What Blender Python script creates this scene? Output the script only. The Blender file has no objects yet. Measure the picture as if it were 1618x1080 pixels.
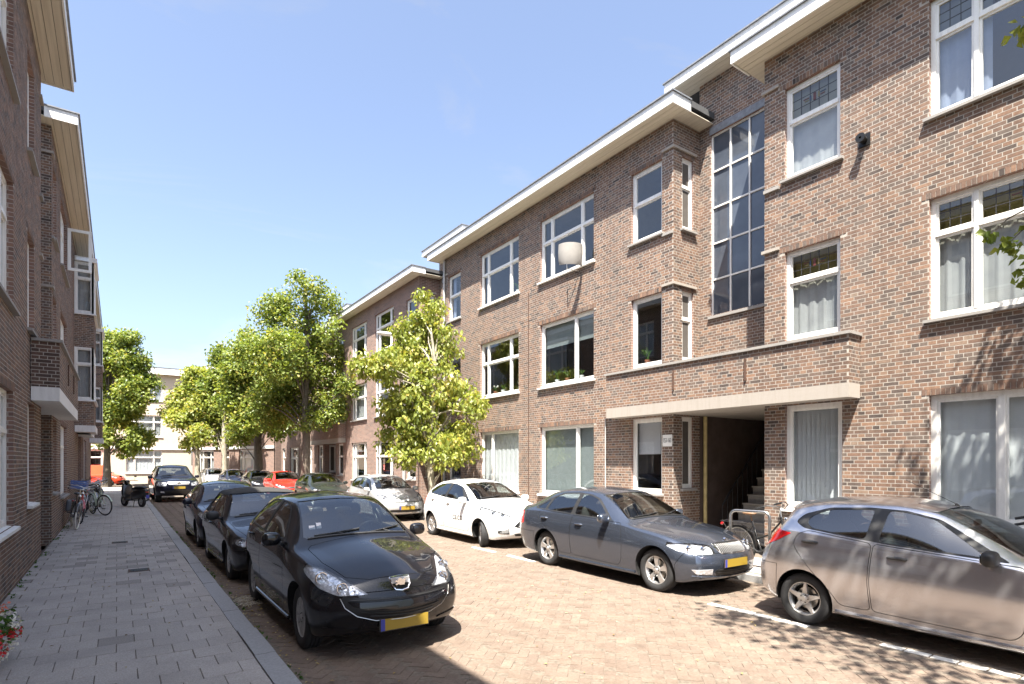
import bpy, bmesh, math, random
import numpy as np
from mathutils import Vector, Matrix
from mathutils.bvhtree import BVHTree

SC = bpy.context.scene
COL = SC.collection
R = math.radians
rng = random.Random(7)
nrg = np.random.default_rng(7)

# ------------------------------------------------------------------ camera, sky, sun, exposure
CAM_H = 1.9
YAW = math.atan(624 / 899.0)
cam_d = bpy.data.cameras.new('camera')
cam_d.sensor_width = 36.0
cam_d.lens = 20.0
cam_d.shift_y = 190 / 1618.0
cam_d.clip_start = 0.05
cam_d.clip_end = 3000
cam = bpy.data.objects.new('camera', cam_d)
cam.location = (0, 0, CAM_H)
cam.rotation_euler = (R(90), 0, -YAW)
COL.objects.link(cam)
SC.camera = cam

SUN_DIR = Vector((-1.0, -1.05, 2.95)).normalized()      # towards the sun
sun_el = math.asin(SUN_DIR.z)
sun_az = math.atan2(SUN_DIR.x, SUN_DIR.y)              # from +Y towards +X
world = bpy.data.worlds.new('World')
SC.world = world
world.use_nodes = True
wn = world.node_tree
wn.nodes.clear()
w_out = wn.nodes.new('ShaderNodeOutputWorld')
w_bg = wn.nodes.new('ShaderNodeBackground')
w_sky = wn.nodes.new('ShaderNodeTexSky')
w_sky.sky_type = 'NISHITA'
w_sky.sun_disc = False
w_sky.sun_elevation = sun_el
w_sky.sun_rotation = sun_az
w_sky.air_density = 1.0
w_sky.dust_density = 3.2
w_sky.ozone_density = 6.0
w_bg.inputs[1].default_value = 0.086
# faint high cirrus, the same all round the sky
w_tc = wn.nodes.new('ShaderNodeTexCoord')
w_mp = wn.nodes.new('ShaderNodeMapping'); w_mp.inputs['Scale'].default_value = (1.2, 2.6, 5.0); w_mp.inputs['Rotation'].default_value = (0.2, 0.1, 0.5)
w_nz = wn.nodes.new('ShaderNodeTexNoise'); w_nz.inputs['Scale'].default_value = 1.7; w_nz.inputs['Detail'].default_value = 9; w_nz.inputs['Roughness'].default_value = 0.62; w_nz.inputs['Distortion'].default_value = 0.6
w_rp = wn.nodes.new('ShaderNodeMapRange'); w_rp.inputs[1].default_value = 0.52; w_rp.inputs[2].default_value = 0.85; w_rp.inputs[3].default_value = 0.22; w_rp.inputs[4].default_value = 0.62
w_bw = wn.nodes.new('ShaderNodeRGBToBW')
w_mu = wn.nodes.new('ShaderNodeMath'); w_mu.operation = 'MULTIPLY'; w_mu.inputs[1].default_value = 1.45
w_mx = wn.nodes.new('ShaderNodeMix'); w_mx.data_type = 'RGBA'
for a_, b_ in ((w_tc.outputs['Generated'], w_mp.inputs[0]), (w_mp.outputs[0], w_nz.inputs['Vector']), (w_nz.outputs[0], w_rp.inputs[0]), (w_sky.outputs[0], w_bw.inputs[0]),
               (w_bw.outputs[0], w_mu.inputs[0]), (w_rp.outputs[0], w_mx.inputs[0]), (w_sky.outputs[0], w_mx.inputs[6]), (w_mu.outputs[0], w_mx.inputs[7]), (w_mx.outputs[2], w_bg.inputs[0])):
    wn.links.new(a_, b_)
wn.links.new(w_bg.outputs[0], w_out.inputs[0])

sun_d = bpy.data.lights.new('sun', 'SUN')
sun_d.energy = 5.0
sun_d.angle = R(0.53)
sun_d.color = (1.0, 0.94, 0.835)
sun = bpy.data.objects.new('sun', sun_d)
sun.location = (-10, -14, 32)
sun.rotation_euler = SUN_DIR.to_track_quat('Z', 'Y').to_euler()
COL.objects.link(sun)

vs = SC.view_settings
vs.view_transform = 'Standard'
vs.look = 'None'
vs.gamma = 1.0
vs.exposure = 2.1
vs.use_curve_mapping = False
SC.cycles.max_bounces = 8
SC.cycles.transparent_max_bounces = 16
SC.cycles.use_denoising = True

# ------------------------------------------------------------------ materials
MATS = {}

def srgb(r, g, b):
    def f(c):
        c /= 255.0
        return c / 12.92 if c <= 0.04045 else ((c + 0.055) / 1.055) ** 2.4
    return (f(r), f(g), f(b), 1.0)

class NT:
    """small helper around a material's node tree"""
    def __init__(self, name):
        self.m = bpy.data.materials.new(name)
        self.m.use_nodes = True
        self.t = self.m.node_tree
        self.b = self.t.nodes['Principled BSDF']
        self.out = self.t.nodes['Material Output']
        MATS[name] = self.m

    def n(self, typ, **kw):
        nd = self.t.nodes.new(typ)
        for k, v in kw.items():
            setattr(nd, k, v)
        return nd

    def l(self, a, b):
        self.t.links.new(a, b)

    def set(self, **kw):
        for k, v in kw.items():
            self.b.inputs[k.replace('_', ' ')].default_value = v
        return self

    world = False
    def coords(self, kind='Object'):
        if self.world:
            return self.n('ShaderNodeNewGeometry').outputs['Position']
        return self.n('ShaderNodeTexCoord').outputs[kind]

    def noise(self, scale, detail=4, rough=0.6, vec=None, stretch=None):
        nd = self.n('ShaderNodeTexNoise')
        nd.inputs['Scale'].default_value = scale
        nd.inputs['Detail'].default_value = detail
        nd.inputs['Roughness'].default_value = rough
        v = vec or self.coords()
        if stretch:
            mp = self.n('ShaderNodeMapping')
            mp.inputs['Scale'].default_value = stretch
            self.l(v, mp.inputs[0])
            v = mp.outputs[0]
        self.l(v, nd.inputs['Vector'])
        return nd.outputs[0]

    def ramp(self, fac, stops, interp='LINEAR'):
        nd = self.n('ShaderNodeValToRGB')
        cr = nd.color_ramp
        cr.interpolation = interp
        while len(cr.elements) > 1:
            cr.elements.remove(cr.elements[-1])
        cr.elements[0].position = stops[0][0]
        cr.elements[0].color = tuple(stops[0][1][:3]) + (1,)
        for p, c in stops[1:]:
            e = cr.elements.new(p)
            e.color = tuple(c[:3]) + (1,)
        self.l(fac, nd.inputs[0])
        return nd.outputs[0]

    def mix(self, fac, a, b, blend='MIX'):
        nd = self.n('ShaderNodeMix', data_type='RGBA', blend_type=blend)
        for i, v in ((0, fac), (6, a), (7, b)):
            if hasattr(v, 'default_value') or hasattr(v, 'is_output'):
                self.l(v, nd.inputs[i])
            else:
                nd.inputs[i].default_value = v if i == 0 else tuple(v[:3]) + (1,)
        return nd.outputs[2]

    def attr(self, name):
        nd = self.n('ShaderNodeAttribute')
        nd.attribute_name = name
        return nd.outputs['Fac']

    def color(self, sock):
        self.l(sock, self.b.inputs['Base Color'])
        return self

    def bump(self, h, strength=0.3, dist=0.01):
        nd = self.n('ShaderNodeBump')
        nd.inputs['Strength'].default_value = strength
        nd.inputs['Distance'].default_value = dist
        self.l(h, nd.inputs['Height'])
        self.l(nd.outputs[0], self.b.inputs['Normal'])
        return self

def plain(name, rgb, rough=0.6, metal=0.0, var=0.12, scale=6.0, bump=0.0, coat=0.0, spec=None):
    t = NT(name)
    t.set(Roughness=rough, Metallic=metal)
    if coat:
        t.b.inputs['Coat Weight'].default_value = coat
        t.b.inputs['Coat Roughness'].default_value = 0.04
    if spec is not None:
        t.b.inputs['Specular IOR Level'].default_value = spec
    if var > 0:
        nz = t.noise(scale, 5)
        t.color(t.ramp(nz, [(0.25, [c * (1 - var) for c in rgb]), (0.75, [min(1, c * (1 + var)) for c in rgb])]))
        if bump:
            t.bump(nz, bump, 0.005)
    else:
        t.b.inputs['Base Color'].default_value = tuple(rgb) + (1,)
    return t.m

def brick_mat(name, stops, weather=0.35, soil=(0.17, 0.135, 0.115)):
    t = NT(name)
    t.world = True
    t.set(Roughness=0.9)
    t.b.inputs['Specular IOR Level'].default_value = 0.25
    c = t.ramp(t.attr('tone'), stops)
    big = t.noise(0.55, 5, 0.65)
    c2 = t.mix(t.ramp(big, [(0.35, (0, 0, 0)), (0.75, (weather,) * 3)]), c, soil)
    run = t.noise(1.6, 6, 0.7, stretch=(2.2, 2.2, 0.22))
    c2 = t.mix(1.0, c2, t.ramp(run, [(0.30, (0.72, 0.70, 0.69)), (0.55, (1.0, 1.0, 1.0)), (0.8, (1.12, 1.1, 1.08))]), 'MULTIPLY')
    fine = t.noise(38, 4, 0.7)
    c3 = t.mix(0.55, c2, t.ramp(fine, [(0.3, (0.55, 0.55, 0.55)), (0.7, (1.25, 1.25, 1.25))]), 'MULTIPLY')
    t.color(c3)
    t.bump(fine, 0.35, 0.004)
    return t.m

brick_mat('brick', [(0.0, (0.06, 0.048, 0.044)), (0.18, (0.095, 0.072, 0.063)), (0.34, (0.145, 0.113, 0.095)), (0.48, (0.165, 0.102, 0.076)),
                    (0.64, (0.20, 0.122, 0.087)), (0.82, (0.27, 0.163, 0.108)), (1.0, (0.25, 0.185, 0.14))])
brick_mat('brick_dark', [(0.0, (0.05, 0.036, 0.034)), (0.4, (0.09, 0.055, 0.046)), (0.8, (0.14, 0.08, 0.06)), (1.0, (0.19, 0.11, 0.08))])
brick_mat('road_brick_clay', [(0.0, (0.115, 0.091, 0.074)), (0.25, (0.15, 0.114, 0.091)), (0.55, (0.175, 0.132, 0.104)),
                              (0.8, (0.195, 0.15, 0.117)), (1.0, (0.21, 0.172, 0.135))], 0.42, (0.10, 0.082, 0.066))
plain('mortar', (0.35, 0.315, 0.275), 0.95, var=0.25, scale=9, bump=0.3)
plain('mortar_dark', (0.20, 0.175, 0.155), 0.95, var=0.25, scale=9)
t = NT('far_brick')            # courses too small to pick apart
t.set(Roughness=0.95)
bt = t.n('ShaderNodeTexBrick')
bt.inputs['Scale'].default_value = 1.0
bt.inputs['Brick Width'].default_value = 0.22
bt.inputs['Row Height'].default_value = 0.0625
bt.inputs['Mortar Size'].default_value = 0.006
bt.inputs['Color1'].default_value = (0.24, 0.14, 0.105, 1)
bt.inputs['Color2'].default_value = (0.15, 0.092, 0.075, 1)
bt.inputs['Mortar'].default_value = (0.36, 0.315, 0.28, 1)
geo = t.n('ShaderNodeTexCoord').outputs['Object']
sp = t.n('ShaderNodeSeparateXYZ'); t.l(geo, sp.inputs[0])
ad = t.n('ShaderNodeMath', operation='ADD'); t.l(sp.outputs[0], ad.inputs[0]); t.l(sp.outputs[1], ad.inputs[1])
cb = t.n('ShaderNodeCombineXYZ'); t.l(ad.outputs[0], cb.inputs[0]); t.l(sp.outputs[2], cb.inputs[1])
t.l(cb.outputs[0], bt.inputs['Vector'])
t.color(t.mix(0.5, bt.outputs[0], t.ramp(t.noise(1.2, 5), [(0.3, (0.7, 0.7, 0.7)), (0.7, (1.2, 1.2, 1.2))]), 'MULTIPLY'))

def streaky(name, rgb, rough, amount, dirt=(0.25, 0.22, 0.18)):
    """paint or concrete with vertical dirt runs"""
    t = NT(name)
    t.world = True
    t.set(Roughness=rough)
    st = t.noise(5, 5, 0.65, stretch=(3.0, 3.0, 0.35))
    fine = t.noise(60, 3, 0.7)
    c = t.mix(t.ramp(st, [(0.45, (0, 0, 0)), (0.8, (amount,) * 3)]), rgb, dirt)
    c = t.mix(0.25, c, t.ramp(fine, [(0.3, (0.75,) * 3), (0.7, (1.1,) * 3)]), 'MULTIPLY')
    t.color(c)
    t.bump(fine, 0.12, 0.003)
    return t.m

streaky('white_paint', (0.76, 0.745, 0.71), 0.42, 0.32)
streaky('cream_paint', (0.66, 0.61, 0.50), 0.55, 0.35)
streaky('concrete', (0.33, 0.295, 0.26), 0.92, 0.5)
streaky('white_concrete', (0.72, 0.71, 0.69), 0.85, 0.3)
streaky('sill_stone', (0.27, 0.255, 0.24), 0.8, 0.5)
streaky('sunlit_brick_tone', (0.55, 0.47, 0.37), 0.9, 0.3)  # brick of the end block; glare of full sun put into this pale colour
plain('roof_felt', (0.06, 0.06, 0.062), 0.9, var=0.3)
plain('lead', (0.17, 0.18, 0.20), 0.55, var=0.35, scale=12)
plain('dark_metal', (0.025, 0.026, 0.028), 0.45, 0.6, var=0.2)
plain('rust_iron', (0.09, 0.05, 0.035), 0.8, 0.2, var=0.4, scale=20)
plain('steel', (0.55, 0.54, 0.52), 0.28, 1.0, var=0.15, scale=30)
plain('chrome', (0.82, 0.82, 0.83), 0.08, 1.0, var=0.0)
plain('pipe_grey', (0.36, 0.355, 0.35), 0.6, var=0.2)
plain('pipe_yellow', (0.46, 0.37, 0.17), 0.6, var=0.25)
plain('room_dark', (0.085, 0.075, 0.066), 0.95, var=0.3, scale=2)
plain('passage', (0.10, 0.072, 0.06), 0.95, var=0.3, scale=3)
plain('stone_step', (0.28, 0.265, 0.245), 0.9, var=0.2, scale=10)
plain('red_door', (0.22, 0.02, 0.022), 0.45, var=0.1)
plain('blue_door', (0.035, 0.05, 0.09), 0.45, var=0.1)
plain('lampshade', (0.72, 0.68, 0.62), 0.9, var=0.05)
plain('dish_grey', (0.27, 0.255, 0.235), 0.8, var=0.08)
plain('blind', (0.27, 0.30, 0.29), 0.9, var=0.1)
plain('board_white', (0.72, 0.70, 0.72), 0.5, var=0.03)
plain('black_text', (0.015, 0.015, 0.015), 0.6, var=0.0)
plain('sign_white', (0.78, 0.77, 0.73), 0.5, var=0.05)
plain('lead_came', (0.035, 0.035, 0.04), 0.5, var=0.0)
plain('stained_red', (0.10, 0.03, 0.025), 0.3, var=0.0)
plain('stained_blue', (0.03, 0.05, 0.09), 0.3, var=0.0)
plain('stained_yellow', (0.16, 0.13, 0.06), 0.3, var=0.0)
plain('terracotta', (0.34, 0.13, 0.07), 0.85, var=0.15)

t = NT('soffit_wood')
t.set(Roughness=0.7)
st = t.noise(3, 5, 0.6, stretch=(0.25, 9, 9))
t.color(t.ramp(st, [(0.3, (0.50, 0.45, 0.36)), (0.7, (0.64, 0.58, 0.47))]))
t = NT('curtain')
t.set(Roughness=0.95)
t.color(t.ramp(t.noise(3, 3), [(0.3, (0.40, 0.395, 0.39)), (0.7, (0.50, 0.49, 0.475))]))
t.b.inputs['Subsurface Weight'].default_value = 0.0
plain('blind_white', (0.76, 0.755, 0.75), 0.9, var=0.04)
plain('curtain_blue', (0.30, 0.33, 0.42), 0.95, var=0.1)
plain('curtain_yellow', (0.42, 0.36, 0.16), 0.95, var=0.15)

def glass_mat(name, tint, ior=1.5, boost=1.0, rough=0.0):
    t = NT(name)
    t.t.nodes.remove(t.b)
    tr = t.n('ShaderNodeBsdfTransparent')
    tr.inputs[0].default_value = tuple(tint) + (1,)
    gl = t.n('ShaderNodeBsdfGlossy')
    gl.inputs['Roughness'].default_value = rough
    gl.inputs[0].default_value = (1, 1, 1, 1)
    lw = t.n('ShaderNodeLayerWeight')
    lw.inputs[0].default_value = 0.5
    pw = t.n('ShaderNodeMath', operation='POWER')
    pw.inputs[1].default_value = 5.0
    t.l(lw.outputs['Facing'], pw.inputs[0])
    mu = t.n('ShaderNodeMath', operation='MULTIPLY_ADD')
    mu.use_clamp = True
    f0 = ((ior - 1) / (ior + 1)) ** 2 * 1.9 * boost      # two faces of a pane
    mu.inputs[1].default_value = 1.0 - f0
    mu.inputs[2].default_value = f0
    t.l(pw.outputs[0], mu.inputs[0])
    mx = t.n('ShaderNodeMixShader')
    t.l(mu.outputs[0], mx.inputs[0])
    t.l(tr.outputs[0], mx.inputs[1])
    t.l(gl.outputs[0], mx.inputs[2])
    t.l(mx.outputs[0], t.out.inputs[0])
    return t.m

glass_mat('window_glass', (0.74, 0.78, 0.80), 1.52, 1.45)
glass_mat('leaded_glass', (0.55, 0.56, 0.48), 1.52, 1.2)
glass_mat('car_glass', (0.48, 0.53, 0.53), 1.52, 1.9)
glass_mat('lens_glass', (0.90, 0.92, 0.94), 1.5, 1.3)

t = NT('stair_glass')  # opaque stair panes; their bluish reflection is put into the colour
t.set(Roughness=0.06)
t.b.inputs['Specular IOR Level'].default_value = 0.8
t.color(t.ramp(t.noise(1.1, 4), [(0.3, (0.045, 0.055, 0.075)), (0.7, (0.085, 0.10, 0.125))]))
# paving
t = NT('paving')
t.world = True
t.set(Roughness=0.93)
c = t.ramp(t.attr('tone'), [(0.0, (0.17, 0.153, 0.138)), (0.2, (0.25, 0.228, 0.207)), (0.5, (0.345, 0.315, 0.287)), (0.8, (0.39, 0.355, 0.325)), (1, (0.44, 0.405, 0.37))])
g1 = t.noise(75, 4, 0.85)
g2 = t.noise(1.4, 5, 0.65)
c = t.mix(0.65, c, t.ramp(g1, [(0.30, (0.45,) * 3), (0.70, (1.5,) * 3)]), 'MULTIPLY')
c = t.mix(t.ramp(g2, [(0.45, (0, 0, 0)), (0.75, (0.45,) * 3)]), c, (0.17, 0.158, 0.145))
t.color(c)
t.bump(g1, 0.4, 0.004)
plain('joint_sand', (0.13, 0.105, 0.082), 1.0, var=0.5, scale=25)
t = NT('kerb_stone')
t.world = True
t.set(Roughness=0.75)
g1 = t.noise(45, 5, 0.75)
t.color(t.ramp(g1, [(0.25, (0.19, 0.185, 0.185)), (0.75, (0.33, 0.325, 0.32))]))
t.bump(g1, 0.3, 0.004)
streaky('white_stone', (0.66, 0.64, 0.60), 0.85, 0.5, (0.3, 0.25, 0.2))
plain('earth', (0.10, 0.08, 0.055), 1.0, var=0.4, scale=15)
plain('far_ground', (0.14, 0.12, 0.10), 1.0, var=0.2, scale=1)

# vegetation
def leaf_mat(name, stops, trans=0.52):
    t = NT(name)
    t.t.nodes.remove(t.b)
    c = t.ramp(t.attr('tone'), stops)
    d = t.n('ShaderNodeBsdfDiffuse')
    s = t.n('ShaderNodeBsdfTranslucent')
    g = t.n('ShaderNodeBsdfGlossy')
    g.inputs['Roughness'].default_value = 0.42
    t.l(c, d.inputs[0])
    tc = t.mix(1.0, c, (1.22, 1.15, 0.60), 'MULTIPLY')
    t.l(tc, s.inputs[0])
    m1 = t.n('ShaderNodeMixShader'); m1.inputs[0].default_value = trans
    t.l(d.outputs[0], m1.inputs[1]); t.l(s.outputs[0], m1.inputs[2])
    m2 = t.n('ShaderNodeMixShader'); m2.inputs[0].default_value = 0.025
    t.l(m1.outputs[0], m2.inputs[1]); t.l(g.outputs[0], m2.inputs[2])
    t.l(m2.outputs[0], t.out.inputs[0])
    return t.m

leaf_mat('leaf_linden', [(0, (0.085, 0.135, 0.026)), (0.5, (0.18, 0.235, 0.045)), (0.85, (0.29, 0.32, 0.07)), (1, (0.36, 0.32, 0.08))])
leaf_mat('leaf_pale', [(0, (0.13, 0.175, 0.034)), (0.5, (0.27, 0.315, 0.062)), (0.85, (0.39, 0.395, 0.10)), (1, (0.43, 0.35, 0.10))])
leaf_mat('leaf_plant', [(0, (0.04, 0.10, 0.02)), (1, (0.10, 0.19, 0.04))])
leaf_mat('petal_red', [(0, (0.45, 0.015, 0.02)), (1, (0.70, 0.05, 0.06))], 0.3)
leaf_mat('petal_white', [(0, (0.72, 0.70, 0.66)), (1, (0.82, 0.80, 0.76))], 0.3)
leaf_mat('petal_coral', [(0, (0.60, 0.12, 0.08)), (1, (0.75, 0.25, 0.16))], 0.3)
leaf_mat('dry_leaf', [(0, (0.16, 0.10, 0.04)), (0.6, (0.36, 0.27, 0.10)), (1, (0.5, 0.44, 0.26))], 0.2)
t = NT('bark')
t.set(Roughness=0.95)
g1 = t.noise(14, 6, 0.7, stretch=(1.5, 1.5, 0.35))
t.color(t.ramp(g1, [(0.3, (0.055, 0.045, 0.035)), (0.7, (0.16, 0.135, 0.105))]))
t.bump(g1, 0.8, 0.02)
t = NT('bark_pale')
t.set(Roughness=0.9)
g1 = t.noise(9, 6, 0.7, stretch=(1.5, 1.5, 0.5))
t.color(t.ramp(g1, [(0.35, (0.16, 0.14, 0.10)), (0.55, (0.33, 0.30, 0.23)), (0.8, (0.42, 0.40, 0.33))]))
t.bump(g1, 0.5, 0.012)

# vehicles
def car_paint(name, rgb, metal=0.0, flake=0.0, rough=0.35):
    t = NT(name)
    t.set(Roughness=rough, Metallic=metal)
    t.b.inputs['Coat Weight'].default_value = 1.0
    t.b.inputs['Coat Roughness'].default_value = 0.025
    t.b.inputs['Specular IOR Level'].default_value = 0.5 if metal else 0.08
    t.b.inputs['Base Color'].default_value = tuple(rgb) + (1,)
    dust = t.noise(2.2, 6, 0.7)
    c = t.mix(t.ramp(dust, [(0.5, (0, 0, 0)), (0.9, (0.035,) * 3)]), rgb, (0.20, 0.18, 0.15))
    t.color(c)
    rr = t.n('ShaderNodeMapRange')
    rr.inputs[3].default_value = 0.0; rr.inputs[4].default_value = 0.045
    t.l(t.noise(6, 6, 0.7), rr.inputs[0])
    t.l(rr.outputs[0], t.b.inputs['Coat Roughness'])
    if flake:
        v = t.n('ShaderNodeTexVoronoi'); v.inputs['Scale'].default_value = 900
        t.l(t.coords(), v.inputs['Vector'])
        t.bump(v.outputs['Color'], flake, 0.0006)
    return t.m

car_paint('paint_black', (0.006, 0.006, 0.008))
car_paint('paint_black_blue', (0.008, 0.009, 0.018))
car_paint('paint_graphite', (0.085, 0.102, 0.14), 0.75, 0.0, 0.24)
car_paint('paint_silver', (0.56, 0.55, 0.57), 0.85, 0.0, 0.22)
car_paint('paint_white', (0.78, 0.78, 0.77))
car_paint('paint_pale_silver', (0.52, 0.53, 0.54), 0.6, 0.0, 0.4)
car_paint('paint_red', (0.50, 0.022, 0.015))
car_paint('paint_orange_red', (0.62, 0.055, 0.02))
car_paint('paint_dark_green', (0.018, 0.022, 0.020))
car_paint('paint_navy', (0.015, 0.022, 0.05))
car_paint('paint_mint', (0.42, 0.52, 0.42))
plain('black_plastic', (0.018, 0.018, 0.019), 0.5, var=0.2, scale=20)
plain('under_black', (0.006, 0.006, 0.006), 0.9, var=0.0)
plain('grille_black', (0.012, 0.012, 0.013), 0.35, var=0.0)
plain('rubber', (0.022, 0.022, 0.023), 0.8, var=0.25, scale=30, bump=0.2)
plain('soft_top', (0.030, 0.029, 0.028), 0.95, var=0.25, scale=60, bump=0.3)
plain('seat_cloth', (0.075, 0.073, 0.072), 0.95, var=0.2, scale=30)
plain('dash', (0.035, 0.035, 0.036), 0.8, var=0.1)
plain('alloy', (0.60, 0.60, 0.60), 0.32, 0.85, var=0.1, scale=20)
plain('hubcap', (0.42, 0.42, 0.42), 0.45, 0.4, var=0.2, scale=20)
plain('plate_yellow', (0.30, 0.20, 0.022), 0.5, var=0.06, scale=4)
plain('plate_blue', (0.04, 0.05, 0.30), 0.5, var=0.0)
plain('plate_black', (0.03, 0.025, 0.01), 0.5, var=0.0)
plain('lamp_red', (0.42, 0.008, 0.010), 0.08, var=0.0, coat=1.0)
plain('lamp_amber', (0.70, 0.25, 0.03), 0.1, var=0.0, coat=1.0)
t = NT('reflector')
t.set(Roughness=0.25, Metallic=0.55)
vo = t.n('ShaderNodeTexVoronoi'); vo.inputs['Scale'].default_value = 26
t.l(t.coords(), vo.inputs['Vector'])
t.color(t.ramp(vo.outputs['Distance'], [(0.0, (0.95, 0.95, 0.97)), (0.6, (0.70, 0.71, 0.74))]))
t.bump(vo.outputs['Distance'], 0.6, 0.012)
plain('blue_plastic', (0.10, 0.17, 0.40), 0.5, var=0.1)
plain('grey_bag', (0.16, 0.17, 0.19), 0.9, var=0.15)
plain('tan_leather', (0.22, 0.12, 0.06), 0.6, var=0.15)
plain('cycle_black', (0.014, 0.014, 0.015), 0.3, var=0.0, coat=0.6)
plain('cycle_red', (0.35, 0.02, 0.02), 0.3, var=0.0, coat=0.6)
plain('cycle_grey', (0.25, 0.26, 0.27), 0.3, 0.3, var=0.0, coat=0.6)
plain('cycle_mint', (0.48, 0.57, 0.45), 0.3, var=0.0, coat=0.6)
plain('tyre_wall_white', (0.62, 0.60, 0.56), 0.8, var=0.1)

def M(n):
    return MATS[n]

# ------------------------------------------------------------------ object and mesh helpers
def tag(o, label=None, cat=None, group=None, kind=None):
    if label: o['label'] = label
    if cat: o['category'] = cat
    if group: o['group'] = group
    if kind: o['kind'] = kind
    return o

def empty(name, loc=(0, 0, 0), rz=0.0, parent=None):
    o = bpy.data.objects.new(name, None)
    o.empty_display_size = 0.2
    o.location = loc
    o.rotation_euler = (0, 0, rz)
    o.parent = parent
    COL.objects.link(o)
    return o

def link(name, me, parent=None, loc=None):
    o = bpy.data.objects.new(name, me)
    o.parent = parent
    if loc is not None:
        o.location = loc
    COL.objects.link(o)
    return o

def np_mesh(name, V, Q, mats, tone=None, smooth=False, midx=None):
    """mesh from numpy arrays: V (n,3), Q (m,k)"""
    V = np.asarray(V, dtype=np.float32)
    Q = np.asarray(Q, dtype=np.int32)
    me = bpy.data.meshes.new(name)
    k = Q.shape[1]
    me.vertices.add(len(V)); me.vertices.foreach_set('co', V.ravel())
    me.loops.add(Q.size); me.loops.foreach_set('vertex_index', Q.ravel())
    me.polygons.add(len(Q))
    me.polygons.foreach_set('loop_start', np.arange(0, Q.size, k, dtype=np.int32))
    me.polygons.foreach_set('loop_total', np.full(len(Q), k, dtype=np.int32))
    if midx is not None:
        me.polygons.foreach_set('material_index', np.asarray(midx, dtype=np.int32))
    me.polygons.foreach_set('use_smooth', np.full(len(Q), bool(smooth)))
    for m in (mats if isinstance(mats, (list, tuple)) else [mats]):
        me.materials.append(M(m))
    if tone is not None:
        a = me.attributes.new('tone', 'FLOAT', 'FACE')
        a.data.foreach_set('value', np.asarray(tone, dtype=np.float32))
    me.update(calc_edges=True)
    return me

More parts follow.
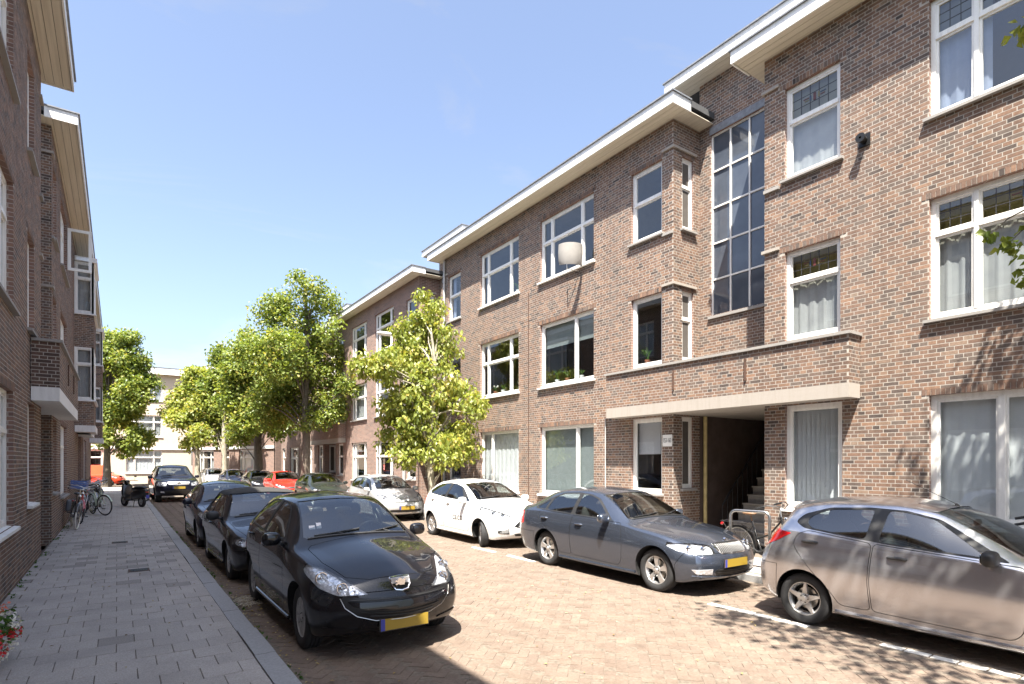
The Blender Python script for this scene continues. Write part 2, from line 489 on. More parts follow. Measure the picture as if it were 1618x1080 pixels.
class MB:
    """collects simple shapes into one mesh"""
    def __init__(self):
        self.v = []; self.f = []; self.m = []

    def add(self, vs, fs, mi=0):
        o = len(self.v)
        self.v += [tuple(p) for p in vs]
        self.f += [tuple(i + o for i in f) for f in fs]
        self.m += [mi] * len(fs)
        return self

    def box(self, x0, x1, y0, y1, z0, z1, mi=0):
        vs = [(x0, y0, z0), (x1, y0, z0), (x1, y1, z0), (x0, y1, z0), (x0, y0, z1), (x1, y0, z1), (x1, y1, z1), (x0, y1, z1)]
        return self.add(vs, [(0, 3, 2, 1), (4, 5, 6, 7), (0, 1, 5, 4), (1, 2, 6, 5), (2, 3, 7, 6), (3, 0, 4, 7)], mi)

    def obox(self, c, ax, ay, az, mi=0):
        """box from a centre and three half-axis vectors"""
        c = Vector(c); ax = Vector(ax); ay = Vector(ay); az = Vector(az)
        vs = [c + sx * ax + sy * ay + sz * az for sz in (-1, 1) for sx, sy in ((-1, -1), (1, -1), (1, 1), (-1, 1))]
        return self.add(vs, [(0, 3, 2, 1), (4, 5, 6, 7), (0, 1, 5, 4), (1, 2, 6, 5), (2, 3, 7, 6), (3, 0, 4, 7)], mi)

    def bar(self, a, b, w, h, up=(0, 0, 1), mi=0):
        a = Vector(a); b = Vector(b)
        d = (b - a)
        s = d.cross(Vector(up))
        if s.length < 1e-6: s = d.cross(Vector((1, 0, 0)))
        s.normalize()
        u = s.cross(d).normalized()
        return self.obox((a + b) / 2, d / 2, s * w / 2, u * h / 2, mi)

    def tube(self, pts, r, n=8, mi=0, closed=False, caps=True):
        pts = [Vector(p) for p in pts]
        rs = r if isinstance(r, (list, tuple)) else [r] * len(pts)
        N = len(pts)
        prev = None
        rings = []
        for i, p in enumerate(pts):
            if closed:
                d = pts[(i + 1) % N] - pts[i - 1]
            else:
                d = pts[min(i + 1, N - 1)] - pts[max(i - 1, 0)]
            d.normalize()
            if prev is None:
                prev = d.orthogonal().normalized()
            prev = (prev - d * prev.dot(d))
            if prev.length < 1e-6: prev = d.orthogonal()
            prev.normalize()
            q = d.cross(prev)
            rings.append([p + (prev * math.cos(2 * math.pi * k / n) + q * math.sin(2 * math.pi * k / n)) * rs[i] for k in range(n)])
        vs = [v for rg in rings for v in rg]
        fs = []
        for i in range(N if closed else N - 1):
            j = (i + 1) % N
            for k in range(n):
                k2 = (k + 1) % n
                fs.append((i * n + k, i * n + k2, j * n + k2, j * n + k))
        if caps and not closed:
            fs.append(tuple(reversed(range(n))))
            fs.append(tuple(range((N - 1) * n, N * n)))
        return self.add(vs, fs, mi)

    def lathe(self, prof, axis='x', c=(0, 0, 0), n=32, mi=0, closed=False):
        """prof: list of (along, radius)"""
        c = Vector(c)
        vs = []
        for a, r in prof:
            for k in range(n):
                t = 2 * math.pi * k / n
                u, w = r * math.cos(t), r * math.sin(t)
                p = {'x': (a, u, w), 'y': (w, a, u), 'z': (u, w, a)}[axis]
                vs.append(c + Vector(p))
        fs = []
        N = len(prof)
        for i in range(N if closed else N - 1):
            j = (i + 1) % N
            for k in range(n):
                k2 = (k + 1) % n
                fs.append((i * n + k, i * n + k2, j * n + k2, j * n + k))
        return self.add(vs, fs, mi)

    def prism(self, poly, axis, a0, a1, mi=0):
        """polygon of (p,q) extruded along axis; axis x: (y,z), y: (x,z), z: (x,y)"""
        def mk(p, a):
            return {'x': (a, p[0], p[1]), 'y': (p[0], a, p[1]), 'z': (p[0], p[1], a)}[axis]
        n = len(poly)
        vs = [mk(p, a0) for p in poly] + [mk(p, a1) for p in poly]
        fs = [tuple(range(n)), tuple(reversed(range(n, 2 * n)))]
        for i in range(n):
            j = (i + 1) % n
            fs.append((i, i + n, j + n, j))
        return self.add(vs, fs, mi)

    def mesh(self, name, mats, smooth=False, angle=None):
        me = bpy.data.meshes.new(name)
        me.from_pydata(self.v, [], self.f)
        for m in (mats if isinstance(mats, (list, tuple)) else [mats]):
            me.materials.append(M(m))
        me.polygons.foreach_set('material_index', self.m)
        bm = bmesh.new(); bm.from_mesh(me)
        bmesh.ops.recalc_face_normals(bm, faces=bm.faces)
        bm.to_mesh(me); bm.free()
        if smooth:
            me.polygons.foreach_set('use_smooth', [True] * len(me.polygons))
            me.set_sharp_from_angle(angle=R(angle or 40))
        me.update()
        return me

    def build(self, name, mats, parent=None, smooth=False, angle=None, loc=None):
        return link(name, self.mesh(name, mats, smooth, angle), parent, loc)

def arc(cx, cy, r, a0, a1, n):
    return [(cx + r * math.cos(R(a0 + (a1 - a0) * i / n)), cy + r * math.sin(R(a0 + (a1 - a0) * i / n))) for i in range(n + 1)]

def round_poly(poly, r, n=4):
    """round the corners of a 2-D polygon"""
    out = []
    N = len(poly)
    rs = r if isinstance(r, (list, tuple)) else [r] * N
    for i in range(N):
        p0, p1, p2 = Vector(poly[i - 1]), Vector(poly[i]), Vector(poly[(i + 1) % N])
        if rs[i] <= 0:
            out.append(tuple(p1)); continue
        a = p0 - p1; b = p2 - p1
        la = min(rs[i], a.length * 0.48); lb = min(rs[i], b.length * 0.48)
        q0 = p1 + a.normalized() * la; q1 = p1 + b.normalized() * lb
        for k in range(n + 1):
            t = k / n
            out.append(tuple(q0 * (1 - t) ** 2 + p1 * 2 * t * (1 - t) + q1 * t * t))
    return out

def text_mesh(name, s, size, mat, depth=0.002):
    cu = bpy.data.curves.new(name, 'FONT')
    cu.body = s
    cu.size = size
    cu.extrude = depth
    cu.align_x = 'CENTER'
    cu.align_y = 'CENTER'
    o = bpy.data.objects.new(name + '_tmp', cu)
    COL.objects.link(o)
    dg = bpy.context.evaluated_depsgraph_get()
    me = bpy.data.meshes.new_from_object(o.evaluated_get(dg))
    bpy.data.objects.remove(o)
    bpy.data.curves.remove(cu)
    me.name = name
    me.materials.clear()
    me.materials.append(M(mat))
    return me

def cam_px(p):
    """photo-size pixel position and depth of a world point"""
    s, c = math.sin(YAW), math.cos(YAW)
    d = p[0] * s + p[1] * c
    r = p[0] * c - p[1] * s
    if d < 0.1: return None
    return 809 + 899 * r / d, 730 - 899 * (p[2] - CAM_H) / d, d
# ------------------------------------------------------------------ brickwork
COURSE, BH, BL, BW, JT = 0.0625, 0.0505, 0.2105, 0.0995, 0.0120
_brick_meshes = {}

def brick_mesh(l, h, d, mat, key, tone):
    k = (round(l, 4), round(h, 4), mat, key)
    if k not in _brick_meshes:
        e = 0.0007
        V = np.array([(-l/2, 0, -h/2), (l/2, 0, -h/2), (l/2, 0, h/2), (-l/2, 0, h/2),
                      (-l/2, -d + e, -h/2), (l/2, -d + e, -h/2), (l/2, -d + e, h/2), (-l/2, -d + e, h/2),
                      (-l/2 + e, -d, -h/2 + e), (l/2 - e, -d, -h/2 + e), (l/2 - e, -d, h/2 - e), (-l/2 + e, -d, h/2 - e)])
        Q = [(8, 9, 10, 11)]
        for i in range(4):
            j = (i + 1) % 4
            Q.append((i, j, j + 4, i + 4)); Q.append((i + 4, j + 4, j + 8, i + 8))
        _brick_meshes[k] = np_mesh('brick', V, Q, mat, tone=[tone] * 9)
    return _brick_meshes[k]

def split_iv(a, b, cuts):
    """parts of [a,b] left over after removing the cut intervals"""
    segs = [(a, b)]
    for c0, c1 in cuts:
        nxt = []
        for s0, s1 in segs:
            if c1 <= s0 or c0 >= s1: nxt.append((s0, s1)); continue
            if c0 > s0: nxt.append((s0, c0))
            if c1 < s1: nxt.append((c1, s1))
        segs = nxt
    return segs

def brick_wall(parent, O, ux, n, W, z0, z1, openings=(), mat='brick', mortar='mortar', bricks=True, reveal=0.11,
               cands=None, xform=None, lintels=True, seed=1, name='wall', depth=0.0012, edge_return=None):
    """a wall face with openings: recessed mortar sheet with reveals, and one block per brick"""
    O = Vector(O); ux = Vector(ux); n = Vector(n)
    rz = math.atan2(ux.y, ux.x)
    # mortar sheet in wall coordinates: x along, y inwards, z up
    xs = sorted({0.0, W, *[o[0] for o in openings], *[o[1] for o in openings]})
    zs = sorted({z0, z1, *[o[2] for o in openings], *[o[3] for o in openings]})
    xs = [x for x in xs if -1e-6 <= x <= W + 1e-6]; zs = [z for z in zs if z0 - 1e-6 <= z <= z1 + 1e-6]
    mb = MB()
    for i in range(len(xs) - 1):
        for j in range(len(zs) - 1):
            cx, cz = (xs[i] + xs[i+1]) / 2, (zs[j] + zs[j+1]) / 2
            if any(o[0] < cx < o[1] and o[2] < cz < o[3] for o in openings): continue
            mb.add([(xs[i], 0, zs[j]), (xs[i+1], 0, zs[j]), (xs[i+1], 0, zs[j+1]), (xs[i], 0, zs[j+1])], [(0, 1, 2, 3)])
    mi = 0 if bricks else 0
    for (a, b, c, d) in [o[:4] for o in openings]:
        r = reveal
        mb.add([(a, 0, c), (a, r, c), (a, r, d), (a, 0, d)], [(0, 1, 2, 3)], 1)
        mb.add([(b, 0, c), (b, r, c), (b, r, d), (b, 0, d)], [(0, 1, 2, 3)], 1)
        mb.add([(a, 0, d), (b, 0, d), (b, r, d), (a, r, d)], [(0, 1, 2, 3)], 1)
        mb.add([(a, 0, c), (b, 0, c), (b, r, c), (a, r, c)], [(0, 1, 2, 3)], 1)
    me = bpy.data.meshes.new(name)
    me.from_pydata(mb.v, [], mb.f)
    me.materials.append(M(mortar if bricks else mat)); me.materials.append(M('far_brick' if mat != 'sunlit_brick_tone' else mat))
    me.polygons.foreach_set('material_index', mb.m)
    me.update()
    w = link(name, me, parent, O)
    w.rotation_euler = (0, 0, rz)
    if not bricks:
        return w
    rr = random.Random(seed)
    V = []; Q = []; T = []
    blocks = []
    lint = [(o[0] - 0.10, o[1] + 0.10, o[3], o[3] + 0.105) for o in openings if lintels and (len(o) < 5 or o[4])]
    zbase = math.floor(z0 / COURSE) * COURSE
    row = int(round(zbase / COURSE))
    z = zbase
    while z < z1 - 0.01:
        zb, zt = max(z + JT / 2, z0), min(z + JT / 2 + BH, z1)
        if zt - zb > 0.012:
            stretch = row % 2 == 0
            pitch = (BL + JT) if stretch else (BW + JT)
            off = 0.0 if not stretch else (0.25 if row % 4 == 0 else 0.75) * (BL + JT)
            cuts = [(o[0], o[1]) for o in openings if o[2] < (zb + zt) / 2 < o[3]] + [(o[0], o[1]) for o in lint if o[2] - 0.02 < (zb + zt) / 2 < o[3]]
            x = -off - pitch
            while x < W:
                a, b = max(x + JT / 2, 0.0), min(x + pitch - JT / 2, W)
                if b - a > 0.02:
                    for s0, s1 in split_iv(a, b, cuts):
                        if s1 - s0 > 0.02: blocks.append((s0, s1, zb, zt))
                x += pitch
        z += COURSE; row += 1
    for o in lint:
        a = o[0]
        k = int(round((o[1] - o[0]) / 0.0625)); p = (o[1] - o[0]) / k
        for i in range(k):
            blocks.append((a + i * p + 0.005, a + (i + 1) * p - 0.005, o[2] + 0.004, o[3] - 0.006, 1))
    keep = []
    for bl in blocks:
        tone = min(1, max(0, rr.gauss(0.52, 0.20)))
        d = depth + rr.uniform(-0.0004, 0.0005) + (0.005 if len(bl) > 4 else 0)
        full = len(bl) == 4 and (bl[3] - bl[2]) > BH - 0.001 and (abs(bl[1] - bl[0] - BL) < 0.002 or abs(bl[1] - bl[0] - BW) < 0.002)
        keep.append((bl, tone, d, full))
    if cands is not None and xform is not None:
        for i, (bl, tone, d, full) in enumerate(keep):
            if not full: continue
            p = xform @ (O + ux * (bl[0] + bl[1]) / 2 + Vector((0, 0, (bl[2] + bl[3]) / 2)))
            e0 = cam_px(xform @ (O + ux * bl[0] + Vector((0, 0, bl[2])))); e1 = cam_px(xform @ (O + ux * bl[1] + Vector((0, 0, bl[2]))))
            if not e0 or not e1: continue
            if not (2 < e0[0] < 1616 and 2 < e1[0] < 1616 and 2 < e0[1] < 1078): continue
            size = abs(e1[0] - e0[0]) * (899 * BH / e0[2])
            cands.append((size, p, w, i, keep, bl, tone, e0))
    w['_pend'] = 1
    _pending.append((w, keep, mat))
    return w

_pending = []

def flush_bricks(cands=None, limit=300, ok=None):
    """turn the collected bricks into single bricks (largest in view) and joined brickwork"""
    single = {}
    if cands:
        cs = [c for c in cands if ok is None or ok(c)]
        cs.sort(key=lambda c: -c[0])
        for c in cs[:limit]:
            single.setdefault(c[2].name, set()).add(c[3])
    for w, keep, mat in _pending:
        sel = single.get(w.name, ())
        V = []; Q = []; T = []
        for i, (bl, tone, d, full) in enumerate(keep):
            a, b, c, e = bl[:4]
            if i in sel:
                k = min(7, int(tone * 8))
                o = link('brick', brick_mesh(b - a, e - c, 0.0020, mat, k, (k + 0.5) / 8), w, ((a + b) / 2, 0.0020 - d, (c + e) / 2))
                continue
            n0 = len(V)
            V += [(a, 0, c), (b, 0, c), (b, 0, e), (a, 0, e), (a, -d, c), (b, -d, c), (b, -d, e), (a, -d, e)]
            Q += [(n0+4, n0+5, n0+6, n0+7), (n0, n0+1, n0+5, n0+4), (n0+1, n0+2, n0+6, n0+5), (n0+2, n0+3, n0+7, n0+6), (n0+3, n0, n0+4, n0+7)]
            T += [tone] * 5
        if V:
            o = link('brickwork', np_mesh('brickwork', V, Q, mat, tone=T), w)
            o['kind'] = 'stuff'
        del w['_pend']
    _pending.clear()

# ------------------------------------------------------------------ windows
def wavy(w, h, y, amp, waves, seed, n=None, gather=0.0):
    """a hanging cloth: wavy sheet, x 0..w, z 0..h"""
    r = random.Random(seed)
    n = n or max(8, int(w / 0.025))
    ph = [r.uniform(0, 6.28) for _ in range(3)]
    V = []; Q = []
    for j, z in enumerate((0.0, h * 0.5, h)):
        for i in range(n + 1):
            x = w * i / n
            a = amp * 0.7 * (1.0 - 0.35 * z / h)
            yy = y + a * (math.sin(waves * x * 6.28 + ph[0]) + 0.5 * math.sin(waves * 2.3 * x * 6.28 + ph[1]))
            V.append((x, yy, z))
    for j in range(2):
        for i in range(n):
            a = j * (n + 1) + i
            Q.append((a, a + 1, a + n + 2, a + n + 1))
    return V, Q

def window(parent, loc, rz, w, h, cols=(1,), trans=None, leaded=False, inside='dark', sill=True, setback=0.075,
           frame_mat='white_paint', glass='window_glass', seed=0, fw=0.062, sill_out=0.075, motif=False, room=True):
    """x to the right, y inwards, z up, origin at lower left of the opening in the wall face.
    trans: height fraction of the transom (one value or one per column, None = no transom)"""
    r = random.Random(seed)
    mb = MB()
    y0, y1 = setback, setback + 0.075
    tot = float(sum(cols))
    inner_w = w - 2 * fw - (len(cols) - 1) * fw * 0.95
    mb.box(0, fw, y0, y1, 0, h); mb.box(w - fw, w, y0, y1, 0, h)
    mb.box(fw, w - fw, y0 + 0.001, y1 - 0.001, 0, fw * 1.15); mb.box(fw, w - fw, y0 + 0.001, y1 - 0.001, h - fw, h)
    panes = []
    x = fw
    tr = trans if isinstance(trans, (list, tuple)) else [trans] * len(cols)
    for i, c in enumerate(cols):
        cw = inner_w * c / tot
        if i > 0:
            pass
        segs = [(fw * 1.15, h - fw)]
        if tr[i]:
            zt = h * tr[i]
            mb.box(x, x + cw, y0 - 0.012, y1 + 0.004, zt - 0.03, zt + 0.03)
            segs = [(fw * 1.15, zt - 0.03), (zt + 0.03, h - fw)]
        for k, (za, zb) in enumerate(segs):
            # sash inside each light
            s = 0.034
            ya, yb = y0 + 0.018, y1 - 0.01
            mb.box(x, x + s, ya, yb, za, zb); mb.box(x + cw - s, x + cw, ya, yb, za, zb)
            mb.box(x + s, x + cw - s, ya + 0.001, yb - 0.001, za, za + s); mb.box(x + s, x + cw - s, ya + 0.001, yb - 0.001, zb - s, zb)
            panes.append((x + s, x + cw - s, za + s, zb - s, k == 1 and leaded))
        x += cw
        if i < len(cols) - 1:
            mb.box(x, x + fw * 0.95, y0 - 0.006, y1 + 0.002, fw * 1.15, h - fw)
            x += fw * 0.95
    win = link('window', mb.mesh('window', frame_mat), parent, loc)
    win.rotation_euler = (0, 0, rz)
    yp = y0 + 0.04
    for (a, b, c, d, ld) in panes:
        me = np_mesh('pane', [(a, yp, c), (b, yp, c), (b, yp, d), (a, yp, d)], [(0, 1, 2, 3)], 'leaded_glass' if ld else glass)
        link('pane', me, win)
        if ld:
            lm = MB()
            nx = max(2, int(round((b - a) / 0.16))); nz = 3
            for i in range(1, nx): lm.box(a + (b - a) * i / nx - 0.004, a + (b - a) * i / nx + 0.004, yp - 0.006, yp + 0.006, c, d)
            for j in range(1, nz): lm.box(a, b, yp - 0.005, yp + 0.005, c + (d - c) * j / nz - 0.004, c + (d - c) * j / nz + 0.004)
            if b - a > 0.45:
                mx, mz = (a + b) / 2, (c + d) / 2
                for q, (dx, dz, ww, hh) in enumerate([(0, 0, .045, .13), (-.075, 0, .025, .09), (.075, 0, .025, .09), (-.15, .02, .10, .014), (.15, .02, .10, .014), (-.14, -.02, .08, .014), (.14, -.02, .08, .014)]):
                    lm.box(mx + dx - ww / 2, mx + dx + ww / 2, yp - 0.008, yp + 0.008, mz + dz - hh / 2, mz + dz + hh / 2, 1 + q % 3)
            lm.build('lead_strips', ['lead_came', 'stained_red', 'stained_blue', 'stained_yellow'], win)
    if sill:
        sm = MB()
        e = 0.06
        sm.add([(-e, -sill_out, -0.055), (w + e, -sill_out, -0.055), (w + e, y0, -0.055), (-e, y0, -0.055),
                (-e, -sill_out, -0.012), (w + e, -sill_out, -0.012), (w + e, y0, 0.012), (-e, y0, 0.012)],
               [(0, 3, 2, 1), (4, 5, 6, 7), (0, 1, 5, 4), (1, 2, 6, 5), (2, 3, 7, 6), (3, 0, 4, 7)])
        sm.build('sill', 'sill_stone' if sill is True else sill, win)
    if room:
        rm = MB()
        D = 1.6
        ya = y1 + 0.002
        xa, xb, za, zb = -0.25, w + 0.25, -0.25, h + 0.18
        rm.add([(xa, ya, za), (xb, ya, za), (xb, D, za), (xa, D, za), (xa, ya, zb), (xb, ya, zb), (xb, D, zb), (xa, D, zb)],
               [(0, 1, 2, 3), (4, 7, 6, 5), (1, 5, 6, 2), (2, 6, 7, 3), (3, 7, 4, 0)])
        rme = bpy.data.meshes.new('room')
        rme.from_pydata(rm.v, [], rm.f); rme.materials.append(M('room_dark')); rme.update()
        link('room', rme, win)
    yi = y1 + 0.05
    if inside == 'sheer':
        V, Q = wavy(w - 0.04, h, yi, 0.012, 4, seed)
        link('curtain', np_mesh('curtain', V, Q, 'blind_white' if loc[2] < 2 else 'curtain', smooth=True), win, (0.02, 0, 0))
    elif inside == 'drapes':
        for a, b in ((0.02, w * 0.22), (w * 0.74, w - 0.02)):
            V, Q = wavy(b - a, h, yi, 0.02, 7, seed + int(a * 10))
            link('curtain', np_mesh('curtain', V, Q, 'curtain', smooth=True), win, (a, 0, 0))
    elif inside == 'yellow':
        V, Q = wavy(w - 0.04, h, yi, 0.02, 5, seed)
        link('curtain', np_mesh('curtain', V, Q, 'curtain', smooth=True), win, (0.02, 0, -h * 0.28))
        V, Q = wavy(w - 0.04, h * 0.5, yi + 0.08, 0.02, 5, seed + 1)
        link('curtain', np_mesh('curtain', V, Q, 'curtain_yellow', smooth=True), win, (0.02, 0, h * 0.5))
    elif inside == 'blue':
        V, Q = wavy(w * 0.30, h, yi, 0.022, 6, seed)
        link('curtain', np_mesh('curtain', V, Q, 'curtain_blue', smooth=True), win, (0.02, 0, 0))
    elif inside == 'vertical':
        n = int(w / 0.085)
        for i in range(n):
            a = R(28 + r.uniform(-5, 5))
            cx = 0.05 + (w - 0.1) * (i + 0.5) / n
            dx, dy = 0.042 * math.cos(a), 0.042 * math.sin(a)
            link('slat', np_mesh('slat', [(cx - dx, yi + 0.03 - dy, 0.03), (cx + dx, yi + 0.03 + dy, 0.03), (cx + dx, yi + 0.03 + dy, h - 0.1), (cx - dx, yi + 0.03 - dy, h - 0.1)], [(0, 1, 2, 3)], 'blind_white'), win)
    elif inside == 'halfblind':
        link('blind', np_mesh('blind', [(0.05, yi, h * 0.62), (w - 0.05, yi, h * 0.62), (w - 0.05, yi, h), (0.05, yi, h)], [(0, 1, 2, 3)], 'blind'), win)
    elif inside == 'board':
        MB().box(w * 0.08, w * 0.78, yi, yi + 0.02, h * 0.52, h * 0.97).build('panel', 'board_white', win)
    elif inside == 'tint_sheet':
        link('blind', np_mesh('blind', [(0.05, yi, 0), (w - 0.05, yi, 0), (w - 0.05, yi, h - 0.04), (0.05, yi, h - 0.04)], [(0, 1, 2, 3)], 'blind'), win)  # grey-green sheet over the full height, imitating the greenish look of the glass
    return win

def pot_plant(world_pos, h, seed, label, flower=None):
    r = random.Random(seed)
    t = empty('potted_plant', world_pos)
    tag(t, label, 'plant', 'potted plants on window sills')
    MB().lathe([(0, 0.05), (0.11, 0.07), (0.12, 0.07), (0.12, 0.0)], 'z', n=14).build('pot', 'terracotta' if seed % 2 else 'sign_white', t, smooth=True)
    V = []; Q = []; T = []
    for k in range(16):
        a = r.uniform(0, 6.28); L = h * r.uniform(0.6, 1.0); bend = r.uniform(0.2, 0.8)
        pv = None
        for s in range(5):
            q = s / 4
            rad = 0.02 + bend * L * q * q * 0.8
            z = 0.11 + L * q * (1 - 0.35 * bend * q)
            ww = 0.022 * (1 - q) + 0.003
            c = (rad * math.cos(a), rad * math.sin(a), z)
            sd = (-math.sin(a) * ww, math.cos(a) * ww, 0)
            V += [(c[0] - sd[0], c[1] - sd[1], z), (c[0] + sd[0], c[1] + sd[1], z)]
            if s: n = len(V); Q.append((n - 4, n - 3, n - 1, n - 2)); T.append(r.random())
    link('leaves', np_mesh('leaves', V, Q, 'leaf_plant', tone=T), t)
    if flower:
        mb = MB()
        for k in range(5):
            a = r.uniform(0, 6.28)
            mb.lathe([(-.025, 0.001), (-.018, .022), (0, .03), (.02, .02), (.025, .001)], 'z', (0.09 * math.cos(a), 0.05 * math.sin(a), 0.11 + h * r.uniform(.6, .95)), 8)
        mb.build('flowers', flower, t, smooth=True)
    return t

# ------------------------------------------------------------------ the terrace blocks
HALF = 5.42            # half length of a wing
WT = 9.58              # soffit height
RC = 6.51              # wing centre to stair recess centre
RH = 1.09              # recess half width
RD = 0.93              # recess depth

def eave(parent, x0, x1, y0, y1, z, hgt=0.22, plank_n=4, ends=(True, True), name='eave'):
    """overhanging eave: white fascia boards, soffit planks, lead edge on top"""
    mb = MB()
    k = max(1, int(round((x1 - x0) / 3.1)))
    for i in range(k):
        a, b = x0 + (x1 - x0) * i / k + (0.002 if i else 0), x0 + (x1 - x0) * (i + 1) / k - (0.002 if i < k - 1 else 0)
        mb.box(a, b, y0, y0 + 0.03, z - 0.02, z + hgt)
    for x in ([x0] if ends[0] else []) + ([x1 - 0.03] if ends[1] else []):
        mb.box(x, x + 0.03, y0 + 0.031, y1, z - 0.02, z + hgt - 0.001)
    ev = mb.build(name, 'white_paint', parent)
    tp = MB()
    tp.box(x0 - 0.03, x1 + 0.03, y0 - 0.035, y1, z + hgt + 0.001, z + hgt + 0.03)
    tp.build('roof_edge', 'lead', ev)
    d = (y1 - y0 - 0.03) / plank_n
    for i in range(plank_n):
        a = y0 + 0.032 + i * d
        MB().box(x0 + 0.031, x1 - 0.031, a + 0.004, a + d - 0.004, z, z + 0.02).build('plank', 'soffit_wood', ev)
    MB().box(x0 + 0.031, x1 - 0.031, y0 + 0.032, y1, z + 0.022, z + 0.04).build('underlay', 'roof_felt', ev)
    return ev

WIDE = [(0.98, 2.92), (4.08, 5.92), (7.16, 8.96)]
SMALL = [(1.18, 2.93), (4.15, 5.80), (7.14, 8.83)]

def terrace_block(label, loc, rz, rs, style, bricks=True, mat='brick', single=0, ok=None, extend=0.0, far=False, seed=1, recess=True, group=None, parts_extra=None):
    """one wing with its stair recess; rs = +1/-1: side of the recess in facade coordinates"""
    root = empty('apartment_block', loc, rz)
    tag(root, label, 'apartment block', group)
    xf = Matrix.Translation(Vector(loc)) @ Matrix.Rotation(rz, 4, 'Z')
    cands = [] if single else None
    wins = style(rs)
    ops = [(w['x0'] + HALF + (extend if rs > 0 else 0), w['x1'] + HALF + (extend if rs > 0 else 0), w['z0'], w['z1'], w.get('lintel', True)) for w in wins]
    xa = -HALF - (extend if rs > 0 else 0)
    xb = HALF + (extend if rs < 0 else 0)
    m_b = mat if bricks else 'far_brick'
    brick_wall(root, (xa, 0, 0), (1, 0, 0), (0, -1, 0), xb - xa, 0, WT, ops, m_b, bricks=bricks, cands=cands, xform=xf, seed=seed)
    for w in wins:
        window(root, (w['x0'], 0, w['z0']), 0, w['x1'] - w['x0'], w['z1'] - w['z0'], **w.get('k', {}))
    # eave and flat roof of the wing
    ov = 0.40
    eave(root, xa - (ov if xa == -HALF else 0), xb + (ov if xb == HALF else 0), -0.50, 0.10, WT, ends=(xa == -HALF, xb == HALF))
    rf = MB()
    rf.box(xa - (ov if xa == -HALF else 0), xb + (ov if xb == HALF else 0), 0.101, 8.5, WT + 0.10, WT + 0.235)
    rf.build('roof', 'roof_felt', root)
    for x in (-HALF, HALF):        # soffit return at the wing ends
        s = -1 if x < 0 else 1
        if (s < 0 and xa != -HALF) or (s > 0 and xb != HALF): continue
        MB().box(min(x, x + s * (ov - 0.03)), max(x, x + s * (ov - 0.03)), 0.102, RD + 0.4, WT + 0.001, WT + 0.02).build('soffit_board', 'soffit_wood', root)
    bk = MB(); bk.box(xa, xb, 8.2, 8.45, 0, WT + 0.1); bk.box(xa + 0.02, xa + 0.25, 1.5, 8.2, 0, WT); bk.box(xb - 0.25, xb - 0.02, 1.5, 8.2, 0, WT)
    bk.build('rear_wall', 'far_brick', root)
    # wing end faces towards the two recesses, with the narrow side windows
    for s in (-1, 1):
        if (s < 0 and xa != -HALF) or (s > 0 and xb != HALF): continue
        sm = [(0.30, 0.70, a + (0.05 if i else 0.12), b, i > 0) for i, (a, b) in enumerate(SMALL)]
        if s > 0:
            brick_wall(root, (HALF, 0.0, 0), (0, 1, 0), (1, 0, 0), RD, 0, WT, sm, m_b, bricks=bricks, cands=cands, xform=xf, seed=seed + 5, name='wall')
            for i, o in enumerate(sm):
                window(root, (HALF, o[0], o[2]), R(90), o[1] - o[0], o[3] - o[2], trans=0.6 if i else None, room=False, seed=seed + i, setback=0.05, glass='window_glass')
        else:
            brick_wall(root, (-HALF, RD, 0), (0, -1, 0), (-1, 0, 0), RD, 0, WT, [(RD - o[1], RD - o[0], o[2], o[3], o[4]) for o in sm], m_b, bricks=bricks, cands=cands, xform=xf, seed=seed + 6, name='wall')
            for i, o in enumerate(sm):
                window(root, (-HALF, o[1], o[2]), R(-90), o[1] - o[0], o[3] - o[2], trans=0.6 if i else None, room=False, seed=seed + i, setback=0.05)
        # string mouldings wrapped round the corner pier
        for zz in (5.88, 8.93):
            cm = MB()
            x0 = HALF - 0.30 if s > 0 else -HALF - 0.045
            cm.box(x0, x0 + 0.345, -0.045, 0.0, zz, zz + 0.055)
            xe = HALF if s > 0 else -HALF - 0.045
            cm.box(xe, xe + 0.045, 0.001, 0.78, zz, zz + 0.055)
            cm.build('moulding', 'concrete', root)
        MB().box((HALF - 0.30 if s > 0 else -HALF), (HALF if s > 0 else -HALF + 0.30), -0.05, 0.0, 7.02, 7.08).build('moulding', 'sill_stone', root)
    if recess:
        stair_recess(root, rs * RC, rs, bricks, m_b, cands, xf, seed + 20, far)
    for xx in ((0.0,) if not far else ()):
        MB().tube([(xx, -0.02, 0.05), (xx, -0.02, 7.0)], 0.010, 8).build('wall_cable', 'rust_iron', root, smooth=True)
    # downpipe beside the recess
    xd = -rs * (HALF - 0.14)
    if parts_extra: parts_extra(root)
    flush_bricks(cands, single, ok)
    return root

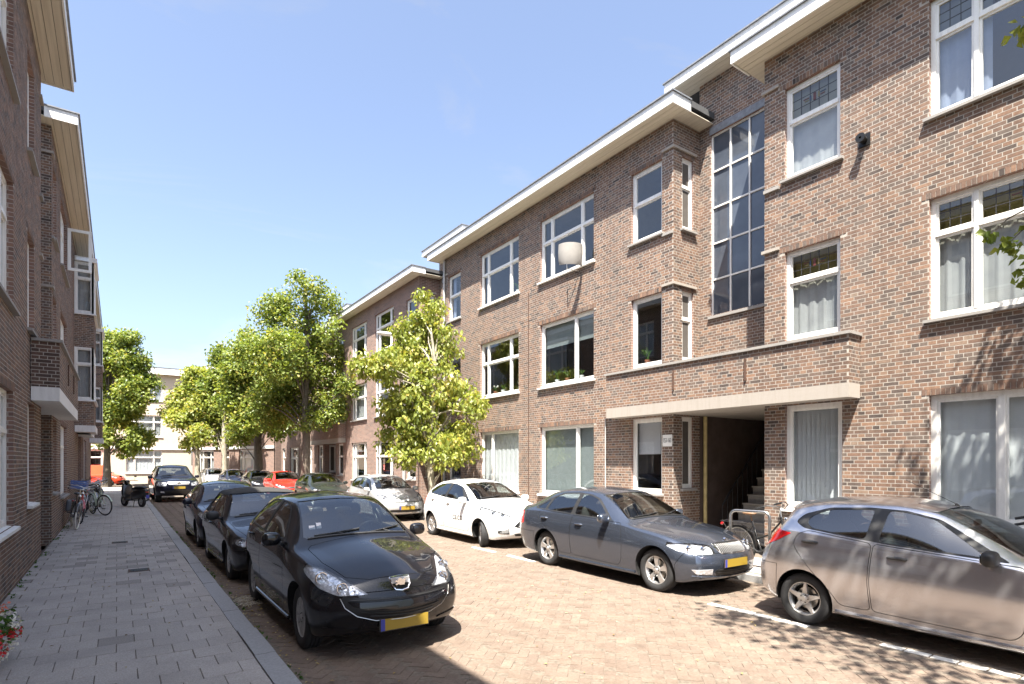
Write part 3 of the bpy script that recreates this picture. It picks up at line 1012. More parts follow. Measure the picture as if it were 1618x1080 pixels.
def stair_recess(root, cx, rs, bricks, m_b, cands, xf, seed, far=False):
    TOP = 10.62
    # recess wall with the tall stair window
    wx0, wx1, wz0, wz1 = 0.30, 1.72, 5.22, 9.35
    if rs > 0: wx0, wx1 = 2 * RH - wx1, 2 * RH - wx0
    brick_wall(root, (cx - RH, RD, 0), (1, 0, 0), (0, -1, 0), 2 * RH, 3.21, TOP, [(wx0, wx1, wz0, wz1, False)], m_b, bricks=bricks, cands=cands, xform=xf, seed=seed)
    mb = MB()
    w, h = wx1 - wx0, wz1 - wz0
    b = 0.034
    for i in range(4):
        x = (w - b) * i / 3
        mb.box(x, x + b, 0.04, 0.10, 0, h)
    for j in range(6):
        z = (h - b) * j / 5
        mb.box(0.001, w - 0.001, 0.041, 0.099, z, z + b)
    win = link('stair_window', mb.mesh('stair_window', 'white_paint'), root, (cx - RH + wx0, RD, wz0))
    for i in range(3):
        for j in range(5):
            a, c = (w - b) * i / 3 + b, (h - b) * j / 5 + b
            a2, c2 = (w - b) * (i + 1) / 3, (h - b) * (j + 1) / 5
            link('pane', np_mesh('pane', [(a, 0.07, c), (a2, 0.07, c), (a2, 0.07, c2), (a, 0.07, c2)], [(0, 1, 2, 3)], 'stair_glass'), win)
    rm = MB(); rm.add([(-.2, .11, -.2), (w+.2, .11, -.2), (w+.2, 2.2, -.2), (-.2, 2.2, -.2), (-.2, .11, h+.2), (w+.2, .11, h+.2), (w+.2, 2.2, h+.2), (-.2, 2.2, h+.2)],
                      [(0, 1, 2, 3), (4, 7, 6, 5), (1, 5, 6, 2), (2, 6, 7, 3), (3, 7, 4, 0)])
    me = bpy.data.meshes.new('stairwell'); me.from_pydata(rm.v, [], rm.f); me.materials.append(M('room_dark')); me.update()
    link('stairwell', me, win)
    MB().box(-0.05, w + 0.05, -0.05, 0.09, -0.06, -0.001).build('sill', 'sill_stone', win)
    MB().box(-0.02, w + 0.02, -0.02, 0.04, h + 0.001, h + 0.17).build('lead_flashing', 'lead', win)
    # tower head above the wings, with its own eave
    hd = MB(); hd.box(cx - RH, cx - RH + 0.2, RD + 0.012, 4.2, WT + 0.24, TOP); hd.box(cx + RH - 0.2, cx + RH, RD + 0.012, 4.2, WT + 0.24, TOP); hd.box(cx - RH + 0.2, cx + RH - 0.2, 4.0, 4.2, WT + 0.2, TOP)
    hd.build('tower_wall', 'far_brick', root)
    eave(root, cx - RH - 0.62, cx + RH + 0.62, RD - 0.50, RD + 0.10, TOP, 0.20)
    MB().box(cx - RH - 0.62, cx + RH + 0.62, RD + 0.101, 4.4, TOP + 0.001, TOP + 0.215).build('roof', 'roof_felt', root)
    # balcony over the entrance: slab, parapet, coping
    bx, by = 2.80, -0.40
    sl = MB()
    sl.box(cx - bx, cx + bx, by, -0.012, 2.97, 3.21)
    sl.box(cx - RH + 0.002, cx + RH - 0.002, -0.011, 4.6, 2.972, 3.208)
    slab = sl.build('balcony_slab', 'concrete' if rs < 0 else 'white_concrete', root)
    brick_wall(root, (cx - bx, by, 0), (1, 0, 0), (0, -1, 0), 2 * bx, 3.21, 4.0, (), m_b, bricks=bricks, cands=cands, xform=xf, seed=seed + 1, name='parapet')
    brick_wall(root, (cx + bx, by, 0), (0, 1, 0), (1, 0, 0), -by - 0.012, 3.21, 4.0, (), m_b, bricks=bricks, cands=cands, xform=xf, seed=seed + 2, name='parapet')
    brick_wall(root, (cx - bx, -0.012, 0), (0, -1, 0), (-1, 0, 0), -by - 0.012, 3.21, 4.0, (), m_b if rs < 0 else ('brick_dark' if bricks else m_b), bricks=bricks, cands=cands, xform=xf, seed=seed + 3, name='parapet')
    ip = MB(); ip.box(cx - bx + 0.02, cx + bx - 0.02, by + 0.10, by + 0.12, 3.215, 3.99); ip.build('parapet_lining', 'concrete', root)
    cp = MB()
    cp.box(cx - bx - 0.04, cx + bx + 0.04, by - 0.045, by + 0.15, 4.001, 4.05)
    cp.box(cx - bx - 0.04, cx - bx + 0.13, by + 0.151, -0.014, 4.001, 4.049); cp.box(cx + bx - 0.13, cx + bx + 0.04, by + 0.151, -0.014, 4.001, 4.049)
    cp.build('coping', 'sill_stone', root)
    if not far:
        for dx, L in ((-0.75 * rs * -1, 0.42), (0.95 * rs * -1, 0.42)):
            MB().box(cx + dx - 0.018, cx + dx + 0.018, by - 0.032, by - 0.012, 3.45, 3.45 + L).build('wall_anchor', 'rust_iron', root)
    # passage with the steps
    pg = MB()
    D = 4.6
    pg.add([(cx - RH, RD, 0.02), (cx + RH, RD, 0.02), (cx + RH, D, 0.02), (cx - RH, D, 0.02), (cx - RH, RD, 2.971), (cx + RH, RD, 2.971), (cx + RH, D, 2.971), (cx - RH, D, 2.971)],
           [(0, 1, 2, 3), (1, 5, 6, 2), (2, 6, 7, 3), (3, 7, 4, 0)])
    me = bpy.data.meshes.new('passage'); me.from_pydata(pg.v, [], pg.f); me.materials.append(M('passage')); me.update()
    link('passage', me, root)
    st0 = cx + (RH - 1.47 if rs < 0 else -RH + 0.02)
    stair = empty('stairs', (st0, 0.80, 0), 0, root)
    for i in range(13):
        MB().box(0, 1.44, i * 0.19, i * 0.19 + 0.24, 0.021 + i * 0.19, 0.021 + (i + 1) * 0.19 - 0.035).add([], []).build('riser', 'stone_step', stair)
        MB().box(-0.01, 1.45, i * 0.19 - 0.03, i * 0.19 + 0.24, 0.021 + (i + 1) * 0.19 - 0.034, 0.021 + (i + 1) * 0.19).build('step', 'stone_step', stair)
    if not far:
        rl = MB()
        xr = -0.05 if rs < 0 else 1.49
        for i in range(13):
            y = i * 0.19 + 0.05
            rl.tube([(xr, y, 0.02 + i * 0.19), (xr, y, 0.95 + i * 0.19)], 0.011, 6)
        rl.tube([(xr, 0.05, 0.95), (xr, 12 * 0.19 + 0.05, 0.95 + 12 * 0.19)], 0.018, 8)
        rl.build('railing', 'dark_metal', stair, smooth=True)
        xp = cx + rs * (RH - 0.08) if rs < 0 else cx + RH - 0.08
        MB().tube([(xp, RD + 0.10, 0.03), (xp, RD + 0.10, 2.96)], 0.045, 10).build('gas_pipe', 'pipe_yellow', root, smooth=True)
    # front door at the back of the passage
    MB().box(cx + (-RH + 0.1 if rs < 0 else 0.15), cx + (-0.15 if rs < 0 else RH - 0.1), 4.5, 4.55, 0.03, 2.2).build('door', 'blue_door', root)

def W_(x0, x1, lv, **k):
    lintel = k.pop('lintel', True)
    return dict(x0=x0, x1=x1, z0=lv[0], z1=lv[1], k=k, lintel=lintel)

def style_r1(rs):     # nearest wing on the sunny side: leaded upper lights, curtains
    L = []
    L += [W_(-2.73, -0.42, WIDE[2], cols=(0.42, 1, 0.42), trans=0.68, leaded=True, inside='blue', seed=1)]
    L += [W_(-2.73, -0.42, WIDE[1], cols=(0.42, 1, 0.42), trans=0.70, leaded=True, inside='yellow', seed=2)]
    L += [W_(-2.73, -0.42, WIDE[0], cols=(0.55, 1), inside='sheer', seed=3, fw=0.075, sill='white_concrete')]
    for lv in WIDE: L += [W_(0.5, 2.8, lv, cols=(0.42, 1, 0.42), trans=0.68, inside='sheer', seed=4)]
    L += [W_(-5.02, -4.03, SMALL[2], trans=0.62, leaded=True, inside='sheer', seed=5)]
    L += [W_(-5.02, -4.03, SMALL[1], trans=0.66, leaded=True, inside='yellow', seed=6, sill=False)]
    L += [W_(-5.02, -4.00, (1.05, 2.95), inside='vertical', seed=7, fw=0.075, sill='white_concrete', lintel=False)]
    return L

def style_r2(rs):     # second wing
    L = []
    L += [W_(0.55, 2.84, WIDE[2], cols=(0.30, 1, 0.36), trans=0.62, seed=11, sill='white_concrete')]
    L += [W_(0.55, 2.84, WIDE[1], cols=(1, 0.50), inside='halfblind', seed=12, sill='white_concrete')]
    L += [W_(0.55, 2.84, WIDE[0], cols=(1, 0.44), inside='tint_sheet', seed=13, sill='white_concrete')]
    L += [W_(-2.80, -0.53, WIDE[2], cols=(0.24, 1, 0.36), trans=0.60, seed=14, sill='white_concrete')]
    L += [W_(-2.80, -0.53, WIDE[1], cols=(0.24, 1, 0.36), trans=0.62, seed=15, sill='white_concrete')]
    L += [W_(-2.80, -0.53, WIDE[0], cols=(0.36, 1), inside='sheer', seed=16, sill='white_concrete')]
    for i, lv in enumerate(SMALL):
        L += [W_(4.15, 5.10, (lv[0], lv[1]), trans=0.55 if i == 2 else None, inside=('board', 'dark', 'dark')[i], seed=17 + i, sill=(i != 1), lintel=i > 0)]
        L += [W_(-5.10, -4.15, lv, trans=0.55, inside=('dark', 'dark', 'blue')[i], seed=20 + i, sill=(i != 1), lintel=i > 0)]
    return L

def style_far(rs):
    L = []
    for i in range(3):
        for a, b in ((-2.8, -0.53), (0.53, 2.8)):
            L += [W_(a, b, WIDE[i], cols=(0.24, 1, 0.30), trans=0.62, inside=rng.choice(['dark', 'drapes', 'sheer']), seed=rng.randrange(999))]
        for a, b in ((-5.1, -4.15), (4.15, 5.1)):
            L += [W_(a, b, SMALL[i], trans=0.6, inside=rng.choice(['dark', 'sheer']), seed=rng.randrange(999), sill=i != 1, lintel=i > 0)]
    return L

def style_l1(rs):     # nearest wing on the shady side
    L = []
    for i in range(3):
        L += [W_(-0.52, 1.80, WIDE[i], cols=(0.4, 1, 0.4), trans=0.70, inside=('tint_sheet', 'sheer', 'sheer')[i], seed=31 + i, sill='sill_stone' if i else 'white_concrete')]
        L += [W_(-4.3, -2.0, WIDE[i], cols=(0.4, 1, 0.4), trans=0.70, inside='sheer', seed=34 + i)]
        L += [W_(3.36, 4.31, SMALL[i], trans=0.6, inside='sheer', seed=37 + i, sill=True if i else 'white_concrete', lintel=i > 0)]
    return L

def vis_right(c):
    px = c[7]
    return c[1].z > 1.75 and px[1] > 4
G_R = 'brick apartment blocks along the sunny side'
G_L = 'brick apartment blocks along the shady side'
XR, XL = 10.2, -1.23
def right_vent(root):
    v = MB(); v.lathe([(0, 0.055), (-0.13, 0.055), (-0.13, 0.075), (-0.16, 0.075), (-0.16, 0.02), (-0.12, 0.02)], 'y', (-3.64, -0.012, 7.24), 14)
    v.box(-3.73, -3.55, -0.025, -0.009, 7.14, 7.34)
    v.build('flue_vent', 'dark_metal', root, smooth=True)
RB1 = terrace_block('nearest sunlit brick block with leaded upper windows, entrance stairs and brick balcony', (XR, 0.78, 0), R(-90), -1, style_r1, single=300, ok=vis_right, extend=5.0, seed=1, group=G_R, parts_extra=right_vent)
def r2_extra(root):
    # downpipe next to the far recess, thin conduit beside the entrance
    MB().tube([(-5.3, -0.06, 0.05), (-5.3, -0.06, 9.0), (-5.3, -0.05, 9.5)], 0.045, 10).build('downpipe', 'pipe_grey', root, smooth=True)
    MB().tube([(3.3, -0.03, 0.05), (3.3, -0.03, 3.0)], 0.016, 8).build('wall_cable', 'pipe_grey', root, smooth=True)
    plate = MB().box(5.14, 5.42 - 0.02, -0.028, -0.012, 2.26, 2.52).build('number_plate', 'sign_white', root)
    tm = text_mesh('house_numbers', '153-163', 0.125, 'black_text')
    o = link('house_numbers', tm, plate, (5.27, -0.0295, 2.39)); o.rotation_euler = (R(90), 0, 0); o.scale = (0.56, 1.15, 1)
RB2 = terrace_block('second sunlit brick block, with a pale curved panel at a top-floor window', (XR, 13.8, 0), R(-90), -1, style_r2, single=300, ok=vis_right, seed=101, group=G_R, parts_extra=r2_extra)
RB3 = terrace_block('third brick block on the sunny side, partly behind the pale green tree', (XR, 26.82, 0), R(-90), -1, style_far, bricks=False, far=True, seed=201, group=G_R)
RB4 = terrace_block('farthest brick block of the sunny row, mostly behind the big green trees', (XR, 39.84, 0), R(-90), -1, style_far, bricks=False, far=True, seed=301, group=G_R, recess=False)
LB1 = terrace_block('nearest shaded brick block with wide white windows and a white slab over its entrance', (XL, 9.04, 0), R(90), 1, style_l1, mat='brick', single=300, ok=lambda c: True, extend=9.0, seed=401, group=G_L)

def style_l2(rs):
    L = []
    for i in range(3):
        L += [W_(-5.1, -4.15, SMALL[i], trans=0.6, inside='sheer', seed=51 + i, sill=i != 1, lintel=i > 0)]
        L += [W_(-2.9, -0.6, WIDE[i], cols=(0.4, 1, 0.4), trans=0.70, inside='sheer', seed=54 + i)]
    return L

def bay(root, x0, x1, d, seed):
    """projecting box bay: brick spandrels, windows on the two upper floors, white slab and hood"""
    bands = [(3.2, 4.1), (5.95, 7.15)]
    for (a, b) in bands:
        brick_wall(root, (x0, -d, 0), (1, 0, 0), (0, -1, 0), x1 - x0, a, b, (), 'brick', bricks=True, seed=seed)
        brick_wall(root, (x0, 0, 0), (0, -1, 0), (-1, 0, 0), d, a, b, (), 'brick', bricks=True, seed=seed + 1)
        brick_wall(root, (x1, -d, 0), (0, 1, 0), (1, 0, 0), d, a, b, (), 'far_brick', bricks=False)
    for (a, b) in ((4.1, 5.95), (7.15, 8.95)):
        window(root, (x0, -d, a), 0, x1 - x0, b - a, cols=(0.4, 1, 0.4), trans=0.68, setback=0.0, sill='white_concrete', inside='sheer', seed=seed + 3, room=False)
        window(root, (x0, 0, a), R(-90), d, b - a, trans=0.68, setback=0.0, sill='white_concrete', inside='sheer', seed=seed + 4, room=False)
    MB().box(x0 - 0.05, x1 + 0.05, -d - 0.05, -0.012, 2.97, 3.199).build('bay_slab', 'white_concrete', root)
    MB().box(x0 - 0.08, x1 + 0.08, -d - 0.10, -0.012, 8.96, 9.12).build('bay_hood', 'white_paint', root)
    MB().box(x0 + 0.20, x1 - 0.2, -d + 0.19, -0.012, 3.25, 8.95).build('bay_room', 'room_dark', root)

def l2_extra(root):
    bay(root, 3.0, 5.3, 0.55, 700)
    # casement swung out over the pavement
    c = MB()
    for a, b, z0, z1 in ((0, .08, 0, 1.25), (.50, .58, 0, 1.25), (.08, .50, 0, .08), (.08, .50, 1.17, 1.25)): c.box(-0.025, 0.025, -b, -a, z0, z1)
    cs = c.build('open_casement', 'white_paint', root, loc=(-0.62, -0.02, 7.62))
    link('pane', np_mesh('pane', [(0, -.06, .06), (0, -.52, .06), (0, -.52, 1.19), (0, -.06, 1.19)], [(0, 1, 2, 3)], 'window_glass'), cs)
def l3_extra(root):
    bay(root, 3.0, 5.3, 0.55, 720)
LB2 = terrace_block('middle shaded brick block with a projecting white bay window and open casement', (XL, 22.06, 0), R(90), 1, style_l2, bricks=True, far=True, seed=501, group=G_L, parts_extra=l2_extra)
LB3 = terrace_block('farthest shaded brick block, its bay window beside the round tree', (XL, 35.08, 0), R(90), 1, style_l2, bricks=False, far=True, seed=601, group=G_L, recess=False, parts_extra=l3_extra)

def simple_block(label, loc, rz, W, H, cols, seed, mat='far_brick', base=None):
    root = empty('apartment_block', loc, rz)
    tag(root, label, 'apartment block', 'blocks closing the end of the street')
    r = random.Random(seed)
    ops = []; ws = []
    for i, (x0, x1) in enumerate(cols):
        for j, lv in enumerate(WIDE):
            ops.append((x0, x1, lv[0], lv[1]))
            ws.append((x0, x1, lv, r.choice(['sheer', 'dark', 'drapes'])))
    brick_wall(root, (0, 0, 0), (1, 0, 0), (0, -1, 0), W, 3.21 if base else 0, H, [o for o in ops if not base or o[2] > 3], mat, bricks=False)
    if base:
        brick_wall(root, (0, 0, 0), (1, 0, 0), (0, -1, 0), W, 0, 3.21, [o for o in ops if o[2] < 3], base, bricks=False)
    for x0, x1, lv, ins in ws:
        window(root, (x0, 0, lv[0]), 0, x1 - x0, lv[1] - lv[0], cols=(0.4, 1, 0.4) if x1 - x0 > 1.4 else (1,), trans=0.68, inside=ins, seed=r.randrange(999), sill='white_concrete')
    eave(root, -0.2, W + 0.2, -0.45, 0.1, H, 0.55, plank_n=3)
    MB().box(-0.1, W + 0.1, 0.101, 6, H + 0.1, H + 0.3).build('roof', 'roof_felt', root)
    sd = MB(); sd.box(0.0, 0.2, 0.13, 6, 0, H); sd.box(W - 0.2, W, 0.13, 6, 0, H); sd.box(0.2, W - 0.2, 5.8, 6, 0, H)
    sd.build('side_wall', mat, root)
    MB().box(-0.02, W + 0.02, -0.10, -0.002, 2.98, 3.20).build('band', 'white_concrete', root)
    return root
EB1 = simple_block('pale block facing down the street with a white parapet, behind the dark car', (-14.0, 57.6, 0), 0, 19.4, 9.45, [(1, 3.2), (4.2, 6.4), (8, 10.2), (12, 13), (14.6, 17.2)], 5, 'sunlit_brick_tone')
ang = math.atan2(46.9 - 57.4, 9.9 - 5.2)
EB2 = simple_block('angled brick block at the bend, behind the farthest parked cars', (5.45, 57.2, 0), ang, math.hypot(4.5, 10.3), 9.5, [(1.0, 3.2), (4.3, 5.4), (6.8, 9.0)], 6)

# ------------------------------------------------------------------ ground, road, pavements
g = MB(); g.box(-400, 400, -400, 400, -0.6, -0.09)
tag(g.build('ground', 'far_ground'), kind='structure')
def herringbone(x0, x1, y0, y1, L=0.212, Wd=0.106, j=0.006):
    """45 degree herringbone bricks over a rectangle: yields centre, angle"""
    out = []
    s = Wd
    n = int(max(x1 - x0, y1 - y0) / s * 1.6) + 8
    cx, cy = (x0 + x1) / 2, (y0 + y1) / 2
    ca, sa = math.cos(R(45)), math.sin(R(45))
    for i in range(-n, n):
        for k in range(-n, n):
            m = (i - k) % 4
            if m == 0:   # horizontal brick covering cells (i,k),(i+1,k)
                u, v, a = (i + 1) * s, (k + 0.5) * s, 0
            elif m == 3:   # vertical brick covering (i,k),(i,k+1) pattern
                u, v, a = (i + 0.5) * s, (k) * s, 1
            else: continue
            X = cx + u * ca - v * sa; Y = cy + u * sa + v * ca
            if x0 + 0.07 < X < x1 - 0.07 and y0 + 0.05 < Y < y1 - 0.05: out.append((X, Y, a))
    return out

KX = 1.05      # pavement side of the kerb
road = MB(); road.box(KX + 0.15, 8.30, -14, 62, -0.085, -0.005)
ROAD = tag(road.build('road', 'joint_sand'), kind='structure')
_pv = {}
def paver(L, Wd, H, mat, k, tone):
    key = (L, Wd, mat, k)
    if key not in _pv:
        e = 0.0028
        V = [(-L/2, -Wd/2, -H), (L/2, -Wd/2, -H), (L/2, Wd/2, -H), (-L/2, Wd/2, -H)]
        V += [(x, y, -e) for x, y, z in V[:4]] + [(x * (1 - 2 * e / L), y * (1 - 2 * e / Wd), 0) for x, y, z in V[:4]]
        Q = [(8, 9, 10, 11)]
        for i in range(4):
            jn = (i + 1) % 4
            Q += [(i, jn, jn + 4, i + 4), (i + 4, jn + 4, jn + 8, i + 8)]
        _pv[key] = np_mesh('paver', V, Q, mat, tone=[tone] * 9)
    return _pv[key]

def lay(items, L, Wd, mat, parent, name, stuff_name, single, z=0.0, H=0.03, rough=0.0025, seed=3, tone_fn=None, vis=None):
    """items: (X, Y, angle). The pieces that show largest become objects, the others one joined mesh"""
    r = random.Random(seed)
    info = []
    for (X, Y, a) in items:
        px = cam_px((X, Y, z))
        inside = px and 0 < px[0] < 1618 and 735 < px[1] < 1085
        tone = tone_fn(X, Y, r) if tone_fn else min(1, max(0, r.gauss(0.52, 0.13)))
        info.append([X, Y, a, tone, r.uniform(-rough, rough), r.uniform(-0.006, 0.006), (px[2] if inside and (vis is None or vis(X, Y)) else 1e9)])
    order = sorted(range(len(info)), key=lambda i: info[i][6])
    sel = set(i for i in order[:single] if info[i][6] < 1e8)
    base = paver(L, Wd, H, mat, 0, 0.5)
    bv = np.array([v.co for v in base.vertices]); bq = np.array([list(p.vertices) for p in base.polygons])
    VV = []; QQ = []; TT = []; cnt = 0
    for i, (X, Y, a, tone, dz, da, _) in enumerate(info):
        if i in sel:
            k = min(7, int(tone * 8))
            o = link(name, paver(L, Wd, H, mat, k, (k + 0.5) / 8), parent, (X, Y, z + dz))
            o.rotation_euler = (0, 0, a + da)
        else:
            ca, sa = math.cos(a + da), math.sin(a + da)
            v = bv.copy()
            v[:, 0] = bv[:, 0] * ca - bv[:, 1] * sa + X
            v[:, 1] = bv[:, 0] * sa + bv[:, 1] * ca + Y
            v[:, 2] += z + dz
            VV.append(v); QQ.append(bq + cnt); TT += [tone] * 9; cnt += len(v)
    if VV:
        o = link(stuff_name, np_mesh(stuff_name, np.vstack(VV), np.vstack(QQ), mat, tone=TT), parent)
        o['kind'] = 'stuff'

WX0, WX1 = 6.50, 6.62   # the line of white stones
hb = [(x, y, R(45) + (R(90) if a else 0)) for x, y, a in herringbone(KX + 0.20, 8.30, 0.2, 36)]
white = []
for s in (3.55, 9.05, 14.6, -1.2): pass
dashes = [(4.75, 3.45), (2.60, 0.9), (9.6, 8.7), (10.9, 10.1), (17.5, 15.0), (24, 22)]
for b, a in dashes:
    y = a
    while y < b - 0.1:
        white.append((6.56, y + 0.105, R(90))); y += 0.225
def near_white(x, y): return any(b + 0.08 > y > a - 0.08 for b, a in dashes) and abs(x - 6.56) < 0.12
hb = [h for h in hb if not near_white(h[0], h[1])]
lay(hb, 0.206, 0.100, 'road_brick_clay', ROAD, 'road_brick', 'road_bricks', 300, seed=4,
    vis=lambda X, Y: not (1.4 < X < 3.4 and 5.2 < Y < 18) and not (6.5 < X and (Y < 4.2 or 4.8 < Y < 9.3)))
lay(white, 0.206, 0.10, 'white_stone', ROAD, 'white_stone', 'white_stones', 60, z=0.002, seed=5)

pv = MB(); pv.box(XL - 0.02, KX, -14, 62, -0.085, 0.082)
PAVE = tag(pv.build('pavement', 'joint_sand'), kind='structure')
tiles = []
T = 0.302
nrow = int(50 / T)
for j in range(nrow):
    y = 0.4 + j * T
    off = (j % 2) * T / 2
    for i in range(-2, 9):
        x = KX - T / 2 - i * T - off + T / 2 * 0
        if XL + T / 2 - 0.02 < x < KX - T / 2 + 0.01: tiles.append((x, y, 0))
        elif KX - T / 2 + 0.01 <= x: pass
def tile_tone(X, Y, r):
    t = r.gauss(0.52, 0.05)
    if 12.2 < Y < 16.5 and r.random() < 0.42: t = r.uniform(0.0, 0.25)
    if X < XL + 0.7: t += 0.12
    if r.random() < 0.04: t -= 0.3
    return min(1, max(0, t))
lay(tiles, 0.295, 0.300, 'paving', PAVE, 'paving_tile', 'paving_tiles', 300, z=0.09, H=0.03, seed=6, tone_fn=tile_tone, rough=0.003)
half = []
for j in range(nrow):
    if j % 2 == 1: half.append((KX - T / 4, 0.4 + j * T, 0))
lay(half, 0.146, 0.297, 'paving', PAVE, 'half_tile', 'half_tiles', 60, z=0.09, H=0.03, seed=8, tone_fn=tile_tone)
# row of small stones against the house fronts
edge = []
for j in range(int(46 / 0.214)):
    edge.append((XL + 0.08, 0.4 + j * 0.214, R(90)))
lay(edge, 0.206, 0.14, 'paving', PAVE, 'edge_stone', 'edge_stones', 40, z=0.086, H=0.02, seed=9, tone_fn=lambda X, Y, r: r.uniform(0.15, 0.7))

# kerbs: one stone each
KERB = tag(empty('kerb', (KX + 0.1, 0, 0)), kind='structure')
KERB_R = tag(empty('kerb', (8.38, 0, 0)), kind='structure')
kr = random.Random(12)
def kerb_stone(parent, y0, y1, w, z, dx):
    e = 0.012
    prof = [(-w/2, -0.085), (w/2, -0.085), (w/2, z - e * 2), (w/2 - e, z), (-w/2, z)]
    m = MB(); m.prism([(p[0] + dx, p[1]) for p in prof], 'y', y0 + 0.004, y1 - 0.004)
    return m.build('kerb_stone', 'kerb_stone', parent)
y = -3.0
while y < 46:
    L = 0.98 + kr.uniform(-0.03, 0.03)
    kerb_stone(KERB, y, y + L, 0.195, 0.094 + kr.uniform(-0.004, 0.006), kr.uniform(-0.006, 0.006)); y += L
y = -3.0
while y < 46:
    kerb_stone(KERB_R, y, y + 0.98, 0.15, 0.10, 0); y += 0.98

rp = MB(); rp.box(8.46, XR + 0.3, -14, 47, -0.085, 0.078)
rp.box(8.46, XR + 5, -14, 47, -0.086, 0.015)
PAVR = tag(rp.build('pavement', 'joint_sand'), kind='structure')
tr_ = []
for j in range(int(40 / T)):
    for i in range(6):
        x = 8.46 + T / 2 + i * T + (T / 2 if j % 2 else 0) - 0.02
        if x < XR - 0.1: tr_.append((x, -1 + j * T, 0))
lay(tr_, 0.297, 0.297, 'paving', PAVR, 'paving_tile', 'paving_tiles', 60, z=0.095, H=0.03, seed=16)
# cross street at the far end
cs = MB(); cs.box(-40, 60, 45.9, 57.0, -0.03, -0.001)
tag(cs.build('cross_street', 'road_brick_clay'), kind='structure')
pe = MB(); pe.box(-40, 8.2, 55.6, 57.58, -0.08, 0.09)
tag(pe.build('far_pavement', 'paving'), kind='structure')
# ------------------------------------------------------------------ trees
def leaf_cloud(centres, radii, per, size, seed, droop=0.35, long=1.5, flat=0.75):
    """many small folded leaves spread through clumps; returns V, Q, tone"""
    g = np.random.default_rng(seed)
    C = np.repeat(np.asarray(centres), per, axis=0)
    Rr = np.repeat(np.asarray(radii), per)
    n = len(C)
    d = g.normal(size=(n, 3)); d /= np.linalg.norm(d, axis=1)[:, None]
    rad = g.uniform(0.15, 1.0, n) ** 0.5
    P = C + d * (Rr * rad)[:, None] * np.array([1, 1, flat])
    # leaf axes
    ax = g.normal(size=(n, 3)) + d * 0.6; ax[:, 2] -= droop * 2.2
    ax /= np.linalg.norm(ax, axis=1)[:, None]
    nn = g.normal(size=(n, 3)) * 0.42 + d * 0.75 + np.array([0, 0, 0.65])
    sd = np.cross(ax, nn); sd /= (np.linalg.norm(sd, axis=1)[:, None] + 1e-9)
    up = np.cross(sd, ax)
    s = size * g.uniform(0.65, 1.25, n)
    L = (s * long)[:, None] * ax; S = (s * 0.5)[:, None] * sd; U = (s * 0.16)[:, None] * up
    V = np.empty((n, 6, 3))
    V[:, 0] = P; V[:, 1] = P + L * 0.45 - S + U; V[:, 2] = P + L * 0.5; V[:, 3] = P + L * 0.45 + S + U
    V[:, 4] = P + L * 0.95 - S * 0.12; V[:, 5] = P + L * 0.95 + S * 0.12
    b = np.arange(n)[:, None] * 6
    Q = np.concatenate([b + np.array([[0, 2, 4, 1]]), b + np.array([[0, 3, 5, 2]])], axis=0)
    tn = np.clip(g.normal(0.5, 0.22, n) + np.repeat(g.normal(0, 0.12, len(centres)), per), 0, 1)
    return V.reshape(-1, 3), Q, np.concatenate([tn, tn])

def blob_points(blobs, n, seed):
    """n points filling a set of spheres (x,y,z,r)"""
    g = random.Random(seed)
    ws = [b[3] ** 2.4 for b in blobs]
    out = []
    for _ in range(n):
        b = g.choices(blobs, ws)[0]
        while True:
            p = Vector((g.uniform(-1, 1), g.uniform(-1, 1), g.uniform(-1, 1)))
            if 0.25 < p.length < 1: break
        out.append(Vector(b[:3]) + p * b[3])
    return out

def make_tree(label, base, trunk_pts, trunk_r, blobs, clumps, per, leaf, leaf_m, bark, seed, clump_r=(0.28, 0.55), group='street trees', keep=None, droop=0.35, long=1.5, branches=60):
    """trunk_pts relative to base, blobs in world space"""
    root = empty('street_tree', base)
    tag(root, label, 'tree', group)
    B = Vector(base)
    g = random.Random(seed)
    tb = MB()
    tp = [Vector(p) for p in trunk_pts]
    n = len(tp)
    rad = [trunk_r * (1 - 0.72 * i / (n - 1)) for i in range(n)]
    rad[0] *= 1.35
    tb.tube(tp, rad, 12)
    pts = blob_points(blobs, clumps, seed)
    if keep: pts = [p for p in pts if keep(p)]
    limb_pts = g.sample(pts, min(branches, len(pts)))
    for p in limb_pts:
        q = p - B
        # leave the trunk below the clump
        k = 0
        for i in range(n - 1):
            if tp[i].z < q.z * 0.80 - 0.15: k = i
        k = max(k, 1 if n > 3 else 0)
        a = tp[k].lerp(tp[min(k + 1, n - 1)], g.random())
        mid = a.lerp(q, 0.5) + Vector((g.uniform(-.15, .15), g.uniform(-.15, .15), 0.12 * (q - a).length))
        r0 = min(rad[k] * 0.45, 0.018 + 0.012 * (q - a).length)
        tb.tube([a, a.lerp(mid, 0.55) + Vector((0, 0, 0.04)), mid, mid.lerp(q, 0.6), q], [r0, r0 * .75, r0 * .55, r0 * .38, r0 * .16], 6)
    tb.build('trunk', bark, root, smooth=True, angle=60)
    cs = [tuple(p - B) for p in pts]
    rs = [g.uniform(*clump_r) for _ in cs]
    V, Q, T = leaf_cloud(cs, rs, per, leaf, seed, droop, long)
    link('crown', np_mesh('crown', V, Q, leaf_m, tone=T, smooth=True), root)
    return root

def blob_px(depth, items, spread, seed):
    """crown volumes given by their direction from the street corner and distance; each gets its own depth"""
    g = random.Random(seed)
    s, c = math.sin(YAW), math.cos(YAW)
    out = []
    for (px, py, r) in items:
        d = depth + g.uniform(-spread, spread)
        rr = (px - 809) / 899.0 * d
        out.append((d * s + rr * c, d * c - rr * s, CAM_H + (730 - py) / 899.0 * d, r / 899.0 * d))
    return out

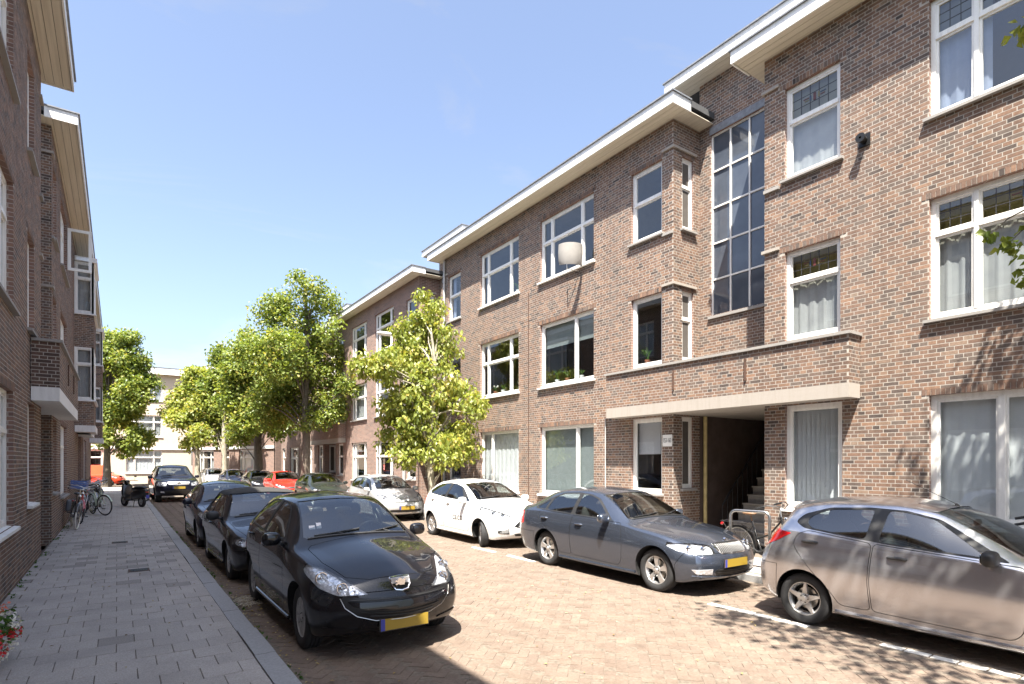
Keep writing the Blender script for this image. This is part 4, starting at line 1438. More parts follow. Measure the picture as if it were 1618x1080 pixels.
trA = make_tree('small pale yellow-green tree between the white car and the silver hatchback', (8.25, 16.4, 0.0),
    [(0, 0, -0.1), (0.02, 0, 1.0), (-0.06, 0.05, 2.2), (0.02, 0.0, 3.4), (0.10, 0.0, 4.3), (0.12, 0, 5.2), (0.0, 0, 6.0)], 0.13,
    blob_px(18.2, [(672, 492, 30), (655, 530, 36), (604, 572, 26), (575, 575, 14), (700, 545, 30), (640, 585, 40), (700, 610, 40), (742, 640, 22), (660, 650, 46), (722, 690, 30), (622, 650, 24), (700, 712, 30), (645, 706, 28), (740, 705, 18), (612, 690, 14)], 0.9, 2),
    380, 48, 0.092, 'leaf_pale', 'bark_pale', 21, (0.22, 0.42), droop=0.9, long=1.7)
trB = make_tree('tallest dark-trunked green tree standing beyond the silver hatchback', (8.25, 31.2, 0.0),
    [(0, 0, -0.1), (0, 0, 1.5), (0.05, 0, 3.2), (0.0, 0.1, 5), (0.1, 0, 7), (0.05, 0, 9), (0, 0, 11.4)], 0.26,
    blob_px(30.4, [(478, 452, 24), (440, 475, 22), (512, 478, 24), (418, 505, 22), (470, 515, 40), (530, 522, 20), (450, 565, 44), (512, 580, 40), (548, 612, 16), (404, 560, 32), (470, 625, 44), (522, 640, 26), (432, 635, 40), (500, 665, 22)], 1.6, 3),
    600, 50, 0.118, 'leaf_linden', 'bark', 22, (0.35, 0.7))
trC = make_tree('green tree with a thick trunk behind the red car, left of the tallest tree', (7.6, 40.0, 0.0),
    [(0, 0, -0.1), (0, 0, 1.5), (-0.05, 0, 3.2), (0.0, 0.1, 5), (0.1, 0, 7), (0.05, 0, 9), (0, 0, 10)], 0.3,
    blob_px(37.2, [(395, 545, 22), (385, 580, 30), (412, 610, 34), (372, 625, 28), (400, 660, 28), (440, 668, 22), (380, 680, 18), (425, 590, 25)], 1.6, 4),
    420, 50, 0.155, 'leaf_linden', 'bark', 23, (0.4, 0.75))
trD = make_tree('slim green tree between the thick-trunked tree and the pale end block', (6.5, 46.5, 0.0),
    [(0, 0, -0.1), (0, 0, 2.0), (-0.05, 0, 4), (0.0, 0.1, 6), (0.1, 0, 8), (0, 0, 10)], 0.2,
    blob_px(42, [(352, 562, 18), (360, 598, 26), (336, 615, 24), (372, 645, 22), (345, 660, 20), (355, 690, 12)], 1.3, 5),
    320, 50, 0.165, 'leaf_linden', 'bark_pale', 24, (0.4, 0.75))
trE = make_tree('spreading green tree directly right of the dark car in the road', (4.9, 48.0, 0.0),
    [(0, 0, -0.1), (0, 0, 2.0), (-0.05, 0, 4), (0.0, 0.1, 5.5), (0, 0, 7.5)], 0.2,
    blob_px(42.3, [(310, 600, 18), (298, 636, 24), (325, 645, 24), (285, 660, 17), (318, 685, 14), (270, 648, 11), (300, 700, 9)], 1.3, 6),
    320, 50, 0.165, 'leaf_pale', 'bark_pale', 25, (0.4, 0.75))
trF = make_tree('round green tree at the end of the shady pavement beside the red vehicles', (-0.62, 51.5, 0.0),
    [(0, 0, -0.1), (0, 0, 2.0), (0.05, 0, 4), (0.1, 0.1, 6), (0.2, 0, 8.5), (0.3, 0, 10.5)], 0.26,
    blob_px(42.5, [(178, 545, 24), (205, 572, 24), (170, 600, 26), (215, 618, 24), (188, 648, 28), (222, 690, 16), (160, 560, 22), (200, 705, 15), (162, 690, 15), (236, 602, 10), (205, 535, 12)], 1.5, 7),
    540, 50, 0.165, 'leaf_linden', 'bark', 26, (0.4, 0.8))

def off_frame(p):
    q = cam_px(p)
    if q is None: return True
    m = 0.55 / q[2] * 899
    return q[0] > 1618 + m or q[1] < -m
near_blobs = [(4.6, 0.0, 7.2, 1.3), (5.6, 0.8, 8.2, 1.4), (6.4, 0.2, 6.8, 1.6), (7.4, 0.4, 7.6, 1.4), (5.6, -1.0, 7.4, 1.6), (7.2, -0.9, 6.0, 1.5), (8.3, -0.2, 8.0, 1.3), (4.2, 1.2, 7.6, 0.9), (6.6, -0.6, 8.8, 1.2), (8.6, 0.9, 6.6, 0.9)]
trN = make_tree('leafy twigs of a tree standing just outside the right edge of the picture', (8.25, -0.9, 0.0),
    [(0, 0, -0.1), (0, 0, 1.5), (-0.1, 0, 3), (-0.3, 0.1, 4.5), (-0.6, 0.1, 6), (-0.9, 0.2, 8)], 0.22,
    near_blobs, 420, 34, 0.11, 'leaf_linden', 'bark', 27, (0.3, 0.55), keep=off_frame, long=1.15, branches=40)
# the twigs that reach into view
g = random.Random(5)
tw = MB(); cs_, rs_ = [], []
Bn = Vector((8.25, -0.9, 0.0))
for tip, r_, k in (((7.00, 1.72, 4.05), 0.11, 1), ((7.02, 1.68, 3.66), 0.11, 1), ((6.92, 1.86, 4.10), 0.07, 1), ((7.00, 1.66, 5.98), 0.09, 1), ((7.02, 1.64, 3.88), 0.12, 1), ((6.98, 1.76, 3.98), 0.09, 1)):
    q = Vector(tip) - Bn
    a = Vector((-0.35, 0.1, 4.6))
    m_ = a.lerp(q, 0.55) + Vector((0.25, -0.15, 0.55))
    tw.tube([a, m_, q + Vector((0.05, -0.1, 0.12)), q], [0.02, 0.012, 0.006, 0.003], 6)
    cs_.append(tuple(q)); rs_.append(r_)
V, Q, T = leaf_cloud(cs_, rs_, 11, 0.088, 9, 0.6, 1.1)
tw.build('twig', 'bark', trN, smooth=True)
link('crown', np_mesh('crown', V, Q, 'leaf_linden', tone=T), trN)
# ------------------------------------------------------------------ cars: lofted bodies cut into panels
from mathutils.interpolate import poly_3d_calc
WORK = bpy.data.scenes.new('work')

_tmp = []
def boolean(a, b, op):
    """mesh boolean in a separate scratch scene"""
    if not _tmp:
        for nm in ('a', 'b'):
            o = bpy.data.objects.new(nm, a); WORK.collection.objects.link(o); _tmp.append(o)
    oa, ob = _tmp
    oa.data = a; ob.data = b
    res = None
    for solver in ('MANIFOLD', 'EXACT'):
        md = oa.modifiers.new('x', 'BOOLEAN')
        md.operation = op; md.object = ob
        try: md.solver = solver
        except TypeError:
            oa.modifiers.clear(); continue
        vl = WORK.view_layers[0]
        vl.update()
        dg = vl.depsgraph
        res = bpy.data.meshes.new_from_object(oa.evaluated_get(dg))
        bad = len(res.polygons) == 0 or (len(res.vertices) == len(a.vertices) and len(res.polygons) == len(a.polygons))
        oa.modifiers.clear()
        if not bad: break
        if solver == 'MANIFOLD':
            bpy.data.meshes.remove(res)
    return res

def pchip(pts):
    xs = [p[0] for p in pts]; ys = [p[1] for p in pts]
    n = len(xs)
    if n == 1: return lambda x: ys[0]
    h = [xs[i+1] - xs[i] for i in range(n-1)]
    d = [(ys[i+1] - ys[i]) / h[i] for i in range(n-1)]
    m = [0.0] * n
    m[0], m[-1] = d[0], d[-1]
    for i in range(1, n-1):
        if d[i-1] * d[i] > 0:
            w1, w2 = 2*h[i] + h[i-1], h[i] + 2*h[i-1]
            m[i] = (w1 + w2) / (w1 / d[i-1] + w2 / d[i])
    def f(x):
        if x <= xs[0]: return ys[0]
        if x >= xs[-1]: return ys[-1]
        i = 0
        while x > xs[i+1]: i += 1
        t = (x - xs[i]) / h[i]
        return (ys[i] * (1 + 2*t) * (1-t)**2 + h[i] * m[i] * t * (1-t)**2 + ys[i+1] * t*t * (3 - 2*t) + h[i] * m[i+1] * t*t * (t-1))
    return f

def qb(p0, p1, p2, n, last=False):
    out = []
    for k in range(n + (1 if last else 0)):
        t = k / n
        out.append(((1-t)**2 * p0[0] + 2*t*(1-t) * p1[0] + t*t * p2[0], (1-t)**2 * p0[1] + 2*t*(1-t) * p1[1] + t*t * p2[1]))
    return out

def toward(a, b, d):
    L = math.hypot(b[0]-a[0], b[1]-a[1])
    d = min(d, L * 0.46)
    return (a[0] + (b[0]-a[0]) * d / L, a[1] + (b[1]-a[1]) * d / L) if L > 1e-6 else a

def car_section(zb, wb, wm, zm, ws, zs, wt, zt, zc, r1, r3, r4, bulge):
    p0, p1, p2, p3, p4, p5 = (0.0, zb), (wb, zb), (wm, zm), (ws, zs), (wt, zt), (0.0, zc)
    a1, b1 = toward(p1, p0, r1), toward(p1, p2, r1)
    a3, b3 = toward(p3, p2, r3), toward(p3, p4, r3)
    a4, b4 = toward(p4, p3, r4), toward(p4, p5, r4)
    out = []
    for k in range(3): out.append((a1[0] * k / 3, zb))
    out += qb(a1, p1, b1, 4)
    # flank: smooth curve through b1, p2, a3
    ctrl = (2*p2[0] - 0.5*(b1[0] + a3[0]), p2[1] * 2 - 0.5*(b1[1] + a3[1]))
    out += qb(b1, ctrl, a3, 10)
    out += qb(a3, p3, b3, 5)
    mid = ((b3[0] + a4[0]) / 2 + bulge, (b3[1] + a4[1]) / 2)
    out += qb(b3, (2*mid[0] - 0.5*(b3[0]+a4[0]), 2*mid[1] - 0.5*(b3[1]+a4[1])), a4, 7)
    out += qb(a4, p4, b4, 5)
    ctrl = (b4[0] * 0.45, zc)
    out += qb(b4, ctrl, p5, 7, True)
    return out

def car_body(sp):
    """closed lofted body; returns verts, faces, per-vertex fields"""
    W2 = sp['W'] / 2
    yF, yR = -sp['fo'], sp['wb'] + sp['ro']
    fn = {k: pchip(sp[k]) for k in ('zc', 'zs', 'plan', 'ws', 'wt', 'crown', 'zb', 'r3', 'r4', 'bulge', 'zm')}
    pf, pr = pchip(sp['nose']), pchip(sp['tail'])
    ys = []
    y = yF
    while y < yR - 0.01:
        ys.append(y)
        y += 0.02 if (y < yF + 0.12 or y > yR - 0.16) else sp.get('step', 0.065)
    ys.append(yR)
    rings = []
    def sec(y):
        wm = fn['plan'](y) * W2
        zc = fn['zc'](y); zs = fn['zs'](y)
        zt = max(zc - fn['crown'](y), zs + 0.004)
        ws = min(fn['ws'](y) * W2, wm - 0.004)
        wt = min(fn['wt'](y) * W2, ws - 0.02)
        zb = fn['zb'](y)
        return car_section(zb, wm - 0.055, wm, zb + (zs - zb) * fn['zm'](y), ws, zs, wt, zt, zc, 0.05, fn['r3'](y), fn['r4'](y), fn['bulge'](y))
    secs = [(y, sec(y)) for y in ys]
    def cap(base, y, s, blg):
        zmn = min(p[1] for p in base); zmx = max(p[1] for p in base); zm = (zmn + zmx) / 2
        res = []
        for q in (0.97, 0.92, 0.84, 0.7, 0.5, 0.28, 0.1):
            res.append((y + s * blg * (1 - q ** 4), [(p[0] * q, zm + (p[1] - zm) * q) for p in base]))
        return res
    front = list(reversed(cap(secs[0][1], yF, -1, 0.03)))
    rear = cap(secs[-1][1], yR, 1, 0.03)
    allr = front + secs + rear
    V = []; F = []
    n = len(secs[0][1])
    full = 2 * n - 2
    la, lb = sp.get('plan_f', 0.20), sp.get('plan_r', 0.10)
    def dfm(x, y, z):
        t = min(1, max(0, (y - yF) / 0.85)); k = (1 - t) ** 2
        t2 = min(1, max(0, (yR - y) / 0.7)); k2 = (1 - t2) ** 2
        ax = min(1, abs(x) / W2)
        return (x, y + k * (la * ax ** 2.3 + pf(z)) - k2 * (lb * ax ** 2.5 + pr(z)), z)
    for y, s in allr:
        for p in s: V.append(dfm(p[0], y, p[1]))
        for p in reversed(s[1:-1]): V.append(dfm(-p[0], y, p[1]))
    m = len(allr)
    for i in range(m - 1):
        for k in range(full):
            k2 = (k + 1) % full
            F.append((i * full + k, (i + 1) * full + k, (i + 1) * full + k2, i * full + k2))
    F.append(tuple(reversed([k for k in range(full)])))
    F.append(tuple((m - 1) * full + k for k in range(full)))
    return V, F

def raw_mesh(V, F, name='tmp'):
    me = bpy.data.meshes.new(name)
    me.from_pydata([tuple(v) for v in V], [], F)
    bm = bmesh.new(); bm.from_mesh(me)
    bmesh.ops.recalc_face_normals(bm, faces=bm.faces)
    bm.to_mesh(me); bm.free()
    me.update()
    return me

def prism_mesh(poly, axis, a0, a1):
    m = MB(); m.prism(poly, axis, a0, a1)
    return raw_mesh(m.v, m.f)

def both_sides(poly, x0=0.22, x1=1.5):
    m = MB(); m.prism(poly, 'x', x0, x1); m.prism(poly, 'x', -x1, -x0)
    return raw_mesh(m.v, m.f)

def mirror_front(poly, y0, y1):
    m = MB(); m.prism(poly, 'y', y0, y1); m.prism([(-p[0], p[1]) for p in poly], 'y', y0, y1)
    return raw_mesh(m.v, m.f)

def grow(poly, d):
    """offset a convex-ish polygon about its own edges (d < 0 shrinks)"""
    n = len(poly)
    area = sum(poly[i][0] * poly[(i+1) % n][1] - poly[(i+1) % n][0] * poly[i][1] for i in range(n))
    s = 1 if area > 0 else -1
    out = []
    for i in range(n):
        p0, p1, p2 = Vector(poly[i-1]), Vector(poly[i]), Vector(poly[(i+1) % n])
        e1 = (p1 - p0); e2 = (p2 - p1)
        if e1.length < 1e-7 or e2.length < 1e-7: out.append(tuple(p1)); continue
        e1.normalize(); e2.normalize()
        n1 = Vector((e1.y, -e1.x)) * s; n2 = Vector((e2.y, -e2.x)) * s
        b = n1 + n2
        if b.length < 1e-6: out.append(tuple(p1)); continue
        b.normalize()
        out.append(tuple(p1 + b * d / max(0.5, b.dot(n1))))
    return out

class Car:
    def __init__(self, sp):
        self.sp = sp
        V, F = car_body(sp)
        self.outer = raw_mesh(V, F, 'outer')
        me = self.outer
        self.co = [v.co.copy() for v in me.vertices]
        nm = [Vector((0, 0, 0)) for _ in self.co]
        for p in me.polygons:
            for i in p.vertices: nm[i] += p.normal * p.area
        self.nm = [v.normalized() if v.length > 0 else Vector((0, 0, 1)) for v in nm]
        self.polys = [tuple(p.vertices) for p in me.polygons]
        self.bvh = BVHTree.FromPolygons(self.co, self.polys)
        self.F = F
        self.body = None
        self.dc = {}
        self.parts = []        # (name, mesh, label)

    def disp(self, d):
        if d not in self.dc: self.dc[d] = self._disp(d)
        return self.dc[d]

    def _disp(self, d):
        return raw_mesh([c + n * d for c, n in zip(self.co, self.nm)], self.polys)

    def normal_at(self, p):
        loc, nrm, idx, dist = self.bvh.find_nearest(p)
        vs = self.polys[idx]
        if len(vs) > 8: return nrm, dist
        w = poly_3d_calc([self.co[i] for i in vs], loc)
        n = Vector((0, 0, 0))
        for i, k in zip(vs, w): n += self.nm[i] * k
        return n.normalized(), dist

    def finish(self, me, mats, tol=0.004, only_surface=False, name='panel'):
        """paint the outer skin, dark inside; smooth normals taken from the whole body"""
        me = me.copy()
        vs = [v.co.copy() for v in me.vertices]
        cache = {}
        def vn(i):
            if i not in cache: cache[i] = self.normal_at(vs[i])
            return cache[i]
        surf = []
        for p in me.polygons:
            n, d = self.normal_at(p.center)
            surf.append(d < tol + 0.004 and n.dot(p.normal) > 0.55)
        if only_surface:
            bm = bmesh.new(); bm.from_mesh(me)
            bm.faces.ensure_lookup_table()
            bmesh.ops.delete(bm, geom=[bm.faces[i] for i, s in enumerate(surf) if not s], context='FACES')
            bm.to_mesh(me); bm.free()
            vs = [v.co.copy() for v in me.vertices]; cache.clear()
            surf = [True] * len(me.polygons)
        me.materials.clear()
        for m in mats: me.materials.append(M(m))
        me.polygons.foreach_set('material_index', [0 if s or len(mats) < 2 else 1 for s in surf])
        me.polygons.foreach_set('use_smooth', [True] * len(me.polygons))
        nl = [None] * len(me.loops)
        for p, s in zip(me.polygons, surf):
            for li in p.loop_indices:
                if s:
                    n, d = vn(me.loops[li].vertex_index)
                    if d > tol + 0.01 or n.dot(p.normal) < 0.3: n = p.normal
                else: n = p.normal
                nl[li] = n.copy()
        me.normals_split_custom_set([tuple(n) for n in nl])
        me.name = name
        return me

    def split_lr(self, me):
        """left and right halves of a mesh whose pieces do not cross the centre line"""
        res = []
        for s in (-1, 1):
            m = me.copy()
            bm = bmesh.new(); bm.from_mesh(m)
            bmesh.ops.delete(bm, geom=[v for v in bm.verts if v.co.x * s < 0], context='VERTS')
            bm.to_mesh(m); bm.free()
            if len(m.polygons): res.append(m)
        return res

    def hit(self, o, d):
        loc, n, i, dist = self.bvh.ray_cast(Vector(o), Vector(d))
        return loc

    def front_y(self, x, z):
        p = self.hit((x, -5, z), (0, 1, 0)); return p.y if p else -self.sp['fo']

    def rear_y(self, x, z):
        p = self.hit((x, 9, z), (0, -1, 0)); return p.y if p else self.sp['wb'] + self.sp['ro']

    def side_x(self, y, z):
        p = self.hit((3, y, z), (-1, 0, 0)); return p.x if p else self.sp['W'] / 2

    def top_z(self, x, y):
        p = self.hit((x, y, 3), (0, 0, -1)); return p.z if p else 1.0

def ellipsoid(mb, c, r, e=2.6, nu=16, nv=10, mi=0, tilt=None):
    """superellipsoid added to a builder"""
    def sg(v, p): return math.copysign(abs(v) ** p, v)
    k = 2.0 / e
    vs = []
    for j in range(nv + 1):
        b = -math.pi / 2 + math.pi * j / nv
        for i in range(nu):
            a = 2 * math.pi * i / nu
            p = Vector((r[0] * sg(math.cos(b), k) * sg(math.cos(a), k), r[1] * sg(math.cos(b), k) * sg(math.sin(a), k), r[2] * sg(math.sin(b), k)))
            if tilt is not None: p = tilt @ p
            vs.append(Vector(c) + p)
    fs = []
    for j in range(nv):
        for i in range(nu):
            i2 = (i + 1) % nu
            fs.append((j * nu + i, j * nu + i2, (j + 1) * nu + i2, (j + 1) * nu + i))
    mb.add(vs, fs, mi)

def wheel_meshes(r, w, style, rim_r, rim_mat):
    """tyre and rim around the x axis, outer face at +x"""
    t = MB()
    h = w / 2
    prof = [(-h * 0.75, rim_r - 0.012), (-h * 0.95, rim_r + 0.01), (-h, (r + rim_r) / 2), (-h * 0.92, r - 0.022), (-h * 0.72, r - 0.004)]
    for gx in (-0.42, 0.0, 0.42):     # tread grooves
        prof += [(h * gx - 0.006 - h * 0.12, r), (h * gx - 0.006, r), (h * gx - 0.004, r - 0.008), (h * gx + 0.004, r - 0.008), (h * gx + 0.006, r)]
    prof += [(h * 0.72, r - 0.004), (h * 0.92, r - 0.022), (h, (r + rim_r) / 2), (h * 0.95, rim_r + 0.01), (h * 0.75, rim_r - 0.012)]
    t.lathe(prof, 'x', n=48)
    tyre = t.mesh('tyre', 'rubber', True, 35)
    m = MB()
    # barrel and lip
    m.lathe([(-h * 0.7, rim_r - 0.02), (h * 0.30, rim_r - 0.035), (h * 0.78, rim_r - 0.014), (h * 0.80, rim_r + 0.003), (h * 0.72, rim_r + 0.004), (h * 0.6, rim_r - 0.002)], 'x', n=40, mi=0)
    m.lathe([(-h * 0.25, 0.001), (-h * 0.25, rim_r - 0.03)], 'x', n=24, mi=1)      # dark back with brake disc
    m.lathe([(-h * 0.05, 0.05), (-h * 0.05, rim_r * 0.62), (-h * 0.12, rim_r * 0.64)], 'x', n=24, mi=2)
    face = h * 0.62
    def spoke(a, w0, w1, r0, r1, d0, d1, th=0.02):
        ca, sa = math.cos(a), math.sin(a)
        def P(rr, off, x): return (x, rr * ca - off * sa, rr * sa + off * ca)
        rm = (r0 + r1) / 2; wm_ = (w0 + w1) / 2 * 0.92; dm = max(d0, d1) + 0.004
        vs = []
        for rr, ww, dd in ((r0, w0, d0), (rm, wm_, dm), (r1, w1, d1)):
            vs += [P(rr, -ww / 2, dd - th), P(rr, ww / 2, dd - th), P(rr, ww / 2 - 0.004, dd), P(rr, -ww / 2 + 0.004, dd)]
        fs = [(0, 1, 2, 3), (8, 11, 10, 9)]
        for b in (0, 4):
            for i in range(4):
                j = (i + 1) % 4
                fs.append((b + i, b + 4 + i, b + 4 + j, b + j))
        m.add(vs, fs, 0)
    if style == 'five':       # five broad split spokes
        for k in range(5):
            a = 2 * math.pi * k / 5 + 0.3
            spoke(a, 0.058, 0.105, 0.045, rim_r - 0.012, face - 0.004, face + 0.010)
    elif style == 'star':
        for k in range(5):
            a = 2 * math.pi * k / 5 + 0.25
            spoke(a, 0.085, 0.034, 0.03, rim_r - 0.012, face - 0.002, face + 0.012)
    elif style == 'seven':
        for k in range(7):
            a = 2 * math.pi * k / 7
            spoke(a, 0.045, 0.075, 0.04, rim_r - 0.01, face, face + 0.008)
    else:                      # plastic wheel cover with paddles and slots
        nsp = 9 if style == 'cap' else 8
        for k in range(nsp):
            a = 2 * math.pi * k / nsp
            spoke(a, 0.050, 0.092, 0.045, rim_r - 0.004, face + 0.004, face + 0.008, 0.012)
        m.lathe([(face + 0.002, rim_r - 0.03), (face + 0.010, rim_r - 0.012), (face + 0.004, rim_r + 0.004)], 'x', n=40)
    m.lathe([(face - 0.02, 0.065), (face + 0.006, 0.06), (face + 0.012, 0.045), (face + 0.014, 0.028), (face + 0.020, 0.024), (face + 0.020, 0.001)], 'x', n=24)
    for k in range(5):
        a = 2 * math.pi * k / 5
        m.lathe([(face, 0.008), (face + 0.016, 0.007), (face + 0.016, 0.0005)], 'x', (0, 0.045 * math.cos(a), 0.045 * math.sin(a)), 8, 1)
    rim = m.mesh('rim', [rim_mat, 'under_black', 'steel'], True, 32)
    return tyre, rim

def base_spec(**k):
    """a small hatchback; cars override what differs"""
    sp = dict(L=4.0, W=1.70, H=1.47, wb=2.5, fo=0.80, ro=0.68, wr=0.30, rim=0.19, tw=0.19)
    sp.update({a: k[a] for a in ('W', 'H', 'wb', 'fo', 'ro', 'wr', 'rim', 'tw') if a in k})
    yF, yR = -sp['fo'], sp['wb'] + sp['ro']
    sp.update(
        plan=[(yF, 0.80), (yF + 0.10, 0.88), (yF + 0.30, 0.955), (yF + 0.65, 0.99), (0.6, 1.0), (sp['wb'], 1.0), (yR - 0.45, 0.98), (yR - 0.15, 0.93), (yR, 0.86)],
        zb=[(yF, 0.24), (yF + 0.25, 0.19), (0.4, 0.175), (sp['wb'] - 0.3, 0.185), (yR - 0.25, 0.23), (yR, 0.30)],
        zm=[(yF, 0.55), (0, 0.62), (1.0, 0.58), (yR, 0.6)],
        nose=[(0.18, 0.09), (0.30, 0.03), (0.45, 0.0), (0.56, 0.02), (0.66, 0.07), (0.80, 0.18)],
        tail=[(0.25, 0.05), (0.42, 0.0), (0.58, 0.0), (0.75, 0.03), (1.0, 0.10), (1.45, 0.20)],
        bulge=[(yF, 0.0), (0.3, 0.0), (1.0, 0.014), (yR - 0.3, 0.014), (yR, 0.0)],
        r3=[(yF, 0.06), (0.2, 0.07), (0.7, 0.028), (yR - 0.3, 0.03), (yR, 0.06)],
        r4=[(yF, 0.08), (0.1, 0.12), (0.7, 0.07), (1.3, 0.09), (yR - 0.4, 0.09), (yR, 0.06)],
    )
    sp.update(k)
    return sp
def full_poly(half):
    """mirror a half outline (x >= 0, first and last on or near the centre line)"""
    out = list(half)
    for p in reversed(half):
        if p[0] > 1e-6: out.append((-p[0], p[1]))
    return out

def build_car(sp, label, name='parked_car', group=None, loc=(0, 0, 0), rz=0.0, detail=True, extras=None):
    car = Car(sp)
    paint = sp['paint']
    root = empty(name, loc, rz)
    tag(root, label, 'car', group)
    yF, yR, W2 = -sp['fo'], sp['wb'] + sp['ro'], sp['W'] / 2
    body = car.outer
    cb = sp['cabin']     # y0, y1, z0
    inner = boolean(car.disp(-0.035), prism_mesh([(cb[0], cb[2]), (cb[1], cb[2]), (cb[1], 2.2), (cb[0], 2.2)], 'x', -2, 2), 'INTERSECT')
    body = boolean(body, inner, 'DIFFERENCE')
    shell_in = car.disp(-0.012)
    glass_src = car.disp(-0.006)
    dlo = both_sides(sp['dlo'], 0.30)
    body = boolean(body, dlo, 'DIFFERENCE')
    wsp = prism_mesh(full_poly(sp['ws_poly']), 'y', *sp['ws_y'])
    rwp = prism_mesh(full_poly(sp['rw_poly']), 'y', *sp['rw_y'])
    body = boolean(body, wsp, 'DIFFERENCE')
    body = boolean(body, rwp, 'DIFFERENCE')
    # wheel arches
    ar = sp['wr'] + sp.get('gap', 0.045)
    for y in (0.0, sp['wb']):
        m = MB()
        for s in (-1, 1):
            prof = [(y + ar * math.cos(R(a)), sp['wr'] + ar * math.sin(R(a))) for a in range(-60, 241, 12)]
            m.prism(prof, 'x', s * (W2 - 0.30), s * 1.5)
        body = boolean(body, raw_mesh(m.v, m.f), 'DIFFERENCE')
    # glass
    def pane(src_prism, nm='window', mat='car_glass', lr=False):
        me = boolean(glass_src, src_prism, 'INTERSECT')
        for q in (car.split_lr(me) if lr else [me]):
            link(nm, car.finish(q, [mat], tol=0.012, only_surface=True, name=nm), root)
    pane(wsp, 'windscreen')
    pane(rwp, 'rear_window')
    frame_cut = boolean(car.disp(-0.002), dlo, 'INTERSECT')
    for pp in sp['panes']:
        pr = both_sides(pp, 0.31)
        pane(pr, 'side_window', lr=True)
        frame_cut = boolean(frame_cut, both_sides(pp, 0.2), 'DIFFERENCE')
    fm = sp.get('frame_mat', 'black_plastic')
    fc = boolean(frame_cut, shell_in, 'DIFFERENCE')
    for q in car.split_lr(fc): link('window_frame', car.finish(q, [fm, 'black_plastic'], tol=0.006), root)
    # lamps
    def lamp(pr, nm, kind):
        nonlocal body
        body = boolean(body, pr, 'DIFFERENCE')
        if kind == 'head':
            rf = boolean(car.disp(-0.030), pr, 'INTERSECT')
            cv = boolean(car.disp(0.0), pr, 'INTERSECT')
            for q in car.split_lr(rf):
                o = link(nm, car.finish(q, ['reflector', 'black_plastic'], tol=0.04), root)
                cvs = [c for c in car.split_lr(cv) if c.vertices[0].co.x * q.vertices[0].co.x > 0]
                link('lens', car.finish(cvs[0], ['lens_glass'], tol=0.004, only_surface=True), o)
                for bx, bz, br in sp.get('bowls', ()):
                    sgn = 1 if q.vertices[0].co.x > 0 else -1
                    y = car.front_y(bx, bz)
                    b = MB(); b.lathe([(y + 0.055, 0.005), (y + 0.05, br * 0.55), (y + 0.034, br * 0.85), (y + 0.018, br), (y + 0.018, br + 0.006), (y + 0.05, br + 0.006)], 'y', (bx * sgn, 0, bz), 20)
                    b.lathe([(y + 0.05, 0.012), (y + 0.022, 0.014), (y + 0.016, 0.002)], 'y', (bx * sgn, 0, bz), 10)
                    b.build('lamp_bowl', 'chrome', o, smooth=True)
        else:
            sol = boolean(car.disp(0.006), pr, 'INTERSECT')
            sol = boolean(sol, car.disp(-0.05), 'DIFFERENCE')
            for q in car.split_lr(sol): link(nm, car.finish(q, [kind, kind], tol=0.01), root)
    lamp(mirror_front(sp['headlight'], yF - 0.3, sp['hl_y']), 'headlight', 'head')
    if 'taillight' in sp:
        lamp(both_sides(sp['taillight'], 0.52), 'taillight', 'lamp_red')
    # panels
    def panel(pr, gap_pr, nm, mats=None, lr=False):
        nonlocal body
        pc = boolean(body, pr, 'INTERSECT')
        body = boolean(body, gap_pr, 'DIFFERENCE')
        res = []
        for q in (car.split_lr(pc) if lr else [pc]):
            res.append(link(nm, car.finish(q, mats or [paint, 'under_black']), root))
        return res
    G = 0.0065
    if 'bumper_f' in sp:
        panel(prism_mesh(grow(sp['bumper_f'], -G), 'x', -1.5, 1.5), prism_mesh(sp['bumper_f'], 'x', -1.5, 1.5), 'bumper')
    if 'bumper_r' in sp:
        panel(prism_mesh(grow(sp['bumper_r'], -G), 'x', -1.5, 1.5), prism_mesh(sp['bumper_r'], 'x', -1.5, 1.5), 'bumper')
    bp = full_poly(sp['bonnet'])
    panel(prism_mesh(grow(bp, -G), 'z', sp.get('bonnet_z', 0.55), 1.3), prism_mesh(bp, 'z', sp.get('bonnet_z', 0.55), 1.3), 'bonnet')
    for dp, hnd in sp['doors']:
        ds = panel(both_sides(grow(dp, -G), 0.2), both_sides(dp, 0.2), 'door', lr=True)
        for d in ds:
            s = 1 if d.data.vertices[0].co.x > 0 else -1
            hy, hz = hnd
            x = car.side_x(hy, hz)
            m = MB()
            m.tube([(s * (x - 0.006), hy - 0.085, hz), (s * (x + 0.022), hy - 0.06, hz + 0.004), (s * (x + 0.030), hy, hz + 0.006), (s * (x + 0.022), hy + 0.07, hz + 0.004), (s * (x - 0.006), hy + 0.095, hz)], [0.011, 0.017, 0.018, 0.017, 0.011], 8)
            ellipsoid(m, (s * (x - 0.006), hy, hz - 0.012), (0.010, 0.085, 0.034), 2.2, 14, 8, 1)
            m.build('handle', [sp.get('handle_mat', paint), 'black_plastic'], d, smooth=True)
    body_o = link('body', car.finish(body, [paint, 'under_black']), root)
    # sill strip
    for s in (-1, 1):
        m = MB()
        zsl = pchip(sp['zb'])(1.2) + 0.05
        pts = [(s * (car.side_x(y, zsl + 0.01) + 0.002), y, zsl) for y in np.linspace(ar + 0.03, sp['wb'] - ar - 0.03, 8)]
        m.tube(pts, 0.022, 8)
        m.build('sill', sp.get('sill_mat', paint), root, smooth=True)
    # wheels
    tyre, rim = wheel_meshes(sp['wr'], sp['tw'], sp['wheel'], sp['rim'], sp.get('rim_mat', 'alloy'))
